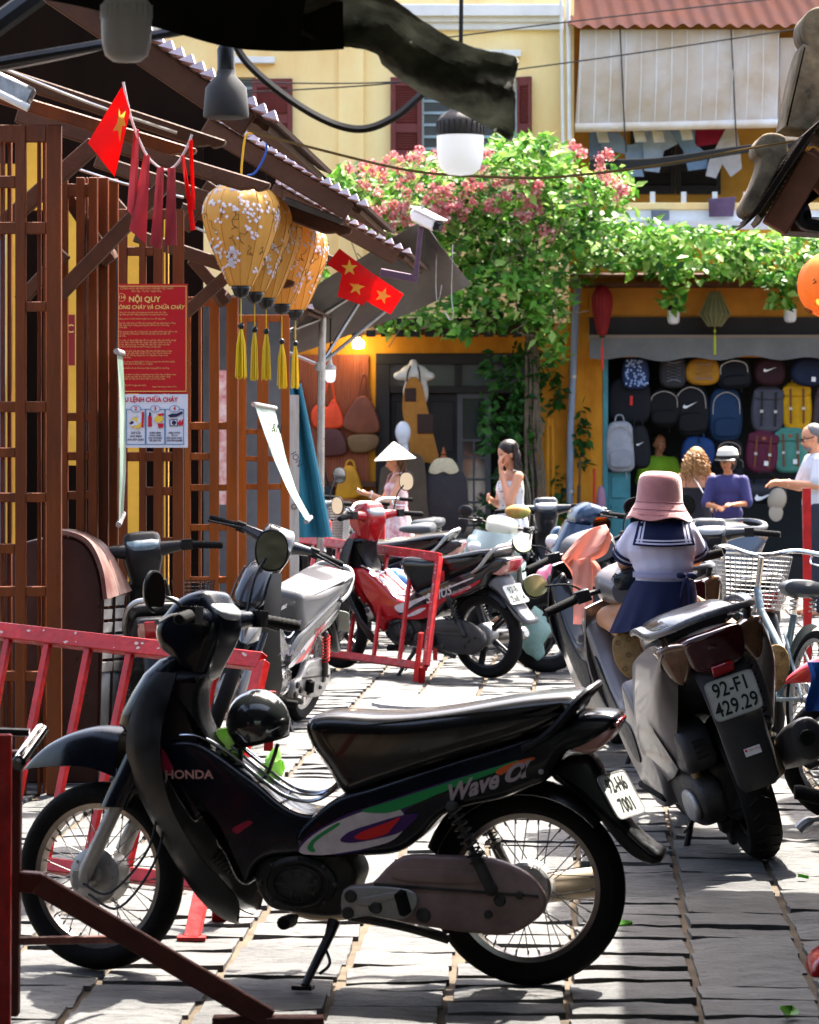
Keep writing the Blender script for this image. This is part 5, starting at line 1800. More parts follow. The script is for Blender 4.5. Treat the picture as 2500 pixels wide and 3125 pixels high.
for i, (pos, s_, lb) in enumerate((([(1036, 758), (1142, 838), (1090, 868), (998, 806)], 560, 'uppermost red flag with yellow star beside the security camera'), ([(1050, 808), (1165, 862), (1108, 932), (1030, 905)], 556, 'middle red flag with yellow star overlapping the flag above it'), ([(1140, 835), (1232, 898), (1192, 960), (1110, 915)], 552, 'lowest red flag with yellow star beside the grey awning'))):
    t = thing('star_flag', lb, 'flag', P(*pos[0], DS(s_)), group='small red flags below the tiled canopies')
    cloth_poly(t, pos, DS(s_), M_flag, 'cloth', amp=.012, ph=i)
    cx, cy = sum(p[0] for p in pos) / 4, sum(p[1] for p in pos) / 4
    flat_poly(t, star5(cx, cy, 26, .2 * i), DS(s_) - .02, M_star, 'star')
# ------------------------------------------------------------------ grey stall awning with its pole
YA = DS(445)
aw = thing('stall_awning', 'dark grey cloth awning on a steel pole beyond the lanterns', 'awning', (P(985, 0, YA).x, YA, 0))
M_awn = mat('dark grey awning cloth', (.14, .136, .13), .85, transl=.18, var=.2, vscale=3, bump=.1, bscale=30)
top = spl([(900, 985), (960, 880), (1100, 790), (1260, 690), (1300, 690), (1340, 745)], 4, False)
bot = spl([(885, 1085), (960, 1062), (1100, 1010), (1240, 960), (1350, 910), (1440, 868)], 4, False)
g_ = []
n = len(top)
for i in range(n):
    row = []
    for j in range(9):
        v = j / 8
        x = top[i][0] * (1 - v) + bot[i][0] * v; y = top[i][1] * (1 - v) + bot[i][1] * v
        row.append(P(x, y, YA - .7 + 1.5 * v + .05 * sin(v * pi) + .09 * sin(i * .9 + v * 2)))
    g_.append(row)
kid(MB().sheet(g_, .004), 'cloth', M_awn, aw)
kid(MB().tube([P(985, 960, YA), P(980, 1250, YA), V((P(975, 0, YA).x, YA, 0))], .027, 10), 'pole', M_steel, aw)
for a, b in (((985, 970), (880, 1010)), ((985, 960), (1300, 760)), ((975, 1120), (1110, 900)), ((975, 1115), (1200, 930)), ((985, 965), (1050, 915)), ((975, 1115), (880, 1075))):
    kid(MB().tube([P(*a, YA), P(*b, YA + (.3 if b[0] > 1000 else -.2))], .013, 8), 'strut', M_steel, aw)
kid(MB().ring([(.027, -.03), (.036, -.03), (.036, .03), (.027, .03)], 12, TR(*P(977, 1118, YA))), 'collar', M_steel, aw)
def wire(name, pts, Y, r, m, label, cat='cable'):
    o = MB().tube(spl3([P(p[0], p[1], p[2] if len(p) > 2 else Y) for p in pts], 6), r, 6).build(name, m)
    return tag(o, label, cat)
wire('hook_wire', [(1333, 740), (1330, 850), (1333, 915), (1342, 905), (1348, 870)], DS(450), .004, M_steel, 'thin wire hook hanging from the grey awning, left one', 'wire')
wire('hook_wire', [(1382, 745), (1378, 900), (1384, 960), (1372, 975), (1358, 950)], DS(450), .004, M_steel, 'thin wire hook hanging from the grey awning, right one', 'wire')
# security camera on a bracket
YC = DS(520)
sc = thing('security_camera', 'white security camera on a violet steel bracket above the flags', 'camera', P(1280, 860, YC))
kid(MB().beam(P(1285, 690, YC), P(1268, 855, YC), .05, .03), 'bracket_post', mat('violet grey steel', '#5a4456', .45, .3, var=.3, vscale=8), sc, smooth=False, bev=.004)
kid(MB().beam(P(1160, 830, YC), P(1275, 852, YC), .04, .045), 'bracket_arm', MATS['violet grey steel'], sc, smooth=False, bev=.004)
kid(MB().beam(P(1290, 628, YC), P(1284, 695, YC), .05, .02), 'bracket_tip', M_steel, sc, smooth=False)
a, b = P(1268, 655, YC), P(1338, 690, YC - .12)
kid(MB().beam(a, b, .085, .07), 'housing', M_white, sc, smooth=False, bev=.012)
d = (b - a).normalized()
kid(MB().beam(b - d * .03, b + d * .012, .075, .06), 'lens_front', M_dark, sc, smooth=False, bev=.01)
kid(MB().beam(a + V((0, 0, .045)), b + d * .03 + V((0, 0, .045)), .1, .008), 'sun_shield', M_white, sc, smooth=False)
kid(MB().lathe([(.0, .012), (.016, .012), (.018, 0)], 14, Matrix.Translation(b + d * .012) @ d.to_track_quat('Z', 'Y').to_matrix().to_4x4()), 'lens', M_glassdark, sc)
kid(MB().ball(P(1272, 655, YC), .04, 12, 8), 'ball_mount', M_white, sc)
# blue cloth and pale board beside the pole
t = thing('blue_cloth', 'teal blue cloth bundle hanging beside the stall pole', 'cloth', P(900, 1600, DS(470)))
g_ = []
for i in range(15):
    v = i / 14
    g_.append([P(884 + v * 30 + u * (34 + 66 * v), 1170 + v * 470, DS(470) - .05 * sin(u * 9)) for u in [j / 14 for j in range(15)]])
kid(MB().sheet(g_, .004), 'folds', mat('teal cloth', '#2f7488', .7, transl=.1, var=.2, vscale=5), t)
t = thing('timber_board', 'pale weathered board standing behind the slanting banner', 'board', (P(905, 0, DS(480)).x, DS(480), 0))
mb = MB(); rect(mb, 884, 1205, 912, 1316 + HC * 480, DS(480), .03); kid(mb, 'plank', mat('pale weathered timber', '#b5b0a6', .8, var=.3, vscale=8, stretch=(4, 1, .5)), t, smooth=False)
mb = MB(); c = P(898, 1546, DS(480) - .003); mb.ring([(.014, 0), (.018, 0), (.018, .004), (.014, .004)], 18, TR(*c) @ RX(90)); kid(mb, 'ring', M_dark, t)
# ------------------------------------------------------------------ tarpaulin and lamps overhead
YT = DS(1250)
tp = thing('tarpaulin', 'black tarpaulin canopy with a torn corner hanging down overhead', 'tarpaulin', P(1000, 150, YT))
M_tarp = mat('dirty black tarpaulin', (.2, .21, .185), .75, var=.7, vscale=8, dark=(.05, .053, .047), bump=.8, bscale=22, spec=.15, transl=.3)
zc = P(0, 150, YT).z
g_ = []
for i in range(13):
    y = -4 + (YT + 4) * i / 12
    row = []
    for j in range(13):
        x = -4.5 + 8. * j / 12
        row.append((x, y, zc + .12 + .10 * (1 - i / 12) * 2 + .05 * sin(j * 1.3 + i * .7) + (.25 - .02 * (x + 4.5))))
    g_.append(row)
kid(MB().sheet(g_, .003), 'roof_sheet', M_tarp, tp)
# valance along the front edge
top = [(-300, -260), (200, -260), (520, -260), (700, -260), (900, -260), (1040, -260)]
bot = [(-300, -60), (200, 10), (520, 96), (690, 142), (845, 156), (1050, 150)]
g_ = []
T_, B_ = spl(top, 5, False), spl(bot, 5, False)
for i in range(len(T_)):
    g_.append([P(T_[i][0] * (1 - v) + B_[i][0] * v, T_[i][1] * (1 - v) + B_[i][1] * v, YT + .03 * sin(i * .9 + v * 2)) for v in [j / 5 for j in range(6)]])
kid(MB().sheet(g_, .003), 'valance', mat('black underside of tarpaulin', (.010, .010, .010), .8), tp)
top = [(940, -40), (1060, -60), (1180, -15), (1290, 66), (1400, 130), (1500, 158), (1572, 172), (1577, 200)]
bot = [(918, 105), (1040, 140), (1140, 160), (1185, 215), (1290, 288), (1400, 342), (1500, 395), (1566, 432)]
T_, B_ = spl(top, 7, False), spl(bot, 7, False)
g_ = []
for i in range(len(T_)):
    t_ = i / (len(T_) - 1)
    row = []
    for j in range(15):
        v = j / 14
        fold = .05 * sin(v * 7 + t_ * 5) + .03 * noise.noise(V((t_ * 9, v * 4, 2))) + .012 * noise.noise(V((t_ * 30, v * 14, 5)))
        row.append(P(T_[i][0] * (1 - v) + B_[i][0] * v + 4 * noise.noise(V((t_ * 12, v * 3, 1))), T_[i][1] * (1 - v) + B_[i][1] * v + 4 * noise.noise(V((t_ * 20, v * 3, 3))), YT - .05 - fold * .8 + .08 * v))
    g_.append(row)
kid(MB().sheet(g_, .003), 'torn_flap', M_tarp, tp)
def tubep(parent, name, pts, s_, r, m):
    return kid(MB().tube(spl3([P(*p, DS(s_)) for p in pts], 4), r, 8), name, m, parent)
M_frame = mat('dark frame tube', (.05, .05, .052), .45, .5, var=.3, vscale=9)
tubep(tp, 'frame_tube', [(-40, 196), (400, 120), (830, 40)], 1180, .014, M_frame)
tubep(tp, 'frame_tube', [(-40, 212), (200, 165), (345, 128)], 1150, .013, M_steel)
tubep(tp, 'frame_tube', [(-30, 90), (120, -20)], 1200, .03, M_frame)
tubep(tp, 'frame_tube', [(560, 60), (670, 30), (690, -20)], 1200, .008, M_steel)
# unseen sheet above the frame, added to shade the foreground
t2 = thing('tarpaulin', 'unseen black tarpaulin added high over the lane to shade the foreground', 'tarpaulin', (0, 9.2, 3.3))
g_ = [[(-2.6 + 5.2 * j / 12, 8.35 + (1.65 + .1 * sin(j * 1.9)) * i / 5, 3.3 + .04 * sin(j + i)) for j in range(13)] for i in range(6)]
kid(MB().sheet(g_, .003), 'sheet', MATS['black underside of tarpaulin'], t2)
for x in (-2.5, 2.5):
    kid(MB().tube([(x, 9.9, 3.28), (x, 9.9, 0)], .025, 8), 'post', M_frame, t2)
# lamps
def bulb(label, px, ytop, ymid, ybot, wpx, s_, mbase, mglobe, stem=None):
    Y = DS(s_)
    r = wpx / 2 / s_
    t = thing('hanging_bulb', label, 'lamp', P(px, ybot, Y))
    h0 = (ybot - ymid) / s_; h1 = (ybot - ytop) / s_
    MB().lathe([(0, 0), (r * .55, .004), (r * .85, .018), (r * .97, .045), (r, .07), (r, h0)], 32).build('globe', mglobe, t)
    b = MB().lathe([(r * 1.01, h0 - .002), (r * 1.02, h0 + .004), (r * 1.0, h0 + (h1 - h0) * .55), (r * .8, h0 + (h1 - h0) * .8), (r * .45, h1), (r * .3, h1 + .02), (r * .3, h1 + .07), (0, h1 + .07)], 32)
    for k in range(24):
        a = 2 * pi * k / 24
        b.box((r * 1.01 * cos(a), r * 1.01 * sin(a), h0 + (h1 - h0) * .3), (.004, .004, (h1 - h0) * .5), Matrix.Rotation(a, 3, 'Z'))
    b.build('base', mbase, t)
    MB().tube([(0, 0, h1 + .05), (.004, 0, h1 + .4)], .006, 6).build('flex', M_wire, t)
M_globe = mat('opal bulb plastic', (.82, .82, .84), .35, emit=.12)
M_globe2 = mat('opal bulb plastic grey', (.85, .86, .9), .35, transl=.3)
bulb('large opal bulb hanging under the black tarpaulin at the top left', 386, -20, 60, 192, 154, 1268, M_globe2, M_globe2)
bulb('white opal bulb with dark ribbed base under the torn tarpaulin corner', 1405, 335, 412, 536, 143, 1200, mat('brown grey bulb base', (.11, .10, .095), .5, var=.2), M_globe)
t = thing('cone_lamp', 'grey cone shaded lamp bulb hanging beside the thick cable', 'lamp', P(690, 358, DS(900)))
s_ = 900
MB().lathe([(0, -.004), (.06, -.004), (.076, 0), (.078, .012), (.07, .1), (.035, .14), (.03, .16), (.028, .16)], 32).build('shade', mat('dull grey shade', (.03, .03, .029), .6, var=.2), t)
MB().lathe([(.03, .15), (.03, .23), (.022, .25), (.012, .27), (.008, .3), (.006, .36), (0, .36)], 20).build('socket', M_black, t)
t = thing('strip_lamp', 'worn tube lamp under the eaves at the left edge', 'lamp', P(50, 290, DS(800)))
kid(MB().beam(P(-60, 225, DS(800)), P(100, 300, DS(800)), .07, .075), 'housing', mat('dusty lamp housing', (.4, .41, .42), .35, .4, var=.5, vscale=20), t, bev=.012)
kid(MB().tube([P(-50, 262, DS(800) - .05), P(88, 330, DS(800) - .05)], .016, 10), 'tube', M_white, t)
wire('thick_cable', [(700, 92), (745, 180), (840, 270), (950, 345), (1050, 388), (1130, 390), (1215, 350), (1290, 285), (1310, 275)], DS(1200), .011, mat('grey cable sheath', (.07, .065, .06), .6), 'thick grey cable sagging under the black tarpaulin')
wire('brass_wire', [(755, 398), (950, 450), (1250, 520), (1500, 540), (1700, 540), (2000, 505), (2300, 450), (2420, 432)], DS(1000), .0045, mat('brass coloured wire', (.35, .2, .07), .5, .3), 'long brown wire crossing in front of the vine', 'wire')
for i, (pts, lb) in enumerate((([(700, 250), (1200, 250), (1740, 190), (2500, 78)], 'thin power line crossing the bamboo blind'), ([(1250, 130), (1737, 66), (2500, -20)], 'thin power line crossing the corrugated roof'), ([(600, 290), (1100, 262), (1300, 240)], 'thin power line across the yellow wall'))):
    wire('power_line', pts, DS(300), .008, M_wire, lb)
# bundle of black cables in front of the laundry
t = thing('cable_bundle', 'bundle of black street cables in front of the laundry', 'cable', P(1850, 490, DS(290)))
for k in range(7):
    kid(MB().tube(spl3([P(1800, 486 + k * 5, DS(290)), P(2000, 484 + k * 4.2, DS(290)), P(2300, 442 + k * 3.2, DS(290)), P(2700, 405 + k * 3, DS(290))], 5), .011, 6), 'cable', M_wire, t)

# ------------------------------------------------------------------ right roof corner
YR = DS(800)
rf = thing('tiled_roof', 'old tiled roof corner with stone ridge ends at the right edge', 'roof', P(2400, 690, YR))
M_stone = mat('mossy ridge mortar', '#6b5d47', .9, var=.75, vscale=9, bump=.7, bscale=25)
def outl(pts, Y, d, name, m, r=.02):
    c = [((x - 1250) / F * Y, HC - (y - 1316) / F * Y) for x, y, *_ in pts]
    c = [(*q, *p[2:]) for q, p in zip(c, pts)]
    return kid(MB().slab(spl(c, 4), Y, Y + d, r), name, m, rf)
outl([(2450, 62), (2472, 30), (2510, 18), (2580, 20), (2580, 420), (2470, 400), (2398, 392), (2396, 370), (2420, 250), (2448, 140), (2466, 136), (2450, 105)], YR, .28, 'ridge_end', M_stone, .014)
outl([(2306, 442), (2330, 410), (2368, 405), (2400, 420), (2404, 470), (2388, 492), (2330, 600), (2300, 655), (2270, 650), (2268, 620), (2300, 560), (2322, 490), (2306, 470)], YR - .35, .22, 'ridge_scroll', M_stone, .012)
# roof deck: tiles in steps running up to the right
E, U = P(2318, 668, YR), P(2520, 330, YR)
d = (U - E); L = d.length; d.normalize()
for i in range(22):
    c0 = E + d * (L * i / 22); c1 = E + d * (L * (i + 1.3) / 22)
    for k in range(5):
        st = SD * (-.1 + k * .16)
    nn = V((0, -1, 0)).cross(d)
    if nn.z < 0: nn = -nn
    mid = (c0 + c1) / 2 + SD * .2
    dd = (c1 - c0 - nn * .012).normalized()
    Rm = Matrix((dd, SD, dd.cross(SD))).transposed()
    kid(MB().box(mid, ((c1 - c0).length, .6, .02), Rm), 'tile_course', M_stone, rf, smooth=False)
# upper continuation of the roof out of the frame
c0, c1 = P(2500, 360, YR), P(2500, 360, YR) + V((2.6, 0, 1.1))
g_ = [[c0 + (c1 - c0) * u + SD * v for u in (0, .5, 1)] for v in (-5.0, -2., .5)]
kid(MB().sheet(g_, .05), 'roof_deck', M_stone, rf, smooth=False)
for k in range(26):
    q = P(2285 + k * 7.2, 672 - k * 10.8, YR - .2)
    kid(MB().box(q, (.09, .3, .007), Matrix.Rotation(radians(-42), 3, 'Y')), 'eave_tile', mat('dark eave tile', '#3a2c20', .8, var=.4, vscale=20), rf, smooth=False)
kid(MB().beam(P(2362, 698, YR - .12), P(2492, 478, YR - .12), .06, .1), 'fascia_board', mat('old fascia wood', '#9a664e', .6, var=.3, vscale=6), rf, smooth=False, bev=.006)
kid(MB().beam(P(2450, 480, YR - .05), P(2560, 590, YR - .05), .06, .11), 'rafter_end', MATS['old fascia wood'], rf, smooth=False, bev=.006)
kid(MB().beam(P(2400, 690, YR + .3), P(2600, 700, YR + .3), .3, .06), 'soffit', M_beam, rf, smooth=False)
for k in range(8):
    kid(MB().beam(P(2420 + k * 8, 640 - k * 14, YR + .05), P(2540 + k * 8, 560 - k * 14, YR + .05), .03, .03), 'batten', M_beam, rf, smooth=False)
kid(MB().tube(spl3([P(2470, 640, YR - .1), P(2450, 650, YR - .1), P(2455, 680, YR - .1), P(2500, 690, YR - .1)], 4), .03, 8), 'carved_hook', M_dark, rf)
# wall of the right hand house out of the frame, carrying the roof
rh = thing('right_house', 'house wall at the right side of the street carrying the tiled roof', 'house', (2.35, 12.5, 0))
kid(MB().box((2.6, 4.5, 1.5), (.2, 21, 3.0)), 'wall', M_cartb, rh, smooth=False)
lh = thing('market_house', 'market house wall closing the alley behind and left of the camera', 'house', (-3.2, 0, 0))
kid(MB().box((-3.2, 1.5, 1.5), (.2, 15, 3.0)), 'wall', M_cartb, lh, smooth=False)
# orange printed lantern at the right edge
t = thing('round_lantern', 'orange printed silk lantern cut off by the right edge', 'lantern', P(2540, 1024, DS(640)))
R0 = .15
b = lantern_shape([(R0 * sin(pi * i / 20) * .98 + .02, -R0 * cos(pi * i / 20) * 1.05 + .24) for i in range(21)], 72, 12, .03)
b.build('silk_shade', mat('orange silk', '#e3923f', .5, transl=.4), t)
b = MB()
for q in range(26):
    a = lr.uniform(0, 2 * pi); z = lr.uniform(-.8, .8)
    pts = []
    for k in range(6):
        r = R0 * sqrt(max(.05, 1 - z * z)) + .023
        pts.append((cos(a) * r, sin(a) * r, z * R0 * 1.05 + .24)); a += lr.uniform(-.15, .2); z += lr.uniform(-.1, .1)
    b.tube(pts, .0025, 4)
b.build('twig_print', M_twig, t)['kind'] = 'stuff'
MB().tube([(0, 0, .4), (0, 0, .8)], .002, 4).build('hanging_wire', M_wire, t)

# ------------------------------------------------------------------ barriers
M_redworn = mat('worn red paint', (.42, .009, .009), .42, var=.4, vscale=14, dark=(.22, .006, .006), bump=.15, bscale=40, rvar=.15)
M_chip = mat('pale paint chips', (.5, .36, .34), .6)
def barrier(label, TL, TR_, BL, BR, nb, w=.04, skip=0., chips=30, seed=1):
    t = thing('crowd_barrier', label, 'barrier', V((BR.x, BR.y, 0)))
    fw = (BR - BL).normalized()
    up = (TR_ - BR).normalized()
    nr = fw.cross(up).normalized()
    kid(MB().beam(TL, TR_, .035, w * 1.25, up=up), 'top_rail', M_redworn, t, smooth=False, bev=.003)
    kid(MB().beam(BL, BR, .035, w, up=up), 'bottom_rail', M_redworn, t, smooth=False, bev=.003)
    for a, b in ((TL, BL), (TR_, BR)):
        kid(MB().beam(a - up * .0, b, w, .034, up=nr), 'end_post', M_redworn, t, smooth=False, bev=.003)
    for i in range(1, nb + 1):
        f_ = i / (nb + 1)
        a, b = TL + (TR_ - TL) * f_, BL + (BR - BL) * f_
        kid(MB().beam(a, b, .028, .022, up=nr), 'bar', M_redworn, t, smooth=False, bev=.002)
    rr_ = random.Random(seed)
    b = MB()
    for i in range(chips):
        f_ = rr_.random()
        o = TL + (TR_ - TL) * f_ if rr_.random() < .6 else (TR_ + (BR - TR_) * f_)
        c = o - nr * .0185 * (1 if nr.y > 0 else -1) + up * rr_.uniform(-.02, .02)
        k = rr_.randrange(4, 7); r0 = rr_.uniform(.002, .009)
        b.add([c + fw * cos(q * 2 * pi / k) * r0 * rr_.uniform(.6, 1.8) + up * sin(q * 2 * pi / k) * r0 * rr_.uniform(.5, 1) for q in range(k)], [tuple(range(k))])
    kid(b, 'paint_chips', M_chip, t, smooth=False, fix=False)
    return t, up, nr
Yl = dict(TL=P(-90, 1916, 11.3), TR_=P(800, 2020, 10.45), BL=P(-215, 2600, 10.85), BR=P(645, 2700, 10.05))
t, up, nr = barrier('worn red steel barrier behind the front wheel of the black motorbike', **Yl, nb=6, w=.048, seed=2)
f0 = V((P(585, 2862, 9.85).x, 9.85, 0)); f1 = V((P(672, 2800, 10.3).x, 10.25, 0))
kid(MB().beam(Yl['BR'] + V((-.02, 0, .02)), f0 + V((0, 0, .0)), .05, .03), 'foot', M_redworn, t, smooth=False, bev=.003)
kid(MB().beam(Yl['BR'] + V((.03, .02, .02)), f1, .05, .03), 'foot', M_redworn, t, smooth=False, bev=.003)
kid(MB().box(f0 + V((0, 0, .006)), (.09, .05, .012)), 'foot_pad', M_redworn, t, smooth=False)
kid(MB().beam(Yl['TR_'] + V((.03, .02, -.1)), Yl['TR_'] + V((.02, .02, -.3)), .03, .03), 'hinge_pin', M_redworn, t, smooth=False)
Yr_ = dict(TL=P(640, 1606, 23.6), TR_=P(1340, 1702, 20.3), BL=P(585, 1935, 23.0), BR=P(1300, 2035, 19.9))
t, up, nr = barrier('bright red steel barrier leaning beside the red and black motorbike', **Yr_, nb=9, w=.05, chips=60, seed=3)
f0 = V((P(1268, 2085, DG(2085)).x, DG(2085), 0))
kid(MB().beam(Yr_['BR'] + V((-.03, -.02, .22)), f0 + V((0, 0, .01)), .055, .025), 'foot', M_redworn, t, smooth=False, bev=.003)
kid(MB().beam(Yr_['BR'] + V((-.02, .0, -.0)), V((Yr_['BR'].x - .03, Yr_['BR'].y + .05, 0)), .04, .03), 'foot', M_redworn, t, smooth=False, bev=.003)
for dz in (-.12, -.62):
    kid(MB().box(Yr_['TR_'] + V((.03, 0, dz)) - V((.09 * (-dz), .25 * -dz, 0)), (.03, .04, .07)), 'hinge_lug', M_redworn, t, smooth=False)
# rusty barrier end standing nearest the camera at the left
YB = DS(1150)
t = thing('barrier_end', 'rust brown barrier end with a long slanting foot at the lower left corner', 'barrier', V((P(20, 0, YB).x, YB, 0)))
M_rust = mat('rust brown paint', (.085, .022, .016), .55, var=.35, vscale=8, bump=.2, bscale=50, rvar=.15)
kid(MB().beam(P(38, 2290, YB), V((P(30, 0, YB).x, YB, .06)), .05, .05, up=(0, 1, 0)), 'post', M_rust, t, smooth=False, bev=.004)
kid(MB().beam(P(6, 2240, YB - .25), P(2, 3300, YB - .3), .05, .03, up=(0, 1, 0)), 'near_post', M_redworn, t, smooth=False, bev=.004)
kid(MB().beam(P(60, 2690, YB), P(135, 2695, YB - .02), .04, .055), 'foot_socket', M_rust, t, smooth=False, bev=.004)
kid(MB().beam(P(115, 2695, YB - .02), P(820, 3110, DG(3140)), .045, .058), 'slanting_foot', M_rust, t, smooth=False, bev=.004)
kid(MB().beam(P(40, 2872, YB - .02), P(390, 2866, DG(3080)), .02, .022), 'brace', M_rust, t, smooth=False, bev=.003)
kid(MB().box((P(820, 3130, DG(3135)).x, DG(3140), .02), (.3, .05, .03)), 'base_bar', M_rust, t, smooth=False, bev=.004)
kid(MB().tube([P(-40, 2232, YB), P(90, 2236, YB)], .011, 8), 'rail_stub', M_dark, t)
kid(MB().tube([P(-40, 2310, YB), P(60, 2312, YB)], .009, 8), 'rail_stub', M_dark, t)
kid(MB().tube([P(58, 2325, YB - .05), P(128, 2228, YB + .1)], .019, 14), 'chrome_sleeve', M_chrome, t)
kid(MB().tube([P(56, 2328, YB - .053), P(50, 2336, YB - .06)], .0195, 14), 'sleeve_cap', M_black, t)

# curved brown cart behind the nearest lattice
YK = DS(668)
ct = thing('vendor_cart', 'dark brown vendor cart with curved roll top and slatted front behind the lattice', 'cart', (P(220, 0, YK).x, YK, 0))
gb = 1316 + HC * 668
arc = spl([(-60, gb, 1), (-60, 1760), (20, 1680), (110, 1645), (205, 1640), (262, 1668), (298, 1740), (311, 1840), (306, 2000), (300, gb, 1)], 5, True)
M_cart = mat('dark brown lacquer', '#3a2019', .4, var=.35, vscale=5, bump=.1, rvar=.15)
c = [((x - 1250) / F * YK, HC - (y - 1316) / F * YK) for x, y in arc]
kid(MB().slab(c, YK, YK + .05, .012), 'side_panel', M_cart, ct)
ar = [(150, 1632), (205, 1634), (262, 1660), (300, 1735), (315, 1830)]
a2 = [(190, 1625), (250, 1634), (315, 1672), (362, 1750), (392, 1808)]
A_, B_ = spl(ar, 6, False), spl(a2, 6, False)
for k, (u0, u1) in enumerate(((0, .49), (.51, 1.))):
    g_ = [[P(A_[i][0] * (1 - u) + B_[i][0] * u, A_[i][1] * (1 - u) + B_[i][1] * u, YK - .02 + u * .45) for u in (u0, (u0 + u1) / 2, u1)] for i in range(len(A_))]
    kid(MB().sheet(g_, .02), 'roll_top', mat('worn pinkish top board', '#6e5c54', .5, var=.8, vscale=5, dark='#552522', rvar=.15), ct)
for k in range(6):
    y = 1836 + k * 40
    kid(MB().beam(P(308, y, YK + .02), P(378, y - 6, YK + .4), .012, .045, up=(0, -.5, 1)), 'slat', M_alu, ct, smooth=False)
for x, q in ((312, .02), (347, .2), (380, .4)):
    kid(MB().beam(P(x, 1820, YK + q), P(x - 18, gb - 20, YK + q), .02, .02), 'front_post', M_cart, ct, smooth=False)
kid(MB().sheet([[P(300, 2050, YK + .03), P(370, 2040, YK + .4)], [P(290, gb - 5, YK + .03), P(350, gb - 20, YK + .4)]], .01), 'front_board', mat('pale poster board', '#9aa3ad', .5, var=.4, vscale=6), ct)
# ------------------------------------------------------------------ people
M_hairD = mat('dark brown hair', (.022, .013, .010), .45, var=.5, vscale=60, stretch=(1, 1, .1), bump=.3, bscale=120)
M_hairB = mat('blond curls', '#a97c4c', .5, var=.5, vscale=40, bump=.3)
M_hairG = mat('grey hair', '#6e6b69', .6, var=.5, vscale=90, bump=.3)
M_lip = mat('lips', '#9c4f48', .45)
M_eye = mat('eye dark', (.02, .014, .01), .15)
M_eyew = mat('eye white', (.7, .68, .66), .3)
def person(label, loc, facing, H, arms, skin=M_skin, head=(0., 0.), voxel=.0095, lower=True, lean=0.):
    """standing person; local x forward, y left. returns thing and head matrix. arms: {side: (elbow, wrist, fingers dir, palm normal)}"""
    t = thing('person', label, 'person', M=TR(*loc) @ RZ(facing) @ RY(lean))
    k = H / 1.6
    S = lambda x, y, z: V((x * k, y * k, z * k))
    b = MB()
    for s_ in (1, -1):
        cap(b, S(0, s_ * .085, .86), S(.01, s_ * .085, .46), .078 * k, .05 * k); cap(b, S(.01, s_ * .085, .46), S(-.01, s_ * .085, .1), .05 * k, .034 * k)
        b.ball(S(-.035, s_ * .085, .36), (.04 * k, .045 * k, .1 * k))
        cap(b, S(-.02, s_ * .088, .05), S(.13, s_ * .10, .035), .04 * k, .03 * k)
    b.ball(S(0, 0, .9), (.10 * k, .155 * k, .12 * k)); b.ball(S(.0, 0, 1.03), (.085 * k, .125 * k, .14 * k))
    b.ball(S(.0, 0, 1.2), (.10 * k, .15 * k, .16 * k)); b.ball(S(-.005, 0, 1.3), (.075 * k, .16 * k, .06 * k))
    cap(b, S(-.01, 0, 1.3), S(.012, 0, 1.43), .052 * k, .046 * k)
    Mh = TR(*S(.012, 0, 1.43)) @ RZ(head[0]) @ RY(head[1])
    def hd(x, y, z): return Mh @ (V((x, y, z)) * k)
    Rh = Mh.to_3x3()
    b.ball(hd(-.005, 0, .095), (.088 * k, .072 * k, .085 * k), 18, 12, Rh)
    b.ball(hd(.028, 0, .045), (.058 * k, .055 * k, .07 * k), 16, 10, Rh)
    b.ball(hd(.05, 0, .0), (.028 * k, .03 * k, .024 * k), 12, 8, Rh)
    cap(b, hd(.078, 0, .075), hd(.098, 0, .045), .008 * k, .013 * k, 8)
    for s_ in (1, -1):
        b.ball(hd(.0, s_ * .073, .055), (.018 * k, .008 * k, .028 * k), 8, 6, Rh)
        b.ball(hd(.055, s_ * .035, .04), (.022 * k, .02 * k, .022 * k), 8, 6, Rh)
        sh = S(0, s_ * .165, 1.3)
        el, wr, fd, pn = arms['L' if s_ > 0 else 'R']
        el, wr = S(*el), S(*wr)
        cap(b, sh, el, .046 * k, .036 * k); cap(b, el, wr, .036 * k, .024 * k)
        hand(b, wr, fd, pn, k)
    remeshed(b, 'body', voxel * k, skin, t, smooth=5)
    for s_ in (1, -1):
        e = MB().ball(hd(.072, s_ * .03, .073), (.009 * k, .013 * k, .007 * k), 10, 6, Rh); eo = e.build('eye', M_eyew, t)
        MB().ball(hd(.078, s_ * .03, .073), (.005 * k, .006 * k, .006 * k), 8, 6, Rh).build('iris', M_eye, eo)
        MB().tube([hd(.075, s_ * .014, .092), hd(.08, s_ * .032, .096), hd(.065, s_ * .052, .09)], .0035 * k, 5).build('eyebrow', M_hairD, t)
    MB().ball(hd(.083, 0, .016), (.008 * k, .024 * k, .008 * k), 10, 6, Rh).build('lips', M_lip, t)
    return t, k, Mh, S, hd
def torso_shirt(t, k, S, m, sleeves, arms, long_=1.0, z0=.82, fat=.018, name='shirt'):
    b = MB()
    b.ball(S(0, 0, .95), (.115 * k, .165 * k, .14 * k)); b.ball(S(0, 0, 1.1), (.11 * k, .15 * k, .16 * k)); b.ball(S(0, 0, 1.22), (.115 * k, .168 * k, .155 * k)); b.ball(S(-.005, 0, 1.31), (.085 * k, .175 * k, .065 * k))
    for s_ in (1, -1):
        sh = S(0, s_ * .165, 1.3); el = S(*arms['L' if s_ > 0 else 'R'][0])
        cap(b, sh, sh + (el - sh) * sleeves, .064 * k, .062 * k)
    return remeshed(b, name, .011, m, t, smooth=4)
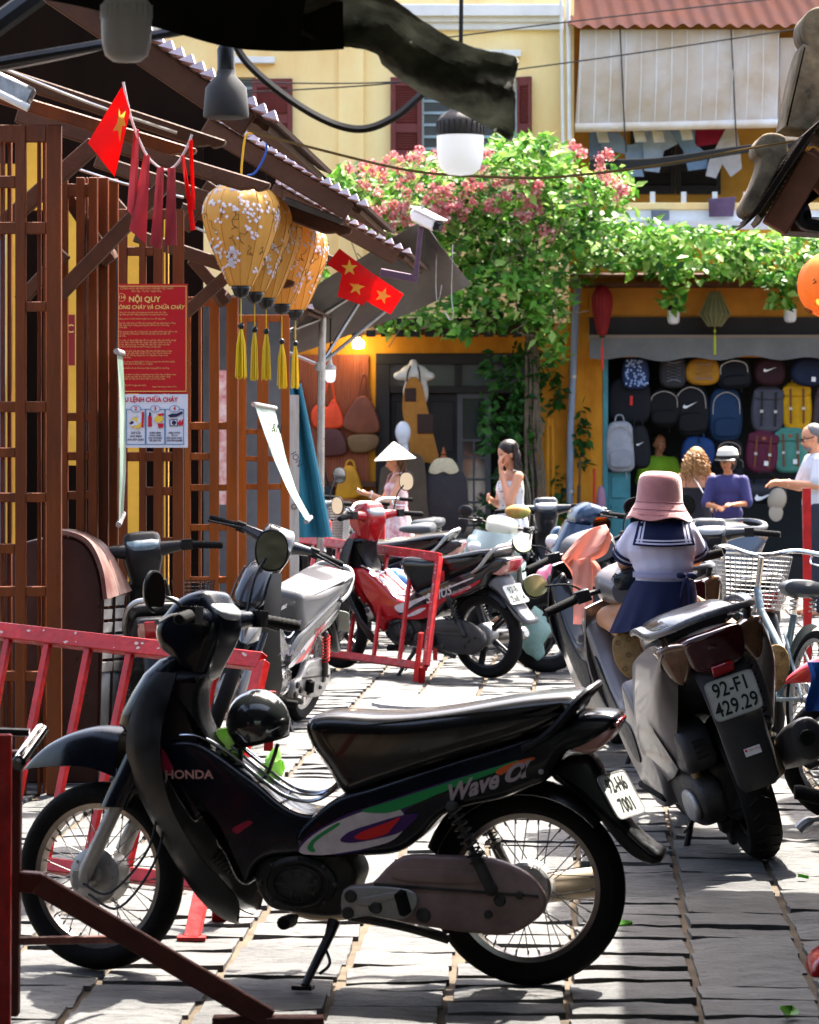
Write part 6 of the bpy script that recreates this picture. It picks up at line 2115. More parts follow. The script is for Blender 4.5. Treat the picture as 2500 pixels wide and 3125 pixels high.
def skirtloft(t, k, m, rows, name='dress', folds=9, amp=.012, n=48):
    "rows of (z, x offset, half depth, half width)"
    secs = []
    R_ = spl3([(r[0], r[2], r[3]) for r in rows], 4)
    X_ = spl3([(r[0], r[1], 0) for r in rows], 4)
    for i, r in enumerate(R_):
        f_ = i / (len(R_) - 1)
        secs.append([V((X_[i].y + (r.y + amp * f_ * sin(a * folds)) * cos(a), (r.z + amp * f_ * sin(a * folds + 1)) * sin(a), r.x)) * k for a in [2 * pi * j / n for j in range(n)]])
    b = MB().loft(secs, caps=False)
    return b.build(name, m, t)
def long_hair(t, k, hd, Mh, m, length, n=60, wave=.0, seed=1, back=True, r=.006, spread=.11):
    rr_ = random.Random(seed)
    b = MB()
    b.ball(hd(-.022, 0, .108), (.095 * k, .083 * k, .086 * k), 18, 12, Mh.to_3x3())
    b.ball(hd(-.05, 0, .05), (.06 * k, .075 * k, .09 * k), 14, 10, Mh.to_3x3())
    for i in range(n):
        a = rr_.uniform(.55 * pi, 1.45 * pi)
        st = hd(-.02 + .085 * cos(a), .082 * sin(a), rr_.uniform(.04, .15))
        L = length * rr_.uniform(.7, 1.05) * k
        p = [st]
        for q in range(1, 9):
            f_ = q / 8
            w = wave * sin(q * 2.4 + i) 
            p.append(st + V((cos(a) * spread * .35 * f_ * k + w, sin(a) * spread * .3 * f_ * k + wave * cos(q * 2.4 + i), -L * f_)))
        b.tube(spl3(p, 2), [r * k * (1 - .5 * j / 16) for j in range(17)], 5)
    return b.build('hair', m, t)
Y_ = DS(332)
# woman in the conical hat, reading her phone
A_ = dict(L=((.12, .2, 1.07), (.30, .06, 1.16), (1, -.1, .15), (0, .3, 1)), R=((.12, -.2, 1.06), (.30, -.03, 1.15), (1, .1, .15), (0, -.2, 1)))
p0 = P(1214, 0, Y_)
t, k, Mh, S, hd = person('woman in a conical straw hat and floral sundress reading a phone', (p0.x, Y_, 0), 180 + 12, 1.43, A_, head=(0, 18))
M_floral = mat('white floral cotton', '#d9cfca', .7, var=1., vscale=9, dark='#b54a52', transl=.1)
d = skirtloft(t, k, M_floral, [(1.27, .015, .10, .145), (1.2, .02, .118, .16), (1.08, .0, .10, .135), (1.0, 0, .1, .14), (.85, 0, .14, .18), (.6, .0, .2, .23), (.4, 0, .24, .27)])
for s_ in (1, -1):
    MB().tube(spl3([S(.1, s_ * .07, 1.27), S(.06, s_ * .1, 1.36), S(-.06, s_ * .1, 1.36), S(-.1, s_ * .07, 1.25)], 4), .006, 5).build('shoulder_strap', M_floral, t)
long_hair(t, k, hd, Mh, mat('light brown wavy hair', '#6b4a33', .5, var=.5, vscale=50), .34, 50, .012, 3)
M_straw = mat('pale palm leaf', '#dcd6c6', .7, var=.15, vscale=20, transl=.15)
b = MB().lathe([(0, .19), (.02, .178), (.215, .0), (.212, -.004), (.02, .172), (0, .182)], 40); b.xf(Mh @ TR(-.01 * k, 0, .085 * k) @ RY(-14) @ SL(.9, .9, .85)); ho = b.build('conical_hat', M_straw, t)
b = MB()
for j in range(12):
    f_ = (j + 1) / 13
    b.ring([(.215 * f_, .19 * (1 - f_) + .001), (.215 * f_ + .0025, .19 * (1 - f_) + .001), (.215 * f_, .19 * (1 - f_) - .002)], 40)
b.xf(Mh @ TR(-.01 * k, 0, .085 * k) @ RY(-14) @ SL(.9, .9, .85)); b.build('hat_hoops', mat('hat hoop', '#cfc6b0', .7), ho)
o = MB().box((0, 0, 0), (.075, .145, .009)).build('smartphone', M_glassdark, bev=.004, M=MW(t) @ TR(*S(.405, .01, 1.19)) @ RY(-28)); tag(o, 'dark smartphone held by the woman in the conical hat', 'phone')
MB().ring([(.027, -.008), (.033, -.008), (.033, .008), (.027, .008)], 16, TR(*S(.29, .06, 1.155)) @ RY(80)).build('watch', M_white, t)
# woman in the dotted dress, hand at her mouth
Y_ = DS(366)
A_ = dict(L=((.1, .19, 1.06), (.12, .05, 1.35), (.1, -.1, 1), (-1, 0, 0)), R=((.05, -.2, 1.05), (.19, -.04, 1.1), (.6, .8, .2), (-.6, .6, 0)))
p0 = P(1562, 0, Y_)
t, k, Mh, S, hd = person('woman in a white dotted dress with her hand at her mouth beside the vine', (p0.x, Y_, 0), 180 + 20, 1.52, A_, head=(5, 22))
b_ = mat('white dotted cotton', '#d5d5d6', .7, transl=.1)
d = skirtloft(t, k, b_, [(1.26, .01, .10, .15), (1.18, .015, .118, .16), (1.06, 0, .10, .135), (.9, 0, .135, .175), (.6, 0, .19, .22), (.3, 0, .24, .26)])
dots = MB(); rr_ = random.Random(4)
for f in d.data.polygons:
    if rr_.random() < .16:
        c, n_ = f.center, f.normal
        tx = n_.orthogonal().normalized(); ty = n_.cross(tx)
        if (c - V((0, 0, c.z))).dot(n_) < 0: n_ = -n_
        dots.add([c + n_ * .003 + (tx * cos(q * pi / 3) + ty * sin(q * pi / 3)) * .007 for q in range(6)], [tuple(range(6))])
do_ = dots.build('dots', M_ink, d, smooth=False, fix=False)
long_hair(t, k, hd, Mh, M_hairD, .34, 80, .006, 5)
MB().tube(spl3([S(.06, .12, 1.36), S(-.08, .13, 1.3), S(-.13, .12, 1.1), S(-.1, .16, .85)], 5), .015, 6, ell=(1, .35)).build('bag_strap', M_dark, t)
# seller in the lime shirt
Y_ = YL + .55
A_ = dict(L=((.05, .24, 1.05), (.2, .16, .95), (1, 0, 0), (0, 0, -1)), R=((.05, -.24, 1.05), (.22, -.1, .95), (1, 0, 0), (0, 0, -1)))
p0 = P(2010, 0, Y_)
t, k, Mh, S, hd = person('woman in a lime green shirt standing inside the backpack shop', (p0.x, Y_, 0), -75, 1.57, A_, skin=M_skin2, head=(20, 0))
torso_shirt(t, k, S, mat('lime green jersey', '#7fb024', .7, var=.12, vscale=5), .85, A_)
b = MB().ball(hd(-.03, 0, .11), (.088 * k, .083 * k, .08 * k), 18, 12, Mh.to_3x3()).ball(hd(-.085, 0, .05), .04 * k); b.build('hair', M_hairD, t)
# woman with blond curls, seen from behind
Y_ = DS(318)
A_ = dict(L=((.05, .22, 1.05), (.22, .12, 1.0), (1, 0, 0), (0, 0, -1)), R=((.04, -.22, 1.04), (.2, -.16, .95), (1, 0, 0), (0, 0, -1)))
p0 = P(2125, 0, Y_)
t, k, Mh, S, hd = person('woman with blond curls and a black strappy top seen from behind', (p0.x, Y_, 0), 90 - 8, 1.44, A_, head=(-10, 8))
skirtloft(t, k, mat('black knit', (.012, .012, .016), .8), [(1.19, 0, .115, .165), (1.1, 0, .108, .145), (1.0, 0, .105, .14), (.85, 0, .125, .175), (.5, 0, .15, .2), (.3, 0, .16, .2)], amp=.004)
for s_ in (1, -1):
    MB().tube(spl3([S(.1, s_ * .09, 1.2), S(.03, s_ * .11, 1.36), S(-.06, s_ * .11, 1.34), S(-.1, s_ * .1, 1.18)], 4), .004, 5).build('shoulder_strap', M_dark, t)
MB().tube(spl3([S(.05, .08, 1.38), S(-.09, .02, 1.3), S(-.13, -.1, 1.1), S(-.08, -.17, .95)], 5), .005, 5).build('bag_chain', M_chrome, t)
rr_ = random.Random(8); b = MB()
b.ball(hd(-.02, 0, .1), (.1 * k, .09 * k, .095 * k), 16, 10, Mh.to_3x3())
for i in range(150):
    a = rr_.uniform(.3 * pi, 1.7 * pi); e = rr_.uniform(-.2, 1.3)
    st = hd(-.02 + .09 * cos(a) * cos(e), .088 * sin(a) * cos(e), .1 + .08 * sin(e))
    out = V((cos(a) - .3, sin(a) * .9, 0))
    L = rr_.uniform(.12, .3)
    pts = []
    for q in range(22):
        f_ = q / 21
        pts.append(st + V((0, 0, -L * f_)) + out * .06 * sin(f_ * 2.2) + V((cos(q * 1.15 + i), sin(q * 1.15 + i), 0)) * .011)
    b.tube(pts, .0042, 4)
b.build('hair', M_hairB, t)
# woman with the cap
Y_ = DS(325)
A_ = dict(L=((.06, .22, 1.06), (.26, .1, 1.05), (1, -.4, .1), (0, -.3, -1)), R=((.08, -.22, 1.05), (.28, -.05, 1.02), (1, .4, 0), (0, .3, -1)))
p0 = P(2222, 0, Y_)
t, k, Mh, S, hd = person('woman in a cream and black cap and a violet shirt beside the blond curls', (p0.x, Y_, 0), -105, 1.41, A_, skin=M_skin2, head=(-14, 4))
torso_shirt(t, k, S, mat('violet cotton', '#35325f', .75, var=.2, vscale=8), .95, A_)
MB().ball(hd(-.03, 0, .06), (.085 * k, .085 * k, .1 * k), 16, 10, Mh.to_3x3()).build('hair', M_hairD, t)
b = MB().lathe([(.102, .0), (.104, .03), (.09, .075), (.05, .1), (0, .106)], 24); b.xf(Mh @ TR(-.004, 0, .115 * k)); co = b.build('cap', mat('cream cap', '#cfc8ba', .8), t)
g_ = [[V((.09 * cos(a) + u * .075 * cos(a), .098 * sin(a) + u * .02 * sin(a), .005 - u * .02)) for u in (0, .5, 1)] for a in [(-1.1 + 2.2 * j / 10) for j in range(11)]]
b = MB().sheet(g_, .005); b.ring([(.1, -.004), (.106, -.004), (.106, .026), (.1, .026)], 24); b.xf(Mh @ TR(-.004, 0, .115 * k)); b.build('cap_brim', M_dark, co)
# man in the white shirt at the right edge
Y_ = DS(352)
A_ = dict(L=((.06, .23, 1.1), (.3, .1, 1.13), (1, -.5, .1), (0, -.3, -1)), R=((.08, -.22, 1.08), (.31, .0, 1.11), (1, .3, .1), (0, .3, -1)))
p0 = P(2490, 0, Y_)
t, k, Mh, S, hd = person('grey haired man with glasses and a white shirt at the right edge', (p0.x, Y_, 0), 180 + 8, 1.66, A_, head=(0, 16))
torso_shirt(t, k, S, mat('white cotton shirt', '#c9cad0', .75, transl=.08, var=.06), .8, A_)
b = MB()
for s_ in (1, -1):
    cap(b, S(0, s_ * .085, .9), S(.01, s_ * .085, .46), .1, .075); cap(b, S(.01, s_ * .085, .46), S(-.01, s_ * .085, .08), .075, .07)
b.ball(S(0, 0, .9), (.125, .175, .12))
remeshed(b, 'trousers', .013, mat('dark slate jeans', '#2a2e38', .8, var=.3, vscale=10), t)
b = MB().ball(hd(-.025, 0, .11), (.083 * k, .078 * k, .078 * k), 18, 12, Mh.to_3x3()).ball(hd(-.05, 0, .06), (.05 * k, .073 * k, .06 * k), 14, 9, Mh.to_3x3()); b.build('hair', M_hairG, t)
b = MB().ball(hd(.055, 0, -.008), (.032 * k, .04 * k, .028 * k), 12, 8, Mh.to_3x3()); b.build('beard', M_hairG, t)
b = MB()
for s_ in (1, -1):
    b.tube([hd(.092 + .0 * q, s_ * .033 + .021 * cos(q * pi / 6), .073 + .017 * sin(q * pi / 6)) for q in range(12)], .0035, 5, closed=True)
    b.tube([hd(.088, s_ * .055, .08), hd(.0, s_ * .078, .078)], .0035, 5)
b.tube([hd(.094, -.012, .08), hd(.094, .012, .08)], .003, 5)
b.build('glasses', M_black, t)
MB().ring([(.025, -.006), (.031, -.006), (.031, .006), (.025, .006)], 16, TR(*S(.26, .11, 1.125)) @ RY(80)).build('bracelet', M_white, t)

# ------------------------------------------------------------------ child on the scooter
YQ = DS(757)
cq = P(2020, 1850, YQ)
t = thing('person', 'small child in a pink bucket hat and sailor blouse sitting on the silver grey scooter', 'person', (cq.x, YQ, 0))
def cp(px, py, dy=0.):
    p = P(px, py, YQ + dy) - V((cq.x, YQ, 0))
    return V((p.x, dy, p.z))
M_cskin = mat('child skin', '#c08d6c', .5, subs=.1)
b = MB()
hips, waist, chest, neck, headc = cp(2030, 1820), cp(2024, 1760), cp(2020, 1665), cp(2014, 1600), cp(2012, 1540)
b.ball(hips, (.125, .10, .09)); b.ball(waist, (.105, .085, .1)); b.ball(chest, (.125, .085, .12)); cap(b, chest, neck, .06, .042)
b.ball(headc + V((0, .01, 0)), (.075, .085, .09)); b.ball(headc + V((0, .05, -.04)), (.055, .05, .055)); b.ball(headc + V((0, .095, -.02)), (.012, .015, .014))
for s_ in (1, -1):
    b.ball(headc + V((s_ * .075, .01, -.015)), (.01, .016, .024))
    sh = cp(2020 + s_ * 76, 1624); el = cp(2020 + s_ * 108 - 6, 1715 - (s_ > 0) * 10, .1); wr = cp(2020 + s_ * 90, 1690, .32)
    cap(b, sh, el, .042, .033); cap(b, el, wr, .033, .024); hand(b, wr, (-.1 * s_, 1, -.2), (0, -.1, -1), .75)
    hip = hips + V((s_ * .06, .02, -.03)); kn = hips + V((s_ * .22, .22, -.1)); an = V((cp(1935 if s_ < 0 else 2330, 1950)[0], -.02, cp(0, 1955 if s_ < 0 else 1985)[2]))
    cap(b, hip, kn, .065, .048); cap(b, kn, an, .045, .03)
    cap(b, an, an + V((-.01 * s_, .02, -.09)), .03, .028)
remeshed(b, 'body', .008, M_cskin, t, smooth=4)
M_blouse = mat('white cotton blouse', '#cfcbe0', .75, transl=.1, var=.06, vscale=6, bump=.15, bscale=12)
M_navy = mat('navy cotton', '#121a3d', .8, var=.2, vscale=10)
b = MB()
b.ball(waist, (.115, .095, .10)); b.ball(chest, (.145, .105, .13)); b.ball(cp(2020, 1625), (.142, .08, .045)); b.ball(cp(2024, 1720), (.125, .1, .09))
for s_ in (1, -1):
    sh = cp(2020 + s_ * 76, 1626); el = cp(2020 + s_ * 108 - 6, 1706 - (s_ > 0) * 10, .09)
    cap(b, sh, sh + (el - sh) * .75, .048, .058)
bl = remeshed(b, 'blouse', .009, M_blouse, t, smooth=4)
for s_ in (1, -1):
    sh = cp(2020 + s_ * 76, 1626); el = cp(2020 + s_ * 108 - 6, 1706 - (s_ > 0) * 10, .09)
    dd = (el - sh).normalized(); c = sh + (el - sh) * .9
    for q in (-.032, -.008):
        MB().ring([(.057, -.006), (.0605, -.006), (.0605, .006), (.057, .006)], 28, TR(*(c + dd * q)) @ dd.to_track_quat('Z', 'Y').to_matrix().to_4x4()).build('cuff_stripe', M_navy, t)
# sailor collar on the back: a cloth panel with pale stripes
def col_pt(u, v):
    x = 2026 + (u - .5) * (150 + 38 * v); y = 1588 + 76 * v + 6 * sin(u * pi) * v
    return cp(x, y, -.117 + .04 * (u - .5) ** 2 * 4 + .045 * (1 - v) ** 2)
kidl = lambda g_, nm, m, th=.004: MB().sheet(g_, th).build(nm, m, t)
kidl([[col_pt(i / 10, j / 8) for i in range(11)] for j in range(9)], 'sailor_collar', M_navy)
def strip(u0, v0, u1, v1, nm='collar_stripe'):
    kidl([[col_pt(u0 + (u1 - u0) * i / 8, v0 + (v1 - v0) * j / 3) + V((0, -.005, 0)) for i in range(9)] for j in range(4)], nm, M_blouse, .001)
for u in (.06, .12):
    strip(u - .018, .05, u + .018, .9); strip(1 - u - .018, .05, 1 - u + .018, .9)
strip(.03, .74, .97, .80); strip(.03, .86, .97, .92)
# skirt
g_ = []
for i in range(12):
    v = i / 11
    row = []
    for j in range(49):
        a = 2 * pi * j / 48
        rx, ry = .115 + .055 * v ** .7, .1 + .06 * v
        p = V((rx * cos(a) * (1 + .05 * v * sin(a * 11)), ry * sin(a) * (1 + .05 * v * cos(a * 11)), 0))
        c = cp(2028 - 30 * v, 1772 + 132 * v)
        row.append(c + p + V((0, .03 * v, .04 * v * cos(a) * 1.)))
    g_.append(row)
kidl(g_, 'skirt', M_navy)
g_ = [[cp(2026, 1752) + V((.122 * cos(a), .106 * sin(a), dz)) for a in [2 * pi * j / 32 for j in range(33)]] for dz in (.01, -.012)]
kidl(g_, 'waistband', mat('pale waistband', '#8d8ba8', .8), .003)
b = MB(); c = cp(2095, 1765, -.11)
for q in ((-.02, .012), (.022, .012)):
    b.ball(c + V((q[0], 0, q[1])), (.02, .01, .013), 10, 6)
b.tube(spl3([c, c + V((.01, -.01, -.04)), c + V((.015, -.005, -.1))], 4), .009, 6); b.tube(spl3([c, c + V((-.012, -.01, -.03)), c + V((-.02, -.005, -.08))], 4), .009, 6)
b.build('bow', M_navy, t)
# bucket hat
M_hat = mat('pink corduroy', '#a66c6a', .85, var=.12, vscale=25, bump=.25, bscale=180, sheen=.5)
hz = cp(0, 1577)[2]
b = MB()
pr_ = spl([(.0, .19), (.05, .188), (.078, .178), (.092, .158), (.098, .12), (.102, .075), (.104, .062)], 3, False)
br_ = spl([(.103, .062), (.115, .04), (.132, .012), (.143, -.003), (.145, -.008)], 3, False)
secs = []
for r, z in pr_ + br_[1:]:
    secs.append([V((r * cos(a) * (1 + (.025 * sin(a * 5 + 1) * max(0, (.06 - z) / .06) if z < .06 else .015 * sin(a * 3) * (z / .2))), r * sin(a), z + (.008 * sin(a * 4) if z < .02 else 0))) for a in [2 * pi * j / 56 for j in range(56)]])
b.loft(secs, caps=False)
ho = b.build('bucket_hat', M_hat, t, M=TR(headc.x, headc.y + .015, hz) @ RY(2) @ SL(.92, .92, .97))
b = MB()
for rr0, z in ((.1045, .062), (.121, .032), (.134, .01)):
    b.ring([(rr0, z - .0015), (rr0 + .002, z), (rr0, z + .0015)], 56)
b.build('hat_seam', mat('pink thread', '#9a5f66', .8), ho)
b = MB().ball(headc + V((0, -.012, -.035)), (.078, .08, .075)); b.build('hair', M_hairD, t)
# shoes with tan soles towards the camera
for s_, (x, y), an in ((-1, (1918, 2000), -18), (1, (2365, 2040), 10)):
    so = superell(.058, .098, 0, 0, 28, 2.2)
    so = [(p[0] * (1 - .18 * (p[1] < 0) * (-p[1] / .1)), p[1]) for p in so]
    c = cp(x, y, -.05)
    Mx = TR(*c) @ RY(an) @ RX(-14)
    b = MB().slab(so, -.012, .035, .006, lambda X, Y, Z: Mx @ V((X, Y, Z))); sh_ = b.build('shoe', mat('tan shoe sole', '#85693f', .8, var=.35, vscale=30, bump=.4, bscale=90), t)
    b = MB()
    for q in ((-.025, .06), (.022, .06), (-.03, -.05), (.025, -.055), (0, 0)):
        b.ring([(.007, -.0005), (.01, -.0005), (.01, .0015), (.007, .0015)], 10, Mx @ TR(q[0], -.0125, q[1]) @ RX(90))
    b.build('sole_studs', mat('sole stud', '#5b4526', .8), sh_)
# ------------------------------------------------------------------ backpack shop
def wk(parent, name, m, quads, bev=0):
    mb = MB()
    for q in quads:
        rect(mb, *q)
    return kid(mb, name, m, parent, smooth=False, bev=bev)
sh = thing('backpack_shop', 'dark open backpack shop with teal door jamb and grey valance', 'shop', (P(2200, 0, YL).x, YL, 0))
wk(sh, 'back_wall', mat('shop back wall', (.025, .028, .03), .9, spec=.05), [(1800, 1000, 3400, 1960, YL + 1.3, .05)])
x0, x1 = P(1848, 0, YL).x, P(3300, 0, YL).x
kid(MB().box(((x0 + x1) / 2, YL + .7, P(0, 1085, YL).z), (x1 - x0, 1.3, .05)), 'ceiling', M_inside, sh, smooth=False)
kid(MB().box((x0 - .02, YL + .75, 1.4), (.05, 1.2, 2.8)), 'side_wall', M_teal, sh, smooth=False)
wk(sh, 'door_jamb', M_teal, [(1840, 1090, 1856, 1790, YL - .04, .1)], .006)
wk(sh, 'door_leaf', M_teal, [(1856, 1440, 1924, 1790, YL + .06, .04), (1866, 1455, 1912, 1520, YL + .045, .02), (1866, 1540, 1912, 1760, YL + .045, .02)], .005)
wk(sh, 'valance_box', M_darkdoor, [(1800, 968, 3300, 1024, YL - .1, .1)])
wk(sh, 'valance_bar', mat('valance bar', '#7a6a5a', .6), [(1795, 1022, 3300, 1030, YL - .33, .05)])
g_ = []
for j in range(81):
    x = 1800 + 1000 * j / 80
    lo = 1094 + 6 * sin(x * .035) + 3 * sin(x * .013)
    g_.append([P(x, 1028 + (lo - 1028) * v, YL - .32 - .02 * sin(x * .05) * v) for v in (0, .5, 1)])
kid(MB().sheet(g_, .004), 'valance_cloth', mat('grey valance cloth', (.13, .13, .125), .8, var=.2, vscale=4), sh)
wk(sh, 'eave_board', M_beam, [(1740, 862, 3300, 874, YL - .45, .35)])
wk(sh, 'fascia', mat('ochre fascia', '#b5782a', .8, var=.3, vscale=3), [(1800, 878, 3300, 968, YL - .05, .04)])
wk(sh, 'counter', M_darkdoor, [(1930, 1700, 3000, 1790, YL + .3, .6)])
def swoosh(cx, cy, w, rot=0.):
    pts = [(-.5, .12), (-.42, .22), (-.25, .2), (.5, -.2), (-.18, .05), (-.33, .04), (-.4, -.05)]
    c, s_ = cos(rot), sin(rot)
    return [(cx + (x * c - y * s_) * w, cy + (x * s_ + y * c) * w) for x, y in pts]
def backpack(label, cx, cy, w, h, col, style='', d=.16, Y=None, strap='#5a2d18'):
    "hanging backpack > body, pocket, straps ..., given in crop pixels of the right shop"
    px, py, w, h = 1600 + .5217 * cx, 800 + .5217 * cy, w * .56, h * .56
    Y = (Y or YL + .02) + .0
    t = thing('backpack', label, 'backpack', P(px, py + h / 2, Y), group='backpacks hung in the shop')
    c = P(px, py, Y); W, H = w / 2 / F * Y, h / 2 / F * Y
    m = mat('bag ' + label, col, .75, var=.22, vscale=9, bump=.15, bscale=50)
    T = lambda x, y, z: V((c.x + x, y, c.z + z))
    out = [(x * (1 - .1 * max(0, z / H)), z) for x, z in superell(W, H, 0, 0, 36, R_.uniform(2.5, 4.2))]
    kid(MB().slab(out, Y + d * .5, Y - d * .5, min(W, .055), T, steps=4), 'body', m, t)
    m2 = mat('bag pocket ' + label, tuple(x * .82 for x in lin(col)), .75, var=.2, vscale=9)
    f = Y - d * .5
    if 'roll' in style or 'str' in style:
        kid(MB().slab(superell(W * .93, H * .24, 0, H * .62, 24, 4), f + .02, f - .02, .02, T), 'lid', m2, t)
        for s_ in (-1, 1):
            kid(MB().box((c.x + s_ * W * .42, f - .026, c.z), (.022, .008, H * 1.45)), 'strap', mat('strap ' + strap, strap, .6), t, smooth=False)
            kid(MB().box((c.x + s_ * W * .42, f - .033, c.z - H * .1), (.032, .008, .03)), 'buckle', M_steel, t, smooth=False)
    if 'poc' in style or not style:
        kid(MB().slab(superell(W * .78, H * .36, 0, -H * .48, 24, 3.5), f + .02, f - .03, .025, T), 'pocket', m2, t)
        kid(MB().tube(spl3([(c.x - W * .8, f + .006, c.z), (c.x - W * .7, f - .008, c.z + H * .55), (c.x, f - .012, c.z + H * .8), (c.x + W * .7, f - .008, c.z + H * .55), (c.x + W * .8, f + .006, c.z)], 4), .005, 5), 'zip', M_steel, t)
        kid(MB().tube([(c.x + W * .3, f - .03, c.z - H), (c.x + W * .34, f - .02, c.z - H * 1.25)], .007, 5), 'strap_end', m2, t)
    if 'cord' in style:
        pts = []
        for q in range(7):
            pts.append(V((c.x + (W * .5 if q % 2 else -W * .5), f - .02, c.z + H * .6 - q * H * .2)))
        kid(MB().tube(pts, .005, 5).tube([p + V((0, -.004, 0)) if i % 1 == 0 else p for i, p in enumerate([V((2 * c.x - p.x, p.y, p.z)) for p in pts])], .005, 5), 'elastic_cord', mat('cord tone', '#8a8a92', .6), t)
    if 'tag' in style:
        kid(MB().box((c.x + W * .25, f - .03, c.z - H * .5), (.045, .004, .05)), 'tag', M_white, t, smooth=False)
    if 'red' in style:
        kid(MB().box((c.x + W * .1, f - .03, c.z + H * .0), (.03, .004, .1)), 'tag', D_red, t, smooth=False)
    if 'logo' in style:
        mb = MB(); mb.add([P(x, y, f - .012 - .02 * ('poc' in style)) for x, y in swoosh(px, py - h * .08, w * .42)], [(0, 1, 2, 3, 4, 5, 6)]); kid(mb, 'logo', M_white, t, smooth=False)
    if 'dia' in style:
        z = c.z + H * .62
        kid(MB().add([(c.x, f - .024, z + .022), (c.x + .03, f - .024, z), (c.x, f - .024, z - .022), (c.x - .03, f - .024, z)], [(0, 1, 2, 3)]), 'patch', mat('tan leather', '#8a5030', .6), t, smooth=False)
    if 'flor' in style:
        rr_ = random.Random(9); mb = MB()
        for q in range(60):
            x, z = rr_.uniform(-.8, .8) * W, rr_.uniform(-.8, .8) * H
            mb.add([(c.x + x + .013 * cos(k * 1.05), f - .004, c.z + z + .013 * sin(k * 1.05)) for k in range(6)], [tuple(range(6))])
        kid(mb, 'floral_print', mat('pale blue print', '#8fa6d0', .7), t, smooth=False)
    kid(MB().tube(spl3([(c.x - .05, Y - .02, c.z + H - .01), (c.x - .03, Y - .02, c.z + H + .06), (c.x + .03, Y - .02, c.z + H + .06), (c.x + .05, Y - .02, c.z + H - .01)], 4), .009, 6), 'handle', m2, t)
    t.rotation_euler.y = radians(R_.uniform(-6, 6))
    t.rotation_euler.z = radians(R_.uniform(-8, 8))
    return t
Z2 = YL + .34
for a in (('small blue floral backpack at the top left of the shop', 650, 650, 150, 175, '#25345a', 'flor'), ('charcoal backpack laced with pale cords', 870, 640, 150, 180, '#2f2f33', 'cord'),
          ('mustard yellow backpack laced with dark cords', 1045, 640, 195, 150, '#a8741c', 'cord'), ('plain black backpack right of the mustard one', 1235, 650, 185, 170, '#0d1018', ''),
          ('maroon and black backpack with a white logo', 1430, 640, 175, 155, '#2c1018', 'logo'), ('navy backpack with a white tag at the top right', 1650, 640, 190, 160, '#141f38', 'tag'),
          ('big black backpack with a red tag', 612, 810, 245, 255, '#11131a', 'red'), ('black backpack in the shade behind the green shirt', 820, 850, 180, 220, '#090a0d', ''),
          ('black backpack with a white logo in the middle of the shop', 990, 860, 195, 300, '#0c0e13', 'logopoc'), ('dark blue backpack right of the black logo one', 1178, 890, 185, 300, '#133050', 'poc'),
          ('heather grey backpack with two black straps', 1420, 860, 180, 260, '#4a4a54', 'str'), ('bright yellow backpack with two brown straps', 1595, 842, 165, 262, '#c8960c', 'str'),
          ('grey brown backpack at the right edge', 1745, 850, 130, 260, '#4b3f42', 'str'), ('pale grey and black backpack beside the teal jamb', 570, 1080, 165, 280, '#9a9ba2', 'poc'),
          ('black backpack with white logo patch beside the pale grey one', 690, 1080, 110, 240, '#101217', 'logo'), ('blue backpack with a white label above the blond curls', 1012, 1110, 185, 165, '#17386a', 'tag'),
          ('black backpack above the cream cap', 1195, 1120, 150, 160, '#121316', ''), ('maroon backpack with tan straps', 1380, 1110, 182, 240, '#5c1f36', 'strdiatag'),
          ('sea green backpack with brown straps', 1562, 1100, 185, 250, '#4d8a7c', 'strdiatag'), ('small black backpack under the cream cap row', 1250, 1200, 60, 110, '#16171b', '')):
    lab, cx, cy, w, h, col, st = a
    backpack(lab, cx, cy, w, h, col, st, d=.15, Y=YL + (.02 if cy < 760 else .16 if cy < 1000 else .0 if cx < 760 else .14), strap='#17181c' if 'grey backpack with two' in lab else '#6b3a1e')
t = thing('duffel_bag', 'black duffel bag with a white logo lying at the front of the shop', 'duffel bag', P(2330, 1545, YL - .3))
c = P(2330, 1500, YL - .3)
kid(MB().loft([[c + V((x, .13 * r * cos(a), .13 * r * sin(a))) for a in [2 * pi * j / 20 for j in range(20)]] for x, r in ((-.24, .7), (-.22, .95), (0, 1.02), (.22, .95), (.24, .7))]), 'body', mat('black nylon', (.012, .014, .02), .55, bump=.2, bscale=30), t)
mb = MB(); mb.add([P(x, y, YL - .44) for x, y in swoosh(2340, 1512, 74)], [(0, 1, 2, 3, 4, 5, 6)]); kid(mb, 'logo', M_white, t, smooth=False)
kid(MB().tube(spl3([c + V((-.12, -.1, .1)), c + V((-.06, -.16, .2)), c + V((.06, -.16, .2)), c + V((.12, -.1, .1))], 4), .012, 6), 'handle', M_dark, t)
t = thing('beige_cap', 'beige cap hanging with its brim down beside the duffel bag', 'cap', P(2370, 1570, YL - .5))
c = P(2372, 1525, YL - .5)
kid(MB().ball(c, (.1, .07, .13), 16, 10, Matrix.Rotation(radians(15), 3, 'Y')), 'crown', mat('beige canvas', '#a99a86', .85), t)
kid(MB().slab(spl([(-.07, -.08), (.05, -.1), (.04, -.2), (-.03, -.23), (-.09, -.17)], 4), 0, .012, .004, lambda x, y, z: c + V((x, y - .05, z))), 'brim', MATS['beige canvas'], t)
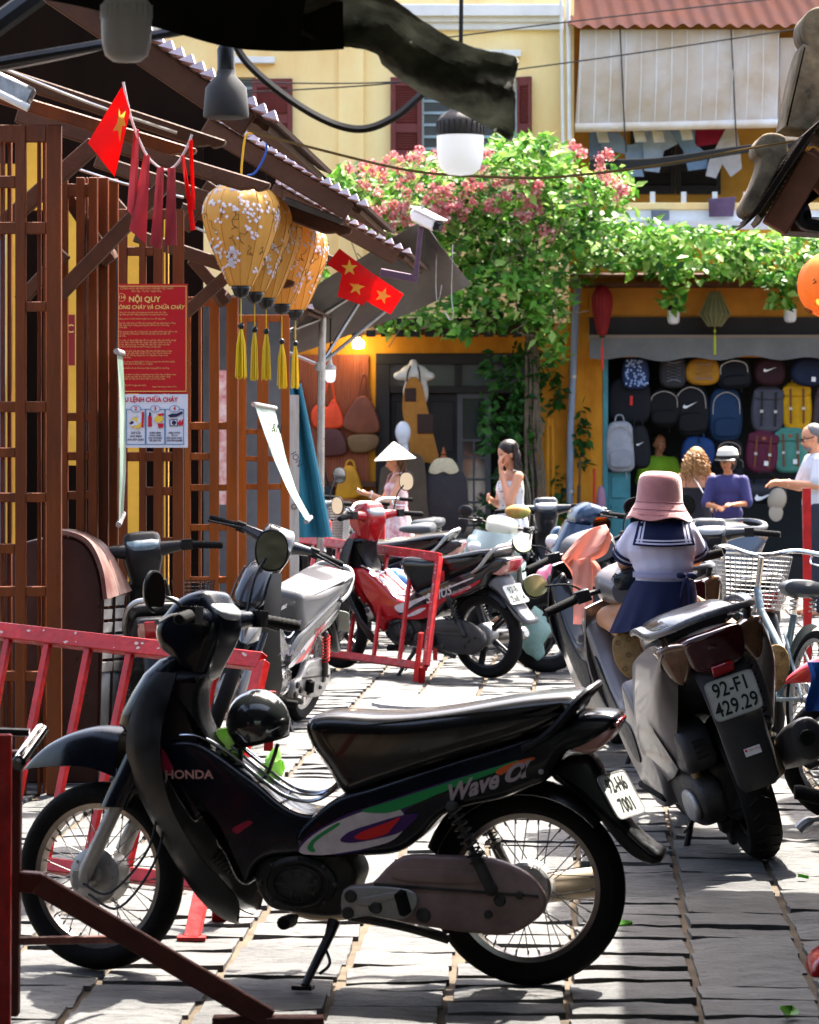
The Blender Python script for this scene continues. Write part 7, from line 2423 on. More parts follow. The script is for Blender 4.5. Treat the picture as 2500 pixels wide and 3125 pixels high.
# shop lanterns and bulbs
t = thing('red_lantern', 'long ribbed red lantern hanging left of the shop valance', 'lantern', P(1838, 1024, YL - .5))
s_ = F / (YL - .5)
h = (1024 - 872) / s_
b = lantern_shape([(r / s_, z * h) for r, z in spl([(8, 0), (16, .06), (24, .3), (33, .62), (30, .82), (18, .96), (9, 1)], 4, False)], 80, 20, .06); b.build('silk_shade', mat('red silk', '#8d1f22', .6, transl=.3, var=.2), t)
MB().lathe([(.03, 0), (.028, -.02), (0, -.025)], 12).build('bottom_cap', M_black, t)
MB().tube([(0, 0, -.02), (0, 0, -.12)], .004, 5).tube([(0, 0, -.12), (.004, 0, -.36)], .013, 6).build('tassel', mat('red tassel', (.6, .03, .03), .6), t)
t = thing('diamond_lantern', 'olive green diamond shaped lantern above the backpacks', 'lantern', P(2182, 996, YL - .45))
b = lantern_shape([(.07, 0), (.165, .13), (.06, .36), (.055, .37)], 16, 8, .0); b.build('silk_shade', mat('olive silk', '#6b6a48', .55, transl=.3), t, ang=20)
b = MB()
for k in range(16):
    a = 2 * pi * k / 16
    b.tube([V((cos(a) * r, sin(a) * r, z)) for r, z in ((.072, 0), (.167, .13), (.062, .36))], .0035, 4)
b.build('ribs', mat('olive rib', '#8c8a62', .5), t)
MB().tube([(0, 0, 0), (0, 0, -.1)], .004, 5).ball((0, 0, -.05), .014, 8, 6).tube([(0, 0, -.1), (0, 0, -.3)], .014, 6).build('tassel', mat('lime tassel', '#a3ab1e', .6), t)
MB().tube([(0, 0, .37), (0, 0, .45)], .003, 4).build('hanging_wire', M_wire, t)
for i, (x, y) in enumerate(((2056, 990), (2412, 985))):
    bulb(['small white bulb left of the olive lantern under trailing vine', 'small white bulb right of the olive lantern under trailing vine'][i], x, y - 60, y - 42, y, 38, s_, M_dark, M_globe2)
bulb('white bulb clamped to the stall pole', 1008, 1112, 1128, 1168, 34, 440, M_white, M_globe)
t = thing('lit_lamp', 'glowing warm lamp on the orange wall beside the awning', 'lamp', P(1094, 1056, YL - .25))
MB().lathe([(0, -.03), (.05, -.02), (.065, .02), (.05, .06), (0, .07)], 20).build('bulb', mat('glowing bulb', (1, .75, .4), .5, emit=14), t)
MB().lathe([(.03, .06), (.03, .1), (0, .1)], 12).build('socket', M_white, t)

# ------------------------------------------------------------------ leather goods
def c5(x, y, *_): return (800 + .5217 * x, 800 + .5217 * y)
def tote(label, pts, col, Y, handle, d=.07, cat='bag'):
    pts = [c5(*p) for p in pts]
    c = [((x - 1250) / F * Y, HC - (y - 1316) / F * Y) for x, y in pts]
    t = thing('leather_bag', label, cat, P(*pts[0], Y), group='leather bags on the brown boards')
    m = mat('leather ' + label, col, .42, var=.3, vscale=7, bump=.2, bscale=25, rvar=.1)
    kid(MB().slab(spl(c, 4), Y + .01, Y - d, .025, steps=3), 'body', m, t)
    if handle:
        kid(MB().tube(spl3([P(*c5(*p), Y - d * .5) for p in handle], 5), .013, 6), 'handle', m, t)
    return t
YT2 = YL - .08
tote('orange red slouchy bag hanging left on the brown board', [(290, 870), (345, 820), (380, 850), (420, 800), (470, 900), (465, 965), (380, 975), (300, 960)], '#d8431a', YT2, [(350, 830), (380, 720), (405, 700), (425, 810)])
tote('large brown slouchy bag hanging right on the brown board', [(470, 960), (500, 870), (560, 790), (620, 790), (670, 880), (685, 990), (560, 1005)], '#6e3822', YT2, [(560, 800), (585, 680), (605, 665), (640, 810)])
tote('dark maroon bag on the lower row of the board', [(355, 985), (460, 985), (500, 1110), (430, 1135), (350, 1125)], '#4c2420', YT2, None)
tote('olive brown bag on the lower row of the board', [(510, 1015), (670, 1010), (675, 1080), (610, 1115), (520, 1105)], '#6b4d2c', YT2, None)
tote('mustard yellow tote on the lower board', [(435, 1380), (440, 1300), (480, 1200), (540, 1200), (580, 1300), (585, 1360), (520, 1385)], '#c08314', YT2, [(485, 1210), (500, 1165), (530, 1165), (545, 1210)])
tote('black handbag beside the stall pole', [(290, 1330), (400, 1310), (415, 1400), (380, 1430), (290, 1420)], '#12141a', YT2, [(300, 1330), (330, 1180), (350, 1180), (390, 1310)])
tote('tan box bag at the bottom of the board', [(385, 1400), (560, 1385), (560, 1480), (390, 1490)], '#8a4c26', YT2, None)
tote('dark red bag at the far left of the board', [(210, 740), (245, 760), (262, 860), (255, 945), (210, 940)], '#5a1516', YT2, [(215, 750), (222, 690), (235, 760)])
# mannequin with apron
YM = YL - .35
mn = thing('apron_mannequin', 'white torso mannequin wearing a tan leather apron with dark pockets', 'mannequin', P(1275, 1410, YM))
b = MB(); q = lambda x, y, d=0.: P(*c5(x, y), YM + d)
b.ball(q(890, 650), (.16, .09, .1)); cap(b, q(890, 650), q(885, 590), .05, .045); b.ball(q(810, 665), (.08, .06, .05)); b.ball(q(970, 665), (.08, .06, .05)); b.ball(q(900, 760), (.14, .09, .2)); b.ball(q(910, 900), (.12, .08, .15))
b.xf(MW(mn).inverted()); remeshed(b, 'torso', .012, mat('cream mannequin', '#c9c2b5', .45), mn)
def panel(parent, name, pts, m, Y, d=.012, conv=c5):
    c = [((q[0] - 1250) / F * Y, HC - (q[1] - 1316) / F * Y, *p[2:]) for q, p in [(conv(*p), p) for p in pts]]
    return kid(MB().slab(spl(c, 3), Y, Y - d, .004), name, m, parent)
panel(mn, 'apron', [(850, 690), (925, 690), (965, 840), (1000, 1000), (1035, 1170), (960, 1172), (880, 1165), (850, 1000), (820, 850)], mat('tan suede', '#9c6526', .8, var=.25, vscale=8), YM - .1)
panel(mn, 'pocket', [(832, 738, 1), (900, 735, 1), (900, 815, 1), (835, 815, 1)], mat('dark suede', '#35211a', .8), YM - .115)
panel(mn, 'pocket', [(908, 888, 1), (1000, 888, 1), (1002, 1002, 1), (910, 1002, 1)], MATS['dark suede'], YM - .115)
for x in (845, 925):
    kid(MB().tube(spl3([q(x, 700, -.11), q(x + (10 if x < 900 else -5), 640, -.1), q(890 + (x - 885) * .4, 600, -.02)], 4), .01, 6), 'neck_strap', MATS['dark suede'], mn)
YM2 = YL - .8
mn = thing('coat_mannequin', 'white headed mannequin in a long brown coat behind the conical hat', 'mannequin', (P(1250, 0, YM2).x, YM2, 0))
q = lambda x, y, d=0.: P(*c5(x, y), YM2 + d)
b = MB().ball(q(825, 995), (.085, .09, .12)); b.ball(q(825, 1040), (.06, .07, .07)); cap(b, q(830, 1060), q(835, 1130), .045, .05)
b.xf(MW(mn).inverted()); remeshed(b, 'head', .01, mat('white mannequin', '#c4c4c8', .3), mn)
panel(mn, 'coat', [(760, 1150), (830, 1110), (900, 1120), (950, 1170), (965, 1400), (960, 1600), (700, 1600), (690, 1250), (720, 1190)], mat('brown wool coat', '#4a3d30', .9, var=.2, vscale=6), YM2 + .1, .22)
kid(MB().tube([q(830, 1560), V((q(830, 1560).x, YM2, 0))], .02, 8), 'stand', M_steel, mn)
YM3 = YL - .7
mn = thing('jacket_mannequin', 'dark leather jacket with cream fleece collar on a dress form', 'mannequin', (P(1353, 0, YM3).x, YM3, 0))
q = lambda x, y, d=0.: P(*c5(x, y), YM3 + d)
panel(mn, 'jacket', [(985, 1215), (1060, 1195), (1145, 1215), (1195, 1270), (1205, 1480), (1190, 1560), (1160, 1580), (950, 1580), (935, 1480), (950, 1280)], mat('black brown leather', '#221c22', .38, var=.3, vscale=6, bump=.4, bscale=12), YM3 + .1, .24)
panel(mn, 'fleece_collar', [(975, 1225), (1005, 1160), (1060, 1145), (1115, 1155), (1150, 1220), (1100, 1240), (1060, 1225), (1020, 1240)], mat('cream fleece', '#bfb08f', .95, bump=.8, bscale=60, var=.2, vscale=30), YM3 - .12, .05)
b = MB().lathe([(0, .11), (.008, .1), (.016, .06), (.03, .04), (.02, .02), (.035, .0), (.04, -.03)], 16, TR(*q(1062, 1140))); kid(b, 'wooden_finial', mat('turned wood', '#8a4a24', .45), mn)
kid(MB().tube([q(1060, 1560), V((q(1060, 1560).x, YM3, 0))], .02, 8), 'stand', M_steel, mn)

# ------------------------------------------------------------------ laundry
def cloth_item(name, label, pts, col, Y, cat='clothes', grp='laundry on the balcony line'):
    pts = [(1600 + .5217 * p[0], .5217 * p[1], *p[2:]) for p in pts]
    c = [((p[0] - 1250) / F * Y, HC - (p[1] - 1316) / F * Y, 1) for p in pts]
    m = mat('cloth ' + col, col, .8, transl=.15, var=.25, vscale=6, bump=.2, bscale=12)
    o = MB().slab(spl(c, 3), Y, Y - .02, .006, lambda x, y, z: V((x, y + .03 * sin(x * 9) + .02 * sin(z * 7), z))).build(name, m)
    return tag(o, label, cat, grp)
YW = YU + .3
for i, a in enumerate((('hanging_jeans', 'light blue jeans leg hanging at the left end of the line', [(380, 775), (450, 770), (470, 860), (440, 925), (380, 920)], '#6f86a6'), ('hanging_jeans', 'faded jeans with turned out white pockets', [(440, 775), (560, 775), (600, 850), (700, 830), (690, 990), (700, 1035), (610, 1035), (590, 900), (500, 880), (450, 860)], '#8fa3bf'),
                      ('hanging_jeans', 'pale denim shorts in the middle of the line', [(690, 765), (870, 765), (900, 840), (820, 880), (790, 1010), (700, 1000)], '#a3b4cb'), ('hanging_jeans', 'blue denim skirt beside the crimson cloth', [(860, 765), (1000, 755), (1000, 840), (1070, 900), (1075, 985), (960, 1000), (930, 880)], '#7d97b8'),
                      ('hanging_cloth', 'crimson cloth hanging on the balcony line', [(1000, 752, 1), (1175, 748, 1), (1182, 835, 1), (1010, 858, 1)], '#8d1839'), ('hanging_shorts', 'white shorts with blue hem at the right end of the line', [(1180, 750), (1240, 745), (1265, 860), (1275, 985), (1210, 1035), (1160, 960), (1120, 1045), (1060, 1030), (1080, 940)], '#c3c0c2'))):
    cloth_item(*a, YW - .03 * i)
for i, (x, y, lb) in enumerate(((455, 800, 'white pocket flap of the jeans, left'), (670, 800, 'white pocket flap beside it'), (780, 800, 'white cloth folded over the line'), (945, 785, 'white cloth strip on the denim skirt'))):
    cloth_item('white_cloth', lb, [(x - 35, y - 35), (x + 30, y - 30), (x + 45, y + 30), (x - 20, y + 35)], '#d2d0cb', YW - .28 - .02 * i)
wire('clothes_line', [(1775, 397), (2000, 392), (2260, 380)], YW, .006, M_wire, 'clothes line of the balcony', 'line')
for i, (a, lb) in enumerate((([(1075, 1165), (1240, 1150), (1225, 1265), (1080, 1270)], 'violet checked cloth over the balcony rail'), ([(740, 1230), (850, 1230), (850, 1290), (745, 1285)], 'grey blue bundle behind the balcony rail'))):
    cloth_item('rail_cloth', lb, a, ('#6d5a78', '#7c8794')[i], YU - .36)
# ------------------------------------------------------------------ flowering vine
vr = random.Random(21)
vine = thing('flowering_vine', 'flowering vine with pink blossoms spreading over the shop roofs', 'vine', (P(1600, 0, YL - .6).x, YL - .6, 0))
M_leafs = mat('vine leaf', island=['#234a17', '#427a25', '#5f9630', '#80ad40', '#a2bd66', '#4f8829'], color='#5c9a2c', rough=.45, transl=.4)
M_leaf2 = mat('shade toned vine leaf', island=['#16300f', '#244c17', '#34651e', '#1c3d13'], color='#3c6a25', rough=.45, transl=.35)  # darker leaf copy, depth shade of the vine put into colour
def blob_leaves(mb, blobs, size, droop=.3):
    for x, y, rx, ry, dep, dd, n in blobs:
        for i in range(n):
            while True:
                a, b_, c = vr.uniform(-1, 1), vr.uniform(-1, 1), vr.uniform(-1, 1)
                q = a * a + b_ * b_ + c * c
                if .25 < q <= 1: break
            k = noise.noise(V((x * .01 + a * 2.2, y * .01 + b_ * 2.2, c * 1.5)))
            if k < -.12 and vr.random() < .75: continue
            Y = dep + c * dd
            p = P(x + a * rx, y + b_ * ry, Y)
            s_ = size * vr.uniform(.4, 1.35)
            n_ = V((vr.gauss(0, .55), vr.gauss(-.45, .5), vr.gauss(.65, .45))).normalized()
            d = V((vr.gauss(0, .8), vr.gauss(-.2, .5), vr.gauss(-droop, .5)))
            d = (d - n_ * d.dot(n_)).normalized()
            w = n_.cross(d) * s_ * .3
            f = n_ * s_ * .07
            mb.add([p, p + d * s_ * .4 + w + f, p + d * s_, p + d * s_ * .4 - w + f, p + d * s_ * .45 - f * .3], [(0, 1, 4), (1, 2, 4), (2, 3, 4), (3, 0, 4)])
Yv = YL - .75
mb = MB()
blob_leaves(mb, [(1150, 640, 160, 110, Yv, .5, 620), (1330, 590, 210, 130, Yv, .5, 1000), (1560, 560, 210, 150, Yv, .6, 1100), (1740, 600, 150, 110, Yv, .5, 640), (1880, 570, 70, 80, Yv, .4, 200),
                 (1420, 720, 200, 130, Yv, .5, 1000), (1650, 760, 220, 130, Yv, .6, 1150), (1900, 745, 210, 85, Yv - .3, .5, 1000), (2120, 770, 230, 88, Yv - .3, .5, 1300), (2380, 785, 220, 85, Yv - .3, .5, 1200), (2600, 780, 120, 85, Yv - .3, .5, 400), (1000, 620, 70, 70, Yv, .4, 160), (1100, 560, 110, 70, Yv, .4, 300),
                 (1560, 900, 190, 110, Yv - .3, .35, 800), (1420, 960, 110, 80, Yv - .3, .3, 300), (1660, 960, 80, 90, Yv - .3, .3, 260), (1690, 1060, 45, 60, Yv - .2, .2, 110), (2055, 880, 40, 75, Yv - .2, .15, 150), (2390, 890, 55, 60, Yv - .2, .15, 130), (1240, 970, 120, 40, Yv, .3, 180), (1700, 640, 60, 60, Yv - .4, .3, 150), (1040, 590, 50, 70, Yv, .3, 120), (950, 830, 60, 40, Yv, .3, 110), (1620, 480, 150, 80, Yv, .4, 420)], .125)
o = kid(mb, 'foliage', M_leafs, vine, smooth=False, fix=False); o['kind'] = 'stuff'
mb = MB()
blob_leaves(mb, [(1350, 640, 260, 110, Yv + .45, .3, 700), (1650, 700, 260, 130, Yv + .45, .3, 700), (1560, 900, 150, 80, Yv + .2, .2, 260),
                 (1610, 1120, 60, 130, Yv + .1, .15, 300), (1590, 1330, 55, 170, Yv + .1, .15, 360), (1500, 1280, 40, 110, Yv + .05, .12, 130), (1545, 1500, 35, 110, Yv + .1, .12, 130), (1480, 1560, 25, 70, Yv + .1, .1, 50), (1520, 1120, 50, 60, Yv + .05, .12, 80),
                 (1700, 1160, 20, 110, YL - .1, .06, 80), (1775, 1330, 20, 110, YL - .1, .06, 80), (1705, 1500, 20, 90, YL - .1, .06, 60), (1700, 1590, 40, 50, YL - .18, .1, 60)], .115, .7)
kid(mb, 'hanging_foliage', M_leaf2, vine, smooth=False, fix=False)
mb = MB()
for cx, cy, r, n in ((1090, 510, 45, 5), (1150, 560, 50, 6), (1200, 505, 60, 7), (1230, 620, 60, 8), (1330, 600, 60, 12), (1400, 640, 50, 10), (1290, 480, 50, 7), (1330, 655, 50, 8), (1420, 570, 40, 5), (1250, 555, 45, 6), (1120, 640, 40, 4), (1190, 660, 40, 5), (1540, 570, 50, 7), (1600, 640, 60, 8), (1650, 700, 40, 4), (1500, 620, 40, 5), (1640, 600, 40, 5), (1850, 480, 40, 5), (1870, 545, 50, 7), (1890, 590, 30, 4), (1760, 460, 40, 4), (1620, 560, 40, 4), (1100, 700, 40, 3), (1480, 470, 40, 4), (1240, 700, 50, 4)):
    for i in range(n):
        c = P(cx + vr.gauss(0, r * .5), cy + vr.gauss(0, r * .4), Yv - .48 - vr.random() * .12)
        for k in range(26):
            e = V((vr.gauss(0, 1), vr.gauss(0, 1), vr.gauss(0, 1))).normalized()
            p = c + e * vr.uniform(.02, .07)
            tx = e.orthogonal().normalized(); ty = e.cross(tx); s_ = vr.uniform(.012, .024)
            mb.add([p + tx * s_, p + ty * s_ + e * .006, p - tx * s_, p - ty * s_ + e * .006], [(0, 1, 2, 3)])
kid(mb, 'blossoms', mat('pink blossom', island=['#b04a58', '#c26a72', '#d09a92', '#bd5a66', '#d8bfae'], color='#d97a82', rough=.6, transl=.35), vine, smooth=False, fix=False)
mb = MB()
for i in range(9):
    x = 1600 + i * 6 + vr.uniform(-6, 6)
    mb.tube(spl3([V((P(x + 20, 1700, Yv).x, Yv + .1, 0)), P(x + 10 + vr.uniform(-20, 20), 1500, Yv), P(x + vr.uniform(-15, 15), 1300, Yv), P(x + vr.uniform(-15, 15), 1100, Yv), P(x - 10 + vr.uniform(-30, 40), 900, Yv), P(x + vr.uniform(-120, 60), 720, Yv)], 5), .016 * vr.uniform(.4, 1.2), 6)
mb.tube(spl3([P(1635, 1270, Yv - .1), P(1660, 1300, Yv - .1), P(1640, 1360, Yv - .1), P(1660, 1420, Yv - .1), P(1640, 1450, Yv - .1)], 6), .012, 6)
for i in range(70):
    x, y = vr.uniform(1040, 1900), vr.uniform(470, 950); Yq = Yv - .35 - vr.random() * .3; pts = [P(x, y, Yq)]
    for q in range(4):
        x += vr.uniform(-45, 45); y += vr.uniform(-10, 45); pts.append(P(x, y, Yq))
    mb.tube(spl3(pts, 3), .005, 4)
kid(mb, 'trunk', mat('vine bark', '#5e5140', .9, var=.4, vscale=12, bump=.5), vine)
# tree behind the camera, seen only in the mirrors
tt = thing('street_tree', 'leafy street tree behind the camera, seen in the motorbike mirrors', 'tree', (-.2, -8, 0))
mb = MB()
for i in range(900):
    e = V((vr.gauss(0, 1), vr.gauss(0, 1), vr.gauss(0, .9))); p = V((-.2, -8, 2.3)) + e * .8
    d = V((vr.gauss(0, 1), vr.gauss(0, 1), vr.gauss(-.4, .6))).normalized(); w = d.orthogonal().normalized() * .06
    mb.add([p, p + d * .09 + w, p + d * .2, p + d * .09 - w], [(0, 1, 2, 3)])
kid(mb, 'crown', M_leafs, tt, smooth=False, fix=False)
kid(MB().tube([(-.2, -8, 0), (-.18, -8, 1.2), (-.2, -8, 2.4)], [.14, .1, .05], 10), 'trunk', MATS['vine bark'], tt)
# roof sheet the vine lies on
o = MB().sheet([[P(x, 838 - 8 * q, YL - .9 + q * .9) for x in (1740, 2100, 2500, 3000)] for q in (0, 1)], .02).build('porch_roof', M_beam); tag(o, 'thin metal porch roof under the vine above the backpack shop', 'roof')
# pieces leaning on the orange wall
for i, (x, y0, y1, r, col, lb) in enumerate(((1815, 1430, 1590, .016, '#b0301f', 'red handled broom leaning on the orange wall'), (1770, 1400, 1600, .012, '#5a3a25', 'thin brown stick leaning on the orange wall'), (1768, 1480, 1640, .02, '#3a3c40', 'dark grey pole leaning beside the brown stick'))):
    Yb = YL - .2
    o = MB().tube([P(x, y0, Yb), V((P(x - 6, 0, Yb).x, Yb - .1, .01))], r, 8).build('leaning_stick', mat('stick ' + col, col, .6)); tag(o, lb, 'stick')
t = thing('plastic_bag', 'pink plastic bag hanging beside the teal jamb', 'bag', P(1835, 1580, YL - .15))
kid(MB().ball(P(1835, 1530, YL - .2), (.05, .05, .17), 14, 10), 'film', mat('pink film', '#b98aa5', .3, transl=.4), t)
t = thing('yellow_pipe_rail', 'yellow painted pipe loop standing by the orange wall', 'pipe', (P(1672, 0, YL - .12).x, YL - .12, 0))
kid(MB().tube(spl3([P(1672, 1800, YL - .12), P(1672, 1320, YL - .12), P(1678, 1300, YL - .12), P(1686, 1320, YL - .12), P(1690, 1800, YL - .12)], 6), .018, 8), 'loop', M_wallL, t)
# ------------------------------------------------------------------ the other motorbikes
def sirius1(r):
    m = D_silver
    side_text(r, 'SIRIUS', (500, 1560), 8, .03, m, .102, shear=.3, bold=.0008)
    x_, z_ = hv(352, 1700)
    for s_ in (1,):
        b = MB().text('YAMAHA', TR(.985, .2145, .50) @ RZ(128) @ RX(90) @ RZ(8), .045, bold=.001); b.build('lettering', D_white, r, smooth=False)
        b = MB().text('SIRIUS', TR(1.02, .203, .66) @ RZ(118) @ RX(90) @ RZ(8), .036, shear=.3, bold=.001); b.build('lettering', D_white, r, smooth=False)
    side_patch(r, [(700, 1780), (800, 1720), (900, 1680), (1000, 1640), (1120, 1600), (1000, 1655), (880, 1712), (790, 1768)], D_silver, .1195)
    side_patch(r, [(720, 1790), (820, 1745), (900, 1700), (860, 1745), (790, 1785)], D_red, .120)
    side_text(r, 'Sirius', (930, 1675), 20, .075, D_red, .1215, shear=.4, bold=.001)
    side_patch(r, [(640, 1800), (700, 1770), (800, 1745), (700, 1800)], D_silver, .1195)
pr = P(904, 2199, DG(2199))
b1, st1 = underbone('motorbike', 'dark motorbike with a silver lit seat facing the camera in front of the brown screens', (pr.x, pr.y), -107, dict(body=mat('dark slate bike paint', (.02, .024, .03), .24, coat=.6), wing=mat('matt black shield', (.02, .02, .021), .45),
      seat=mat('grey seat with painted sheen', (.14, .14, .145), .3), decal=sirius1, steer=22., spring=D_red, plate=('92-B1', '220.01'), mirrorn=((-.9, .1, 0), (-.9, -.1, 0)), mirrors=False, dial=M_glassdark, case=M_alu, engine=M_alu, rim=M_alu, grab=M_alu), lean=-11)  # lighter seat colour paints the sheen of light on it
def sirius2(r):
    side_text(r, 'SIRIUS', (905, 1678), 18, .085, D_white, .1215, shear=.4, bold=.001)
    side_text(r, 'STYLISH EDITION', (1030, 1655), 18, .028, D_white, .1215)
    side_patch(r, [(655, 1795), (760, 1745), (900, 1700), (1040, 1650), (1150, 1600), (1150, 1612), (1040, 1668), (930, 1712), (880, 1760), (800, 1795)], mat('bike red', (.35, .008, .012), .25, coat=.6), .1195)
    side_patch(r, [(640, 1740), (760, 1705), (900, 1660), (1100, 1592), (1102, 1597), (900, 1670), (770, 1722), (680, 1770)], D_white, .1200)
    side_patch(r, [(700, 1790), (780, 1750), (830, 1742), (770, 1775)], D_white, .1203)
M_bred = mat('bike red', (.35, .008, .012), .25, coat=.6)
pr = P(1494, 2070, DG(2070))
b2, st2 = underbone('motorbike', 'red and black motorbike standing side on behind the bright red barrier', (pr.x, pr.y), 139, dict(body=mat('gloss black bike paint', (.012, .012, .014), .24, coat=.6), wing=M_dark, fender=M_bred, head=M_bred, wheels=5,
      decal=sirius2, steer=-8., plate=('92-B1', '268.14'), case=mat('dark grey case', (.06, .058, .056), .5, .4, var=.3), mudguard=mat('grey mudguard', (.12, .12, .125), .4), mirrorn=((-.3, .95, 0), (-.6, .8, 0)), column=M_dark, rim=M_dark), lean=-5)
bpy.data.objects[b2.name]
for o in b2.children:
    if o.name.startswith('centre_cover'):
        o.data.materials[0] = M_bred
pr = P(500, 0, DS(690))
b3, st3 = underbone('motorbike', 'old black motorbike with cream leg shields seen from behind beside the curved cart', (pr.x, pr.y), 97, dict(body=mat('worn black bike paint', (.015, .015, .016), .35), wing=mat('dusty cream shield', '#8d8278', .6, var=.3, vscale=6), steer=4.,
      mirrors=False, dial=mat('faded dial', '#6f8791', .2, coat=.5, var=.5, vscale=20)), lean=-3)
t = thing('front_basket', 'small dark mesh basket behind the cream leg shield', 'basket', P(590, 1800, DS(585)))
b = MB()
for k in range(9):
    b.ring([(.085 + .003 * k, k * .02), (.088 + .003 * k, k * .02 + .003), (.085 + .003 * k, k * .02 + .004)], 24)
for k in range(28):
    a = 2 * pi * k / 28
    b.tube([(.085 * cos(a), .085 * sin(a), 0), (.112 * cos(a + .2), .112 * sin(a + .2), .17)], .002, 4)
b.build('mesh', M_dark, t, M=TR(0, 0, -.12))
# scooter facing the camera at the back
def place_front(px, Y, hd, wb=1.3):
    "rear contact so that the front wheel stands at picture column px and distance Y"
    a = radians(hd)
    c = P(px, 0, Y)
    return (c.x - wb * cos(a), Y - wb * sin(a))
lc = place_front(1425, DS(420), -112)
scooter('scooter', 'pale green scooter with a cream headlamp facing the camera between the women', lc, -112, 6, dict(body=mat('pale teal scooter paint', (.32, .4, .38), .3, coat=.5), scale=.87, cowl=mat('cream lamp cowl', (.55, .53, .42), .25, coat=.6), steer=12., plate=None,
        mirrors=(None, ((.99, -.2, 1.08), (1.02, -.33, 1.12), (-1, .15, .05)))))
lc = place_front(1640, DS(455), -152)
scooter('scooter', 'navy blue scooter beside the white plate of the red motorbike', lc, -148, 6, dict(body=mat('navy scooter paint', (.015, .035, .075), .25, coat=.6), steer=-14., plate=None,
        mirrors=(((.99, .2, 1.08), (1.05, .34, 1.0), (.3, .95, .1)), None)))
pr = P(2130, 2350, DG(2350))
scooter('scooter', 'black scooter with the pink shirt over its handlebar, left of the child', (pr.x, pr.y), 103, 13, dict(body=mat('dark scooter paint', (.025, .025, .028), .3, coat=.5), cowl=mat('grey cowl', (.1, .1, .105), .35), steer=6., plate=('92-K1', '311.40'),
        mirrors=(((.99, .2, 1.08), (1.0, .34, 1.17), (-.85, -.4, .4), MATS['yellow reflection mirror']), ((.99, -.2, 1.08), (1.0, -.3, 1.18), (-1, 0, .1)))))
# pink shirt hung over the handlebar
t = thing('pink_shirt', 'pink shirt draped over the left handlebar of the black scooter', 'shirt', P(1790, 1900, DS(690)))
M_pk = mat('pink jersey', '#dba393', .8, transl=.4, var=.12, vscale=8, bump=.2, bscale=20)
def drape(name, pts_l, pts_r, Y, amp=.03):
    A_, B_ = spl(pts_l, 5, False), spl(pts_r, 5, False)
    g_ = [[P(A_[i][0] * (1 - u) + B_[i][0] * u, A_[i][1] * (1 - u) + B_[i][1] * u, Y - amp * sin(u * 7 + i * .3) - .05 * sin(u * pi)) for u in [j / 8 for j in range(9)]] for i in range(len(A_))]
    return kid(MB().sheet(g_, .004), name, M_pk, t)
drape('yoke', [(1715, 1700), (1760, 1650), (1810, 1612), (1850, 1600)], [(1745, 1740), (1800, 1715), (1850, 1690), (1868, 1640)], DS(690))
drape('sleeve', [(1752, 1710), (1750, 1780), (1752, 1850), (1752, 1905)], [(1800, 1700), (1806, 1780), (1808, 1850), (1808, 1908)], DS(692), .015)
drape('body', [(1715, 1705), (1740, 1740), (1755, 1790)], [(1800, 1700), (1830, 1730), (1836, 1790)], DS(688))
# red motorbike cut by the right edge
pr = place_front(2610, DS(745), 172, 1.28)
b5, st5 = underbone('motorbike', 'red motorbike with a mirror reaching in from the right edge', pr, 172, dict(body=mat('bike red', (.35, .008, .012), .25), head=mat('red black cowl', (.3, .012, .012), .3, coat=.5), wing=M_dark, steer=6., mirrors=False), lean=-4)
mirror(b5, (.93, .17, 1.07), (1.12, .17, 1.17), (.15, 1, .1), .075, .055, st5, round_=2.6)
# handlebar and red cowl of a motorbike outside the frame at the lower right
YH = DS(900)
t = thing('parked_motorbike', 'grip, lever and red cowl of a motorbike mostly outside the lower right corner', 'motorbike', P(2480, 2450, YH))
kid(MB().tube([P(2425, 2418, YH), P(2440, 2418, YH), P(2640, 2470, YH)], [.024, .026, .026], 14), 'grip', M_rubber, t)
kid(MB().tube(spl3([P(2436, 2532, YH), P(2470, 2505, YH), P(2560, 2490, YH), P(2640, 2500, YH)], 5), [.018] * 6 + [.01] * 10, 8), 'lever', M_alu, t)
kid(MB().slab([((x - 1250) / F * (YH - 1.3), HC - (y - 1316) / F * (YH - 1.3)) for x, y in spl([(2500, 2930), (2478, 3020), (2470, 3130), (2468, 3260), (2640, 3260), (2640, 2900)], 4)], YH - 1.3, YH - 1.1, .03), 'cowl', M_bred, t)
for i, (px, sc_, hd, col, lb) in enumerate(((1330, 405, 158, (.01, .012, .02), 'black motorbike half hidden behind the seat of the red and black one'), (2350, 590, 97, (.01, .01, .012), 'black motorbike between the child and the bicycle basket'), (1800, 440, 100, (.012, .014, .018), 'dark motorbike hidden behind the pink shirt'))):
    q = P(px, 0, DS(sc_))
    underbone('motorbike', lb, (q.x, q.y), hd, dict(body=col, steer=-10., wheels=5, mirrors=not i, mirrorn=((-.3, .95, 0), (-.6, .8, 0))), lean=-6)
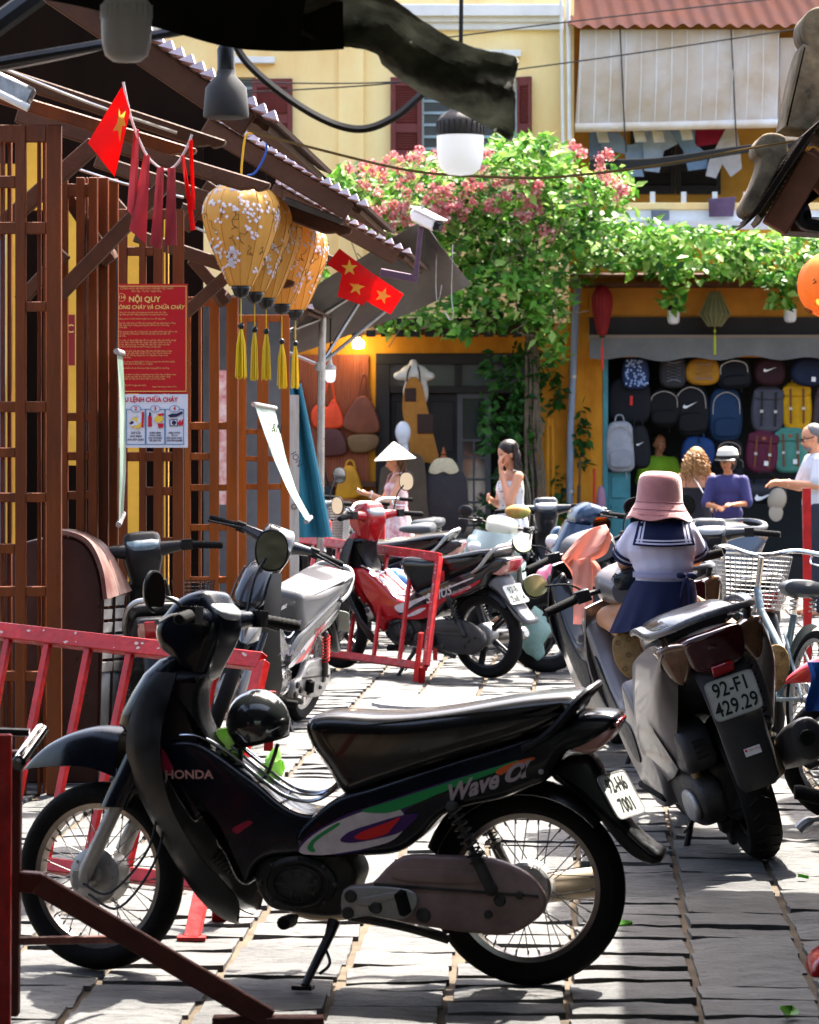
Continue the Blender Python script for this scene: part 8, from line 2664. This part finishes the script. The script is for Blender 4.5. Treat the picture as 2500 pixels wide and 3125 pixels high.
# ------------------------------------------------------------------ bicycles
def bicycle(label, loc, heading, col, basket=True, lean=-6, flip=1, name_on=None):
    t = thing('bicycle', label, 'bicycle', M=TR(loc[0], loc[1], 0) @ RZ(heading) @ RX(lean))
    m = mat('bicycle paint ' + col, col, .4, .3, var=.3, vscale=9)
    wheel(t, 'rear_wheel', (0, 0, .33), .33, .04, .29, 'wire', rim_mat=M_alu, hubr=.025)
    wheel(t, 'front_wheel', (1.06, 0, .33), .33, .04, .29, 'wire', rim_mat=M_alu, hubr=.025)
    MB().tube([(.86, 0, .82), (.5, 0, .3), (.42, 0, .3)], .019, 10).tube([(.83, 0, .74), (.4, 0, .5)], .017, 10).tube([(.46, 0, .29), (.33, 0, .72)], .017, 10).build('frame', m, t)
    for s_ in (1, -1):
        MB().tube([(.46, s_ * .04, .29), (0, s_ * .06, .33)], .010, 8).tube([(.36, s_ * .03, .62), (0, s_ * .06, .33)], .008, 8).build('stay', m, t)
        MB().tube(spl3([(.88, s_ * .03, .72), (.93, s_ * .055, .6), (1.06, s_ * .06, .33)], 4), .011, 8).build('fork_blade', m, t)
    MB().tube([(.88, 0, .7), (.83, 0, .98)], .014, 10).build('stem', M_chrome, t)
    MB().tube(spl3([(.62, .29, 1.0), (.72, .28, 1.01), (.84, .18, 1.02), (.86, .05, .99), (.86, -.05, .99), (.84, -.18, 1.02), (.72, -.28, 1.01), (.62, -.29, 1.0)], 5), .012, 8).build('handlebar', M_chrome, t)
    for s_ in (1, -1):
        MB().tube([(.73, s_ * .282, 1.01), (.6, s_ * .29, 1.0)], .017, 10).build('grip', M_rubber, t)
        MB().tube(spl3([(.78, s_ * .25, 1.0), (.76, s_ * .24, .965), (.64, s_ * .265, .955)], 4), .005, 6).build('brake_lever', M_chrome, t)
    MB().tube([(.34, 0, .68), (.31, 0, .80)], .013, 8).build('seat_post', M_chrome, t)
    so = MB().loft([[V((x, p[0], p[1])) for p in superell(w, h, 0, z, 20, 2.4)] for x, z, w, h in ((.17, .845, .06, .02), (.19, .85, .11, .04), (.26, .848, .115, .045), (.33, .842, .08, .04), (.42, .84, .04, .03), (.46, .838, .02, .014))]).build('saddle', mat('grey saddle vinyl', (.07, .075, .08), .4), t)
    if name_on:
        MB().text(name_on, TR(.178, 0, .85) @ RZ(-90) @ RX(80), .03).build('saddle_lettering', D_silver, so, smooth=False)
    for s_ in (1, -1):
        MB().tube(helix((.22, s_ * .05, .74), (.22, s_ * .05, .83), .016, 4), .004, 5).build('saddle_spring', M_steel, t)
    MB().lathe([(0, -.006), (.085, -.006), (.085, .006), (0, .006)], 24, TR(.46, -.06, .29) @ RX(90)).build('chain_ring', M_steel, t)
    for s_ in (1, -1):
        MB().tube([(.46, s_ * .05, .29), (.46 + s_ * .1, s_ * .08, .29 - s_ * .13)], .008, 6).box((.46 + s_ * .1, s_ * .13, .29 - s_ * .13), (.08, .09, .02)).build('pedal', M_dark, t)
    for c in (0, 1.06):
        g_ = [[(c + cos(a) * .36, .03 * u, .33 + sin(a) * .36) for u in (-1, 0, 1)] for a in [radians(20 + 130 * j / 14) for j in range(15)]]
        MB().sheet(g_, .003).build('mudguard', m, t)
    if basket:
        b = MB()
        def ringp(z, k): return [V((1.0 + x * k, y * k, z)) for x, y in ((-.12, -.17), (.14, -.15), (.14, .15), (-.12, .17))]
        for i in range(12):
            z = .72 + i * .022
            q = ringp(z, .85 + .018 * i)
            b.tube(q + [q[0]], .003, 4)
        lo, hi = ringp(.72, .85), ringp(.98, 1.06)
        for e in range(4):
            for j in range(12):
                f_ = j / 12
                b.tube([lo[e] + (lo[(e + 1) % 4] - lo[e]) * f_, hi[e] + (hi[(e + 1) % 4] - hi[e]) * f_], .0025, 4)
        for j in range(8):
            f_ = j / 8
            b.tube([lo[0] + (lo[1] - lo[0]) * f_, lo[3] + (lo[2] - lo[3]) * f_], .0025, 4)
        hi2 = ringp(.985, 1.06); b.tube(hi2 + [hi2[0]], .006, 6)
        b.build('wire_basket', M_alu, t)
    return t
bicycle('bicycle with swept silver handlebar and wire basket behind the red barrier', (P(1400, 0, DS(385)).x, DS(385)), 168, '#37454d')
bicycle('second bicycle with a grey saddle beside the navy scooter', (P(1420, 0, DS(372)).x, DS(365)), 150, '#2e5a54', basket=False)
bicycle('silver bicycle at the back whose handlebar tops the red barrier', (P(1230, 0, DS(360)).x, DS(350)), 175, '#8a8f92', basket=False)
bicycle('bicycle with a big wire basket and a broad grey saddle at the right edge', (P(2470, 0, DS(640)).x, DS(640)), 104, '#6b7a80', lean=4, name_on='AMASA')
# ------------------------------------------------------------------ small things
# helmet hung on the black motorbike
hm = thing('motorbike_helmet', 'black half helmet with a white logo hung on the rack of the black motorbike', 'helmet', P(780, 2220, DS(1030)))
c = P(788, 2205, DS(1030))
R0 = .094
b = MB().lathe([(R0 * sin(t_) * (1 if t_ < 1.7 else .97), R0 * cos(t_)) for t_ in [pi * .66 * i / 16 for i in range(17)]], 32, TR(*c) @ RY(-12) @ SL(1.02, 1.05, 1.06)); kid(b, 'shell', mat('black helmet gloss', (.012, .014, .014), .16, coat=.8), hm)
b = MB().ring([(R0 * .87, -R0 * .47), (R0 * .90, -R0 * .52), (R0 * .84, -R0 * .58), (R0 * .8, -R0 * .5)], 32, TR(*c) @ RY(-12) @ SL(1.02, 1.05, 1.06)); kid(b, 'rim', M_rubber, hm)
mb = MB()
for x, y in swoosh(838, 2218, 46):
    q = P(x, y, DS(1030)) - c
    mb.v.append(c + V((q.x, -sqrt(max(0, (R0 * 1.055) ** 2 - q.x ** 2 - q.z ** 2)) - .001, q.z)))
mb.f.append(tuple(range(7))); mb.m.append(0); kid(mb, 'logo', M_white, hm, smooth=False)
kid(MB().tube(spl3([c + V((-.05, -.06, -.06)), c + V((-.04, -.05, -.13)), c + V((.02, -.04, -.16)), c + V((.06, -.03, -.06))], 5), .006, 6), 'chin_strap', M_dark, hm)
t = thing('green_bag', 'crumpled green plastic bag stuffed under the helmet', 'bag', P(720, 2330, DS(1025)))
b = MB().ball(P(715, 2250, DS(1025)), (.045, .04, .045), 20, 14); b.ball(P(838, 2340, DS(1025)), (.022, .03, .06), 16, 12)
b.warp(lambda p: p + V((noise.noise(p * 22), noise.noise(p * 22 + V((5, 0, 0))), noise.noise(p * 22 + V((0, 7, 0))))) * .028)
kid(b, 'film', mat('green film', '#7fb83f', .3, transl=.5, var=.6, vscale=20, dark='#c9dcb0'), t)
# second helmet on the red motorbike
t = thing('motorbike_helmet', 'blue and green helmet on the rack of the red and black motorbike', 'helmet', P(1220, 1820, DS(455)))
c = P(1205, 1790, DS(452))
b = MB().lathe([(.125 * sin(q), .125 * cos(q)) for q in [pi * .7 * i / 14 for i in range(15)]], 28, TR(*c) @ RY(35)); kid(b, 'shell', mat('blue green helmet', '#2a5fb0', .2, coat=.7, var=1., vscale=3, dark='#123a1c'), t)
# bag of flowers and plastic bags by the navy scooter
t = thing('flower_bag', 'clear bag of pink blossoms hanging from the navy scooter', 'bag', P(1680, 1800, DS(470)))
b = MB().ball(P(1690, 1765, DS(470)), (.1, .07, .11), 20, 14); b.warp(lambda p: p + V((noise.noise(p * 14), 0, noise.noise(p * 14 + V((3, 0, 0))))) * .04); kid(b, 'film', mat('pink white film', '#d9bcc4', .35, var=1., vscale=7, dark='#c23b74', transl=.3), t)
t = thing('plastic_bag', 'pale mint plastic bag hanging behind the red motorbike plate', 'bag', P(1630, 2010, DS(460)))
b = MB().ball(P(1632, 1930, DS(460)), (.09, .07, .17), 20, 14); b.warp(lambda p: p + V((noise.noise(p * 12), 0, noise.noise(p * 12 + V((3, 0, 0))))) * .04); kid(b, 'film', mat('mint film', '#a9c9c0', .35, transl=.5, var=.3, vscale=12), t)
t = thing('handle_bag', 'green and orange pouch on the handlebar of the navy scooter', 'bag', P(1585, 1590, DS(440)))
b = MB().ball(P(1580, 1562, DS(440)), (.09, .06, .05), 16, 10); kid(b, 'pouch', mat('green orange pouch', '#7c9a4a', .6, var=1., vscale=8, dark='#b5542a'), t)
# red stall crates below the banner
for i, (x0, y0, x1, y1, s_, lb) in enumerate(((925, 1590, 1010, 1660, 430, 'red crate under the slanting banner'), (1120, 1600, 1175, 1660, 380, 'bright red box behind the bicycles'))):
    mb = MB(); rect(mb, x0, y0, x1, y1, DS(s_), .25); a = P(x0, y1, DS(s_)); 
    t = thing('red_crate', lb, 'crate', V(((P((x0 + x1) / 2, 0, DS(s_))).x, DS(s_), 0)))
    kid(mb, 'box', D_red, t, smooth=False, bev=.008)
    mb = MB()
    for x in (x0 + 6, x1 - 6):
        for d in (.03, .22):
            q = P(x, y1, DS(s_)); mb.box((q.x, DS(s_) + d, q.z / 2), (.04, .04, q.z))
    kid(mb, 'stand', M_dark, t, smooth=False)
# red barrier post at the far right
o = MB().beam(P(2462, 1490, DS(480)), V((P(2466, 0, DS(480)).x, DS(480), 0)), .05, .05, up=(0, 1, 0)).build('barrier_post', M_redworn, smooth=False); tag(o, 'red post in front of the man in the white shirt', 'post')
# blue trouser leg at the right edge
t = thing('blue_cloth', 'blue denim cloth hanging at the right edge below the red motorbike', 'cloth', P(2490, 2180, DS(760)))
g_ = [[P(2466 + 10 * sin(v * 5) + u * 130, 2020 + v * 150, DS(760) - .03 * sin(u * 9 + v * 3)) for u in [j / 10 for j in range(11)]] for v in [i / 8 for i in range(9)]]
kid(MB().sheet(g_, .005), 'folds', mat('blue denim', '#1f4f9c', .75, var=.3, vscale=9), t)
# fallen leaves
M_fall = mat('fallen leaf', '#4f8f1e', .5, transl=.35)
for i, (x, y, s_, lb) in enumerate(((1898, 2838, .05, 'green leaf beside the rear tyre of the black motorbike'), (2410, 3110, .07, 'green leaf at the lower right corner'), (2452, 2690, .03, 'small green leaf on the right hand slabs'), (2240, 2500, .04, 'green leaf beside the scooter rear tyre'), (2480, 2455, .05, 'green leaf under the handlebar at the right edge'), (2138, 2510, .03, 'small leaf under the silver grey scooter'), (260, 2790, .03, 'pale leaf seen through the front wheel'))):
    Y = DG(y); c = P(x, y, Y); a = i * 1.3
    d = V((cos(a), sin(a), .1)); w = V((-sin(a), cos(a), .25))
    g_ = [[V((c.x, c.y, .012)) + d * s_ * (q - .5) * 1.4 + w * s_ * .4 * sin(q * pi) * u + V((0, 0, .012 * abs(u))) for u in (-1, -.5, 0, .5, 1)] for q in [j / 6 for j in range(7)]]
    o = MB().sheet(g_, .0008).build('fallen_leaf', M_fall); tag(o, lb, 'leaf', 'fallen leaves on the paving')
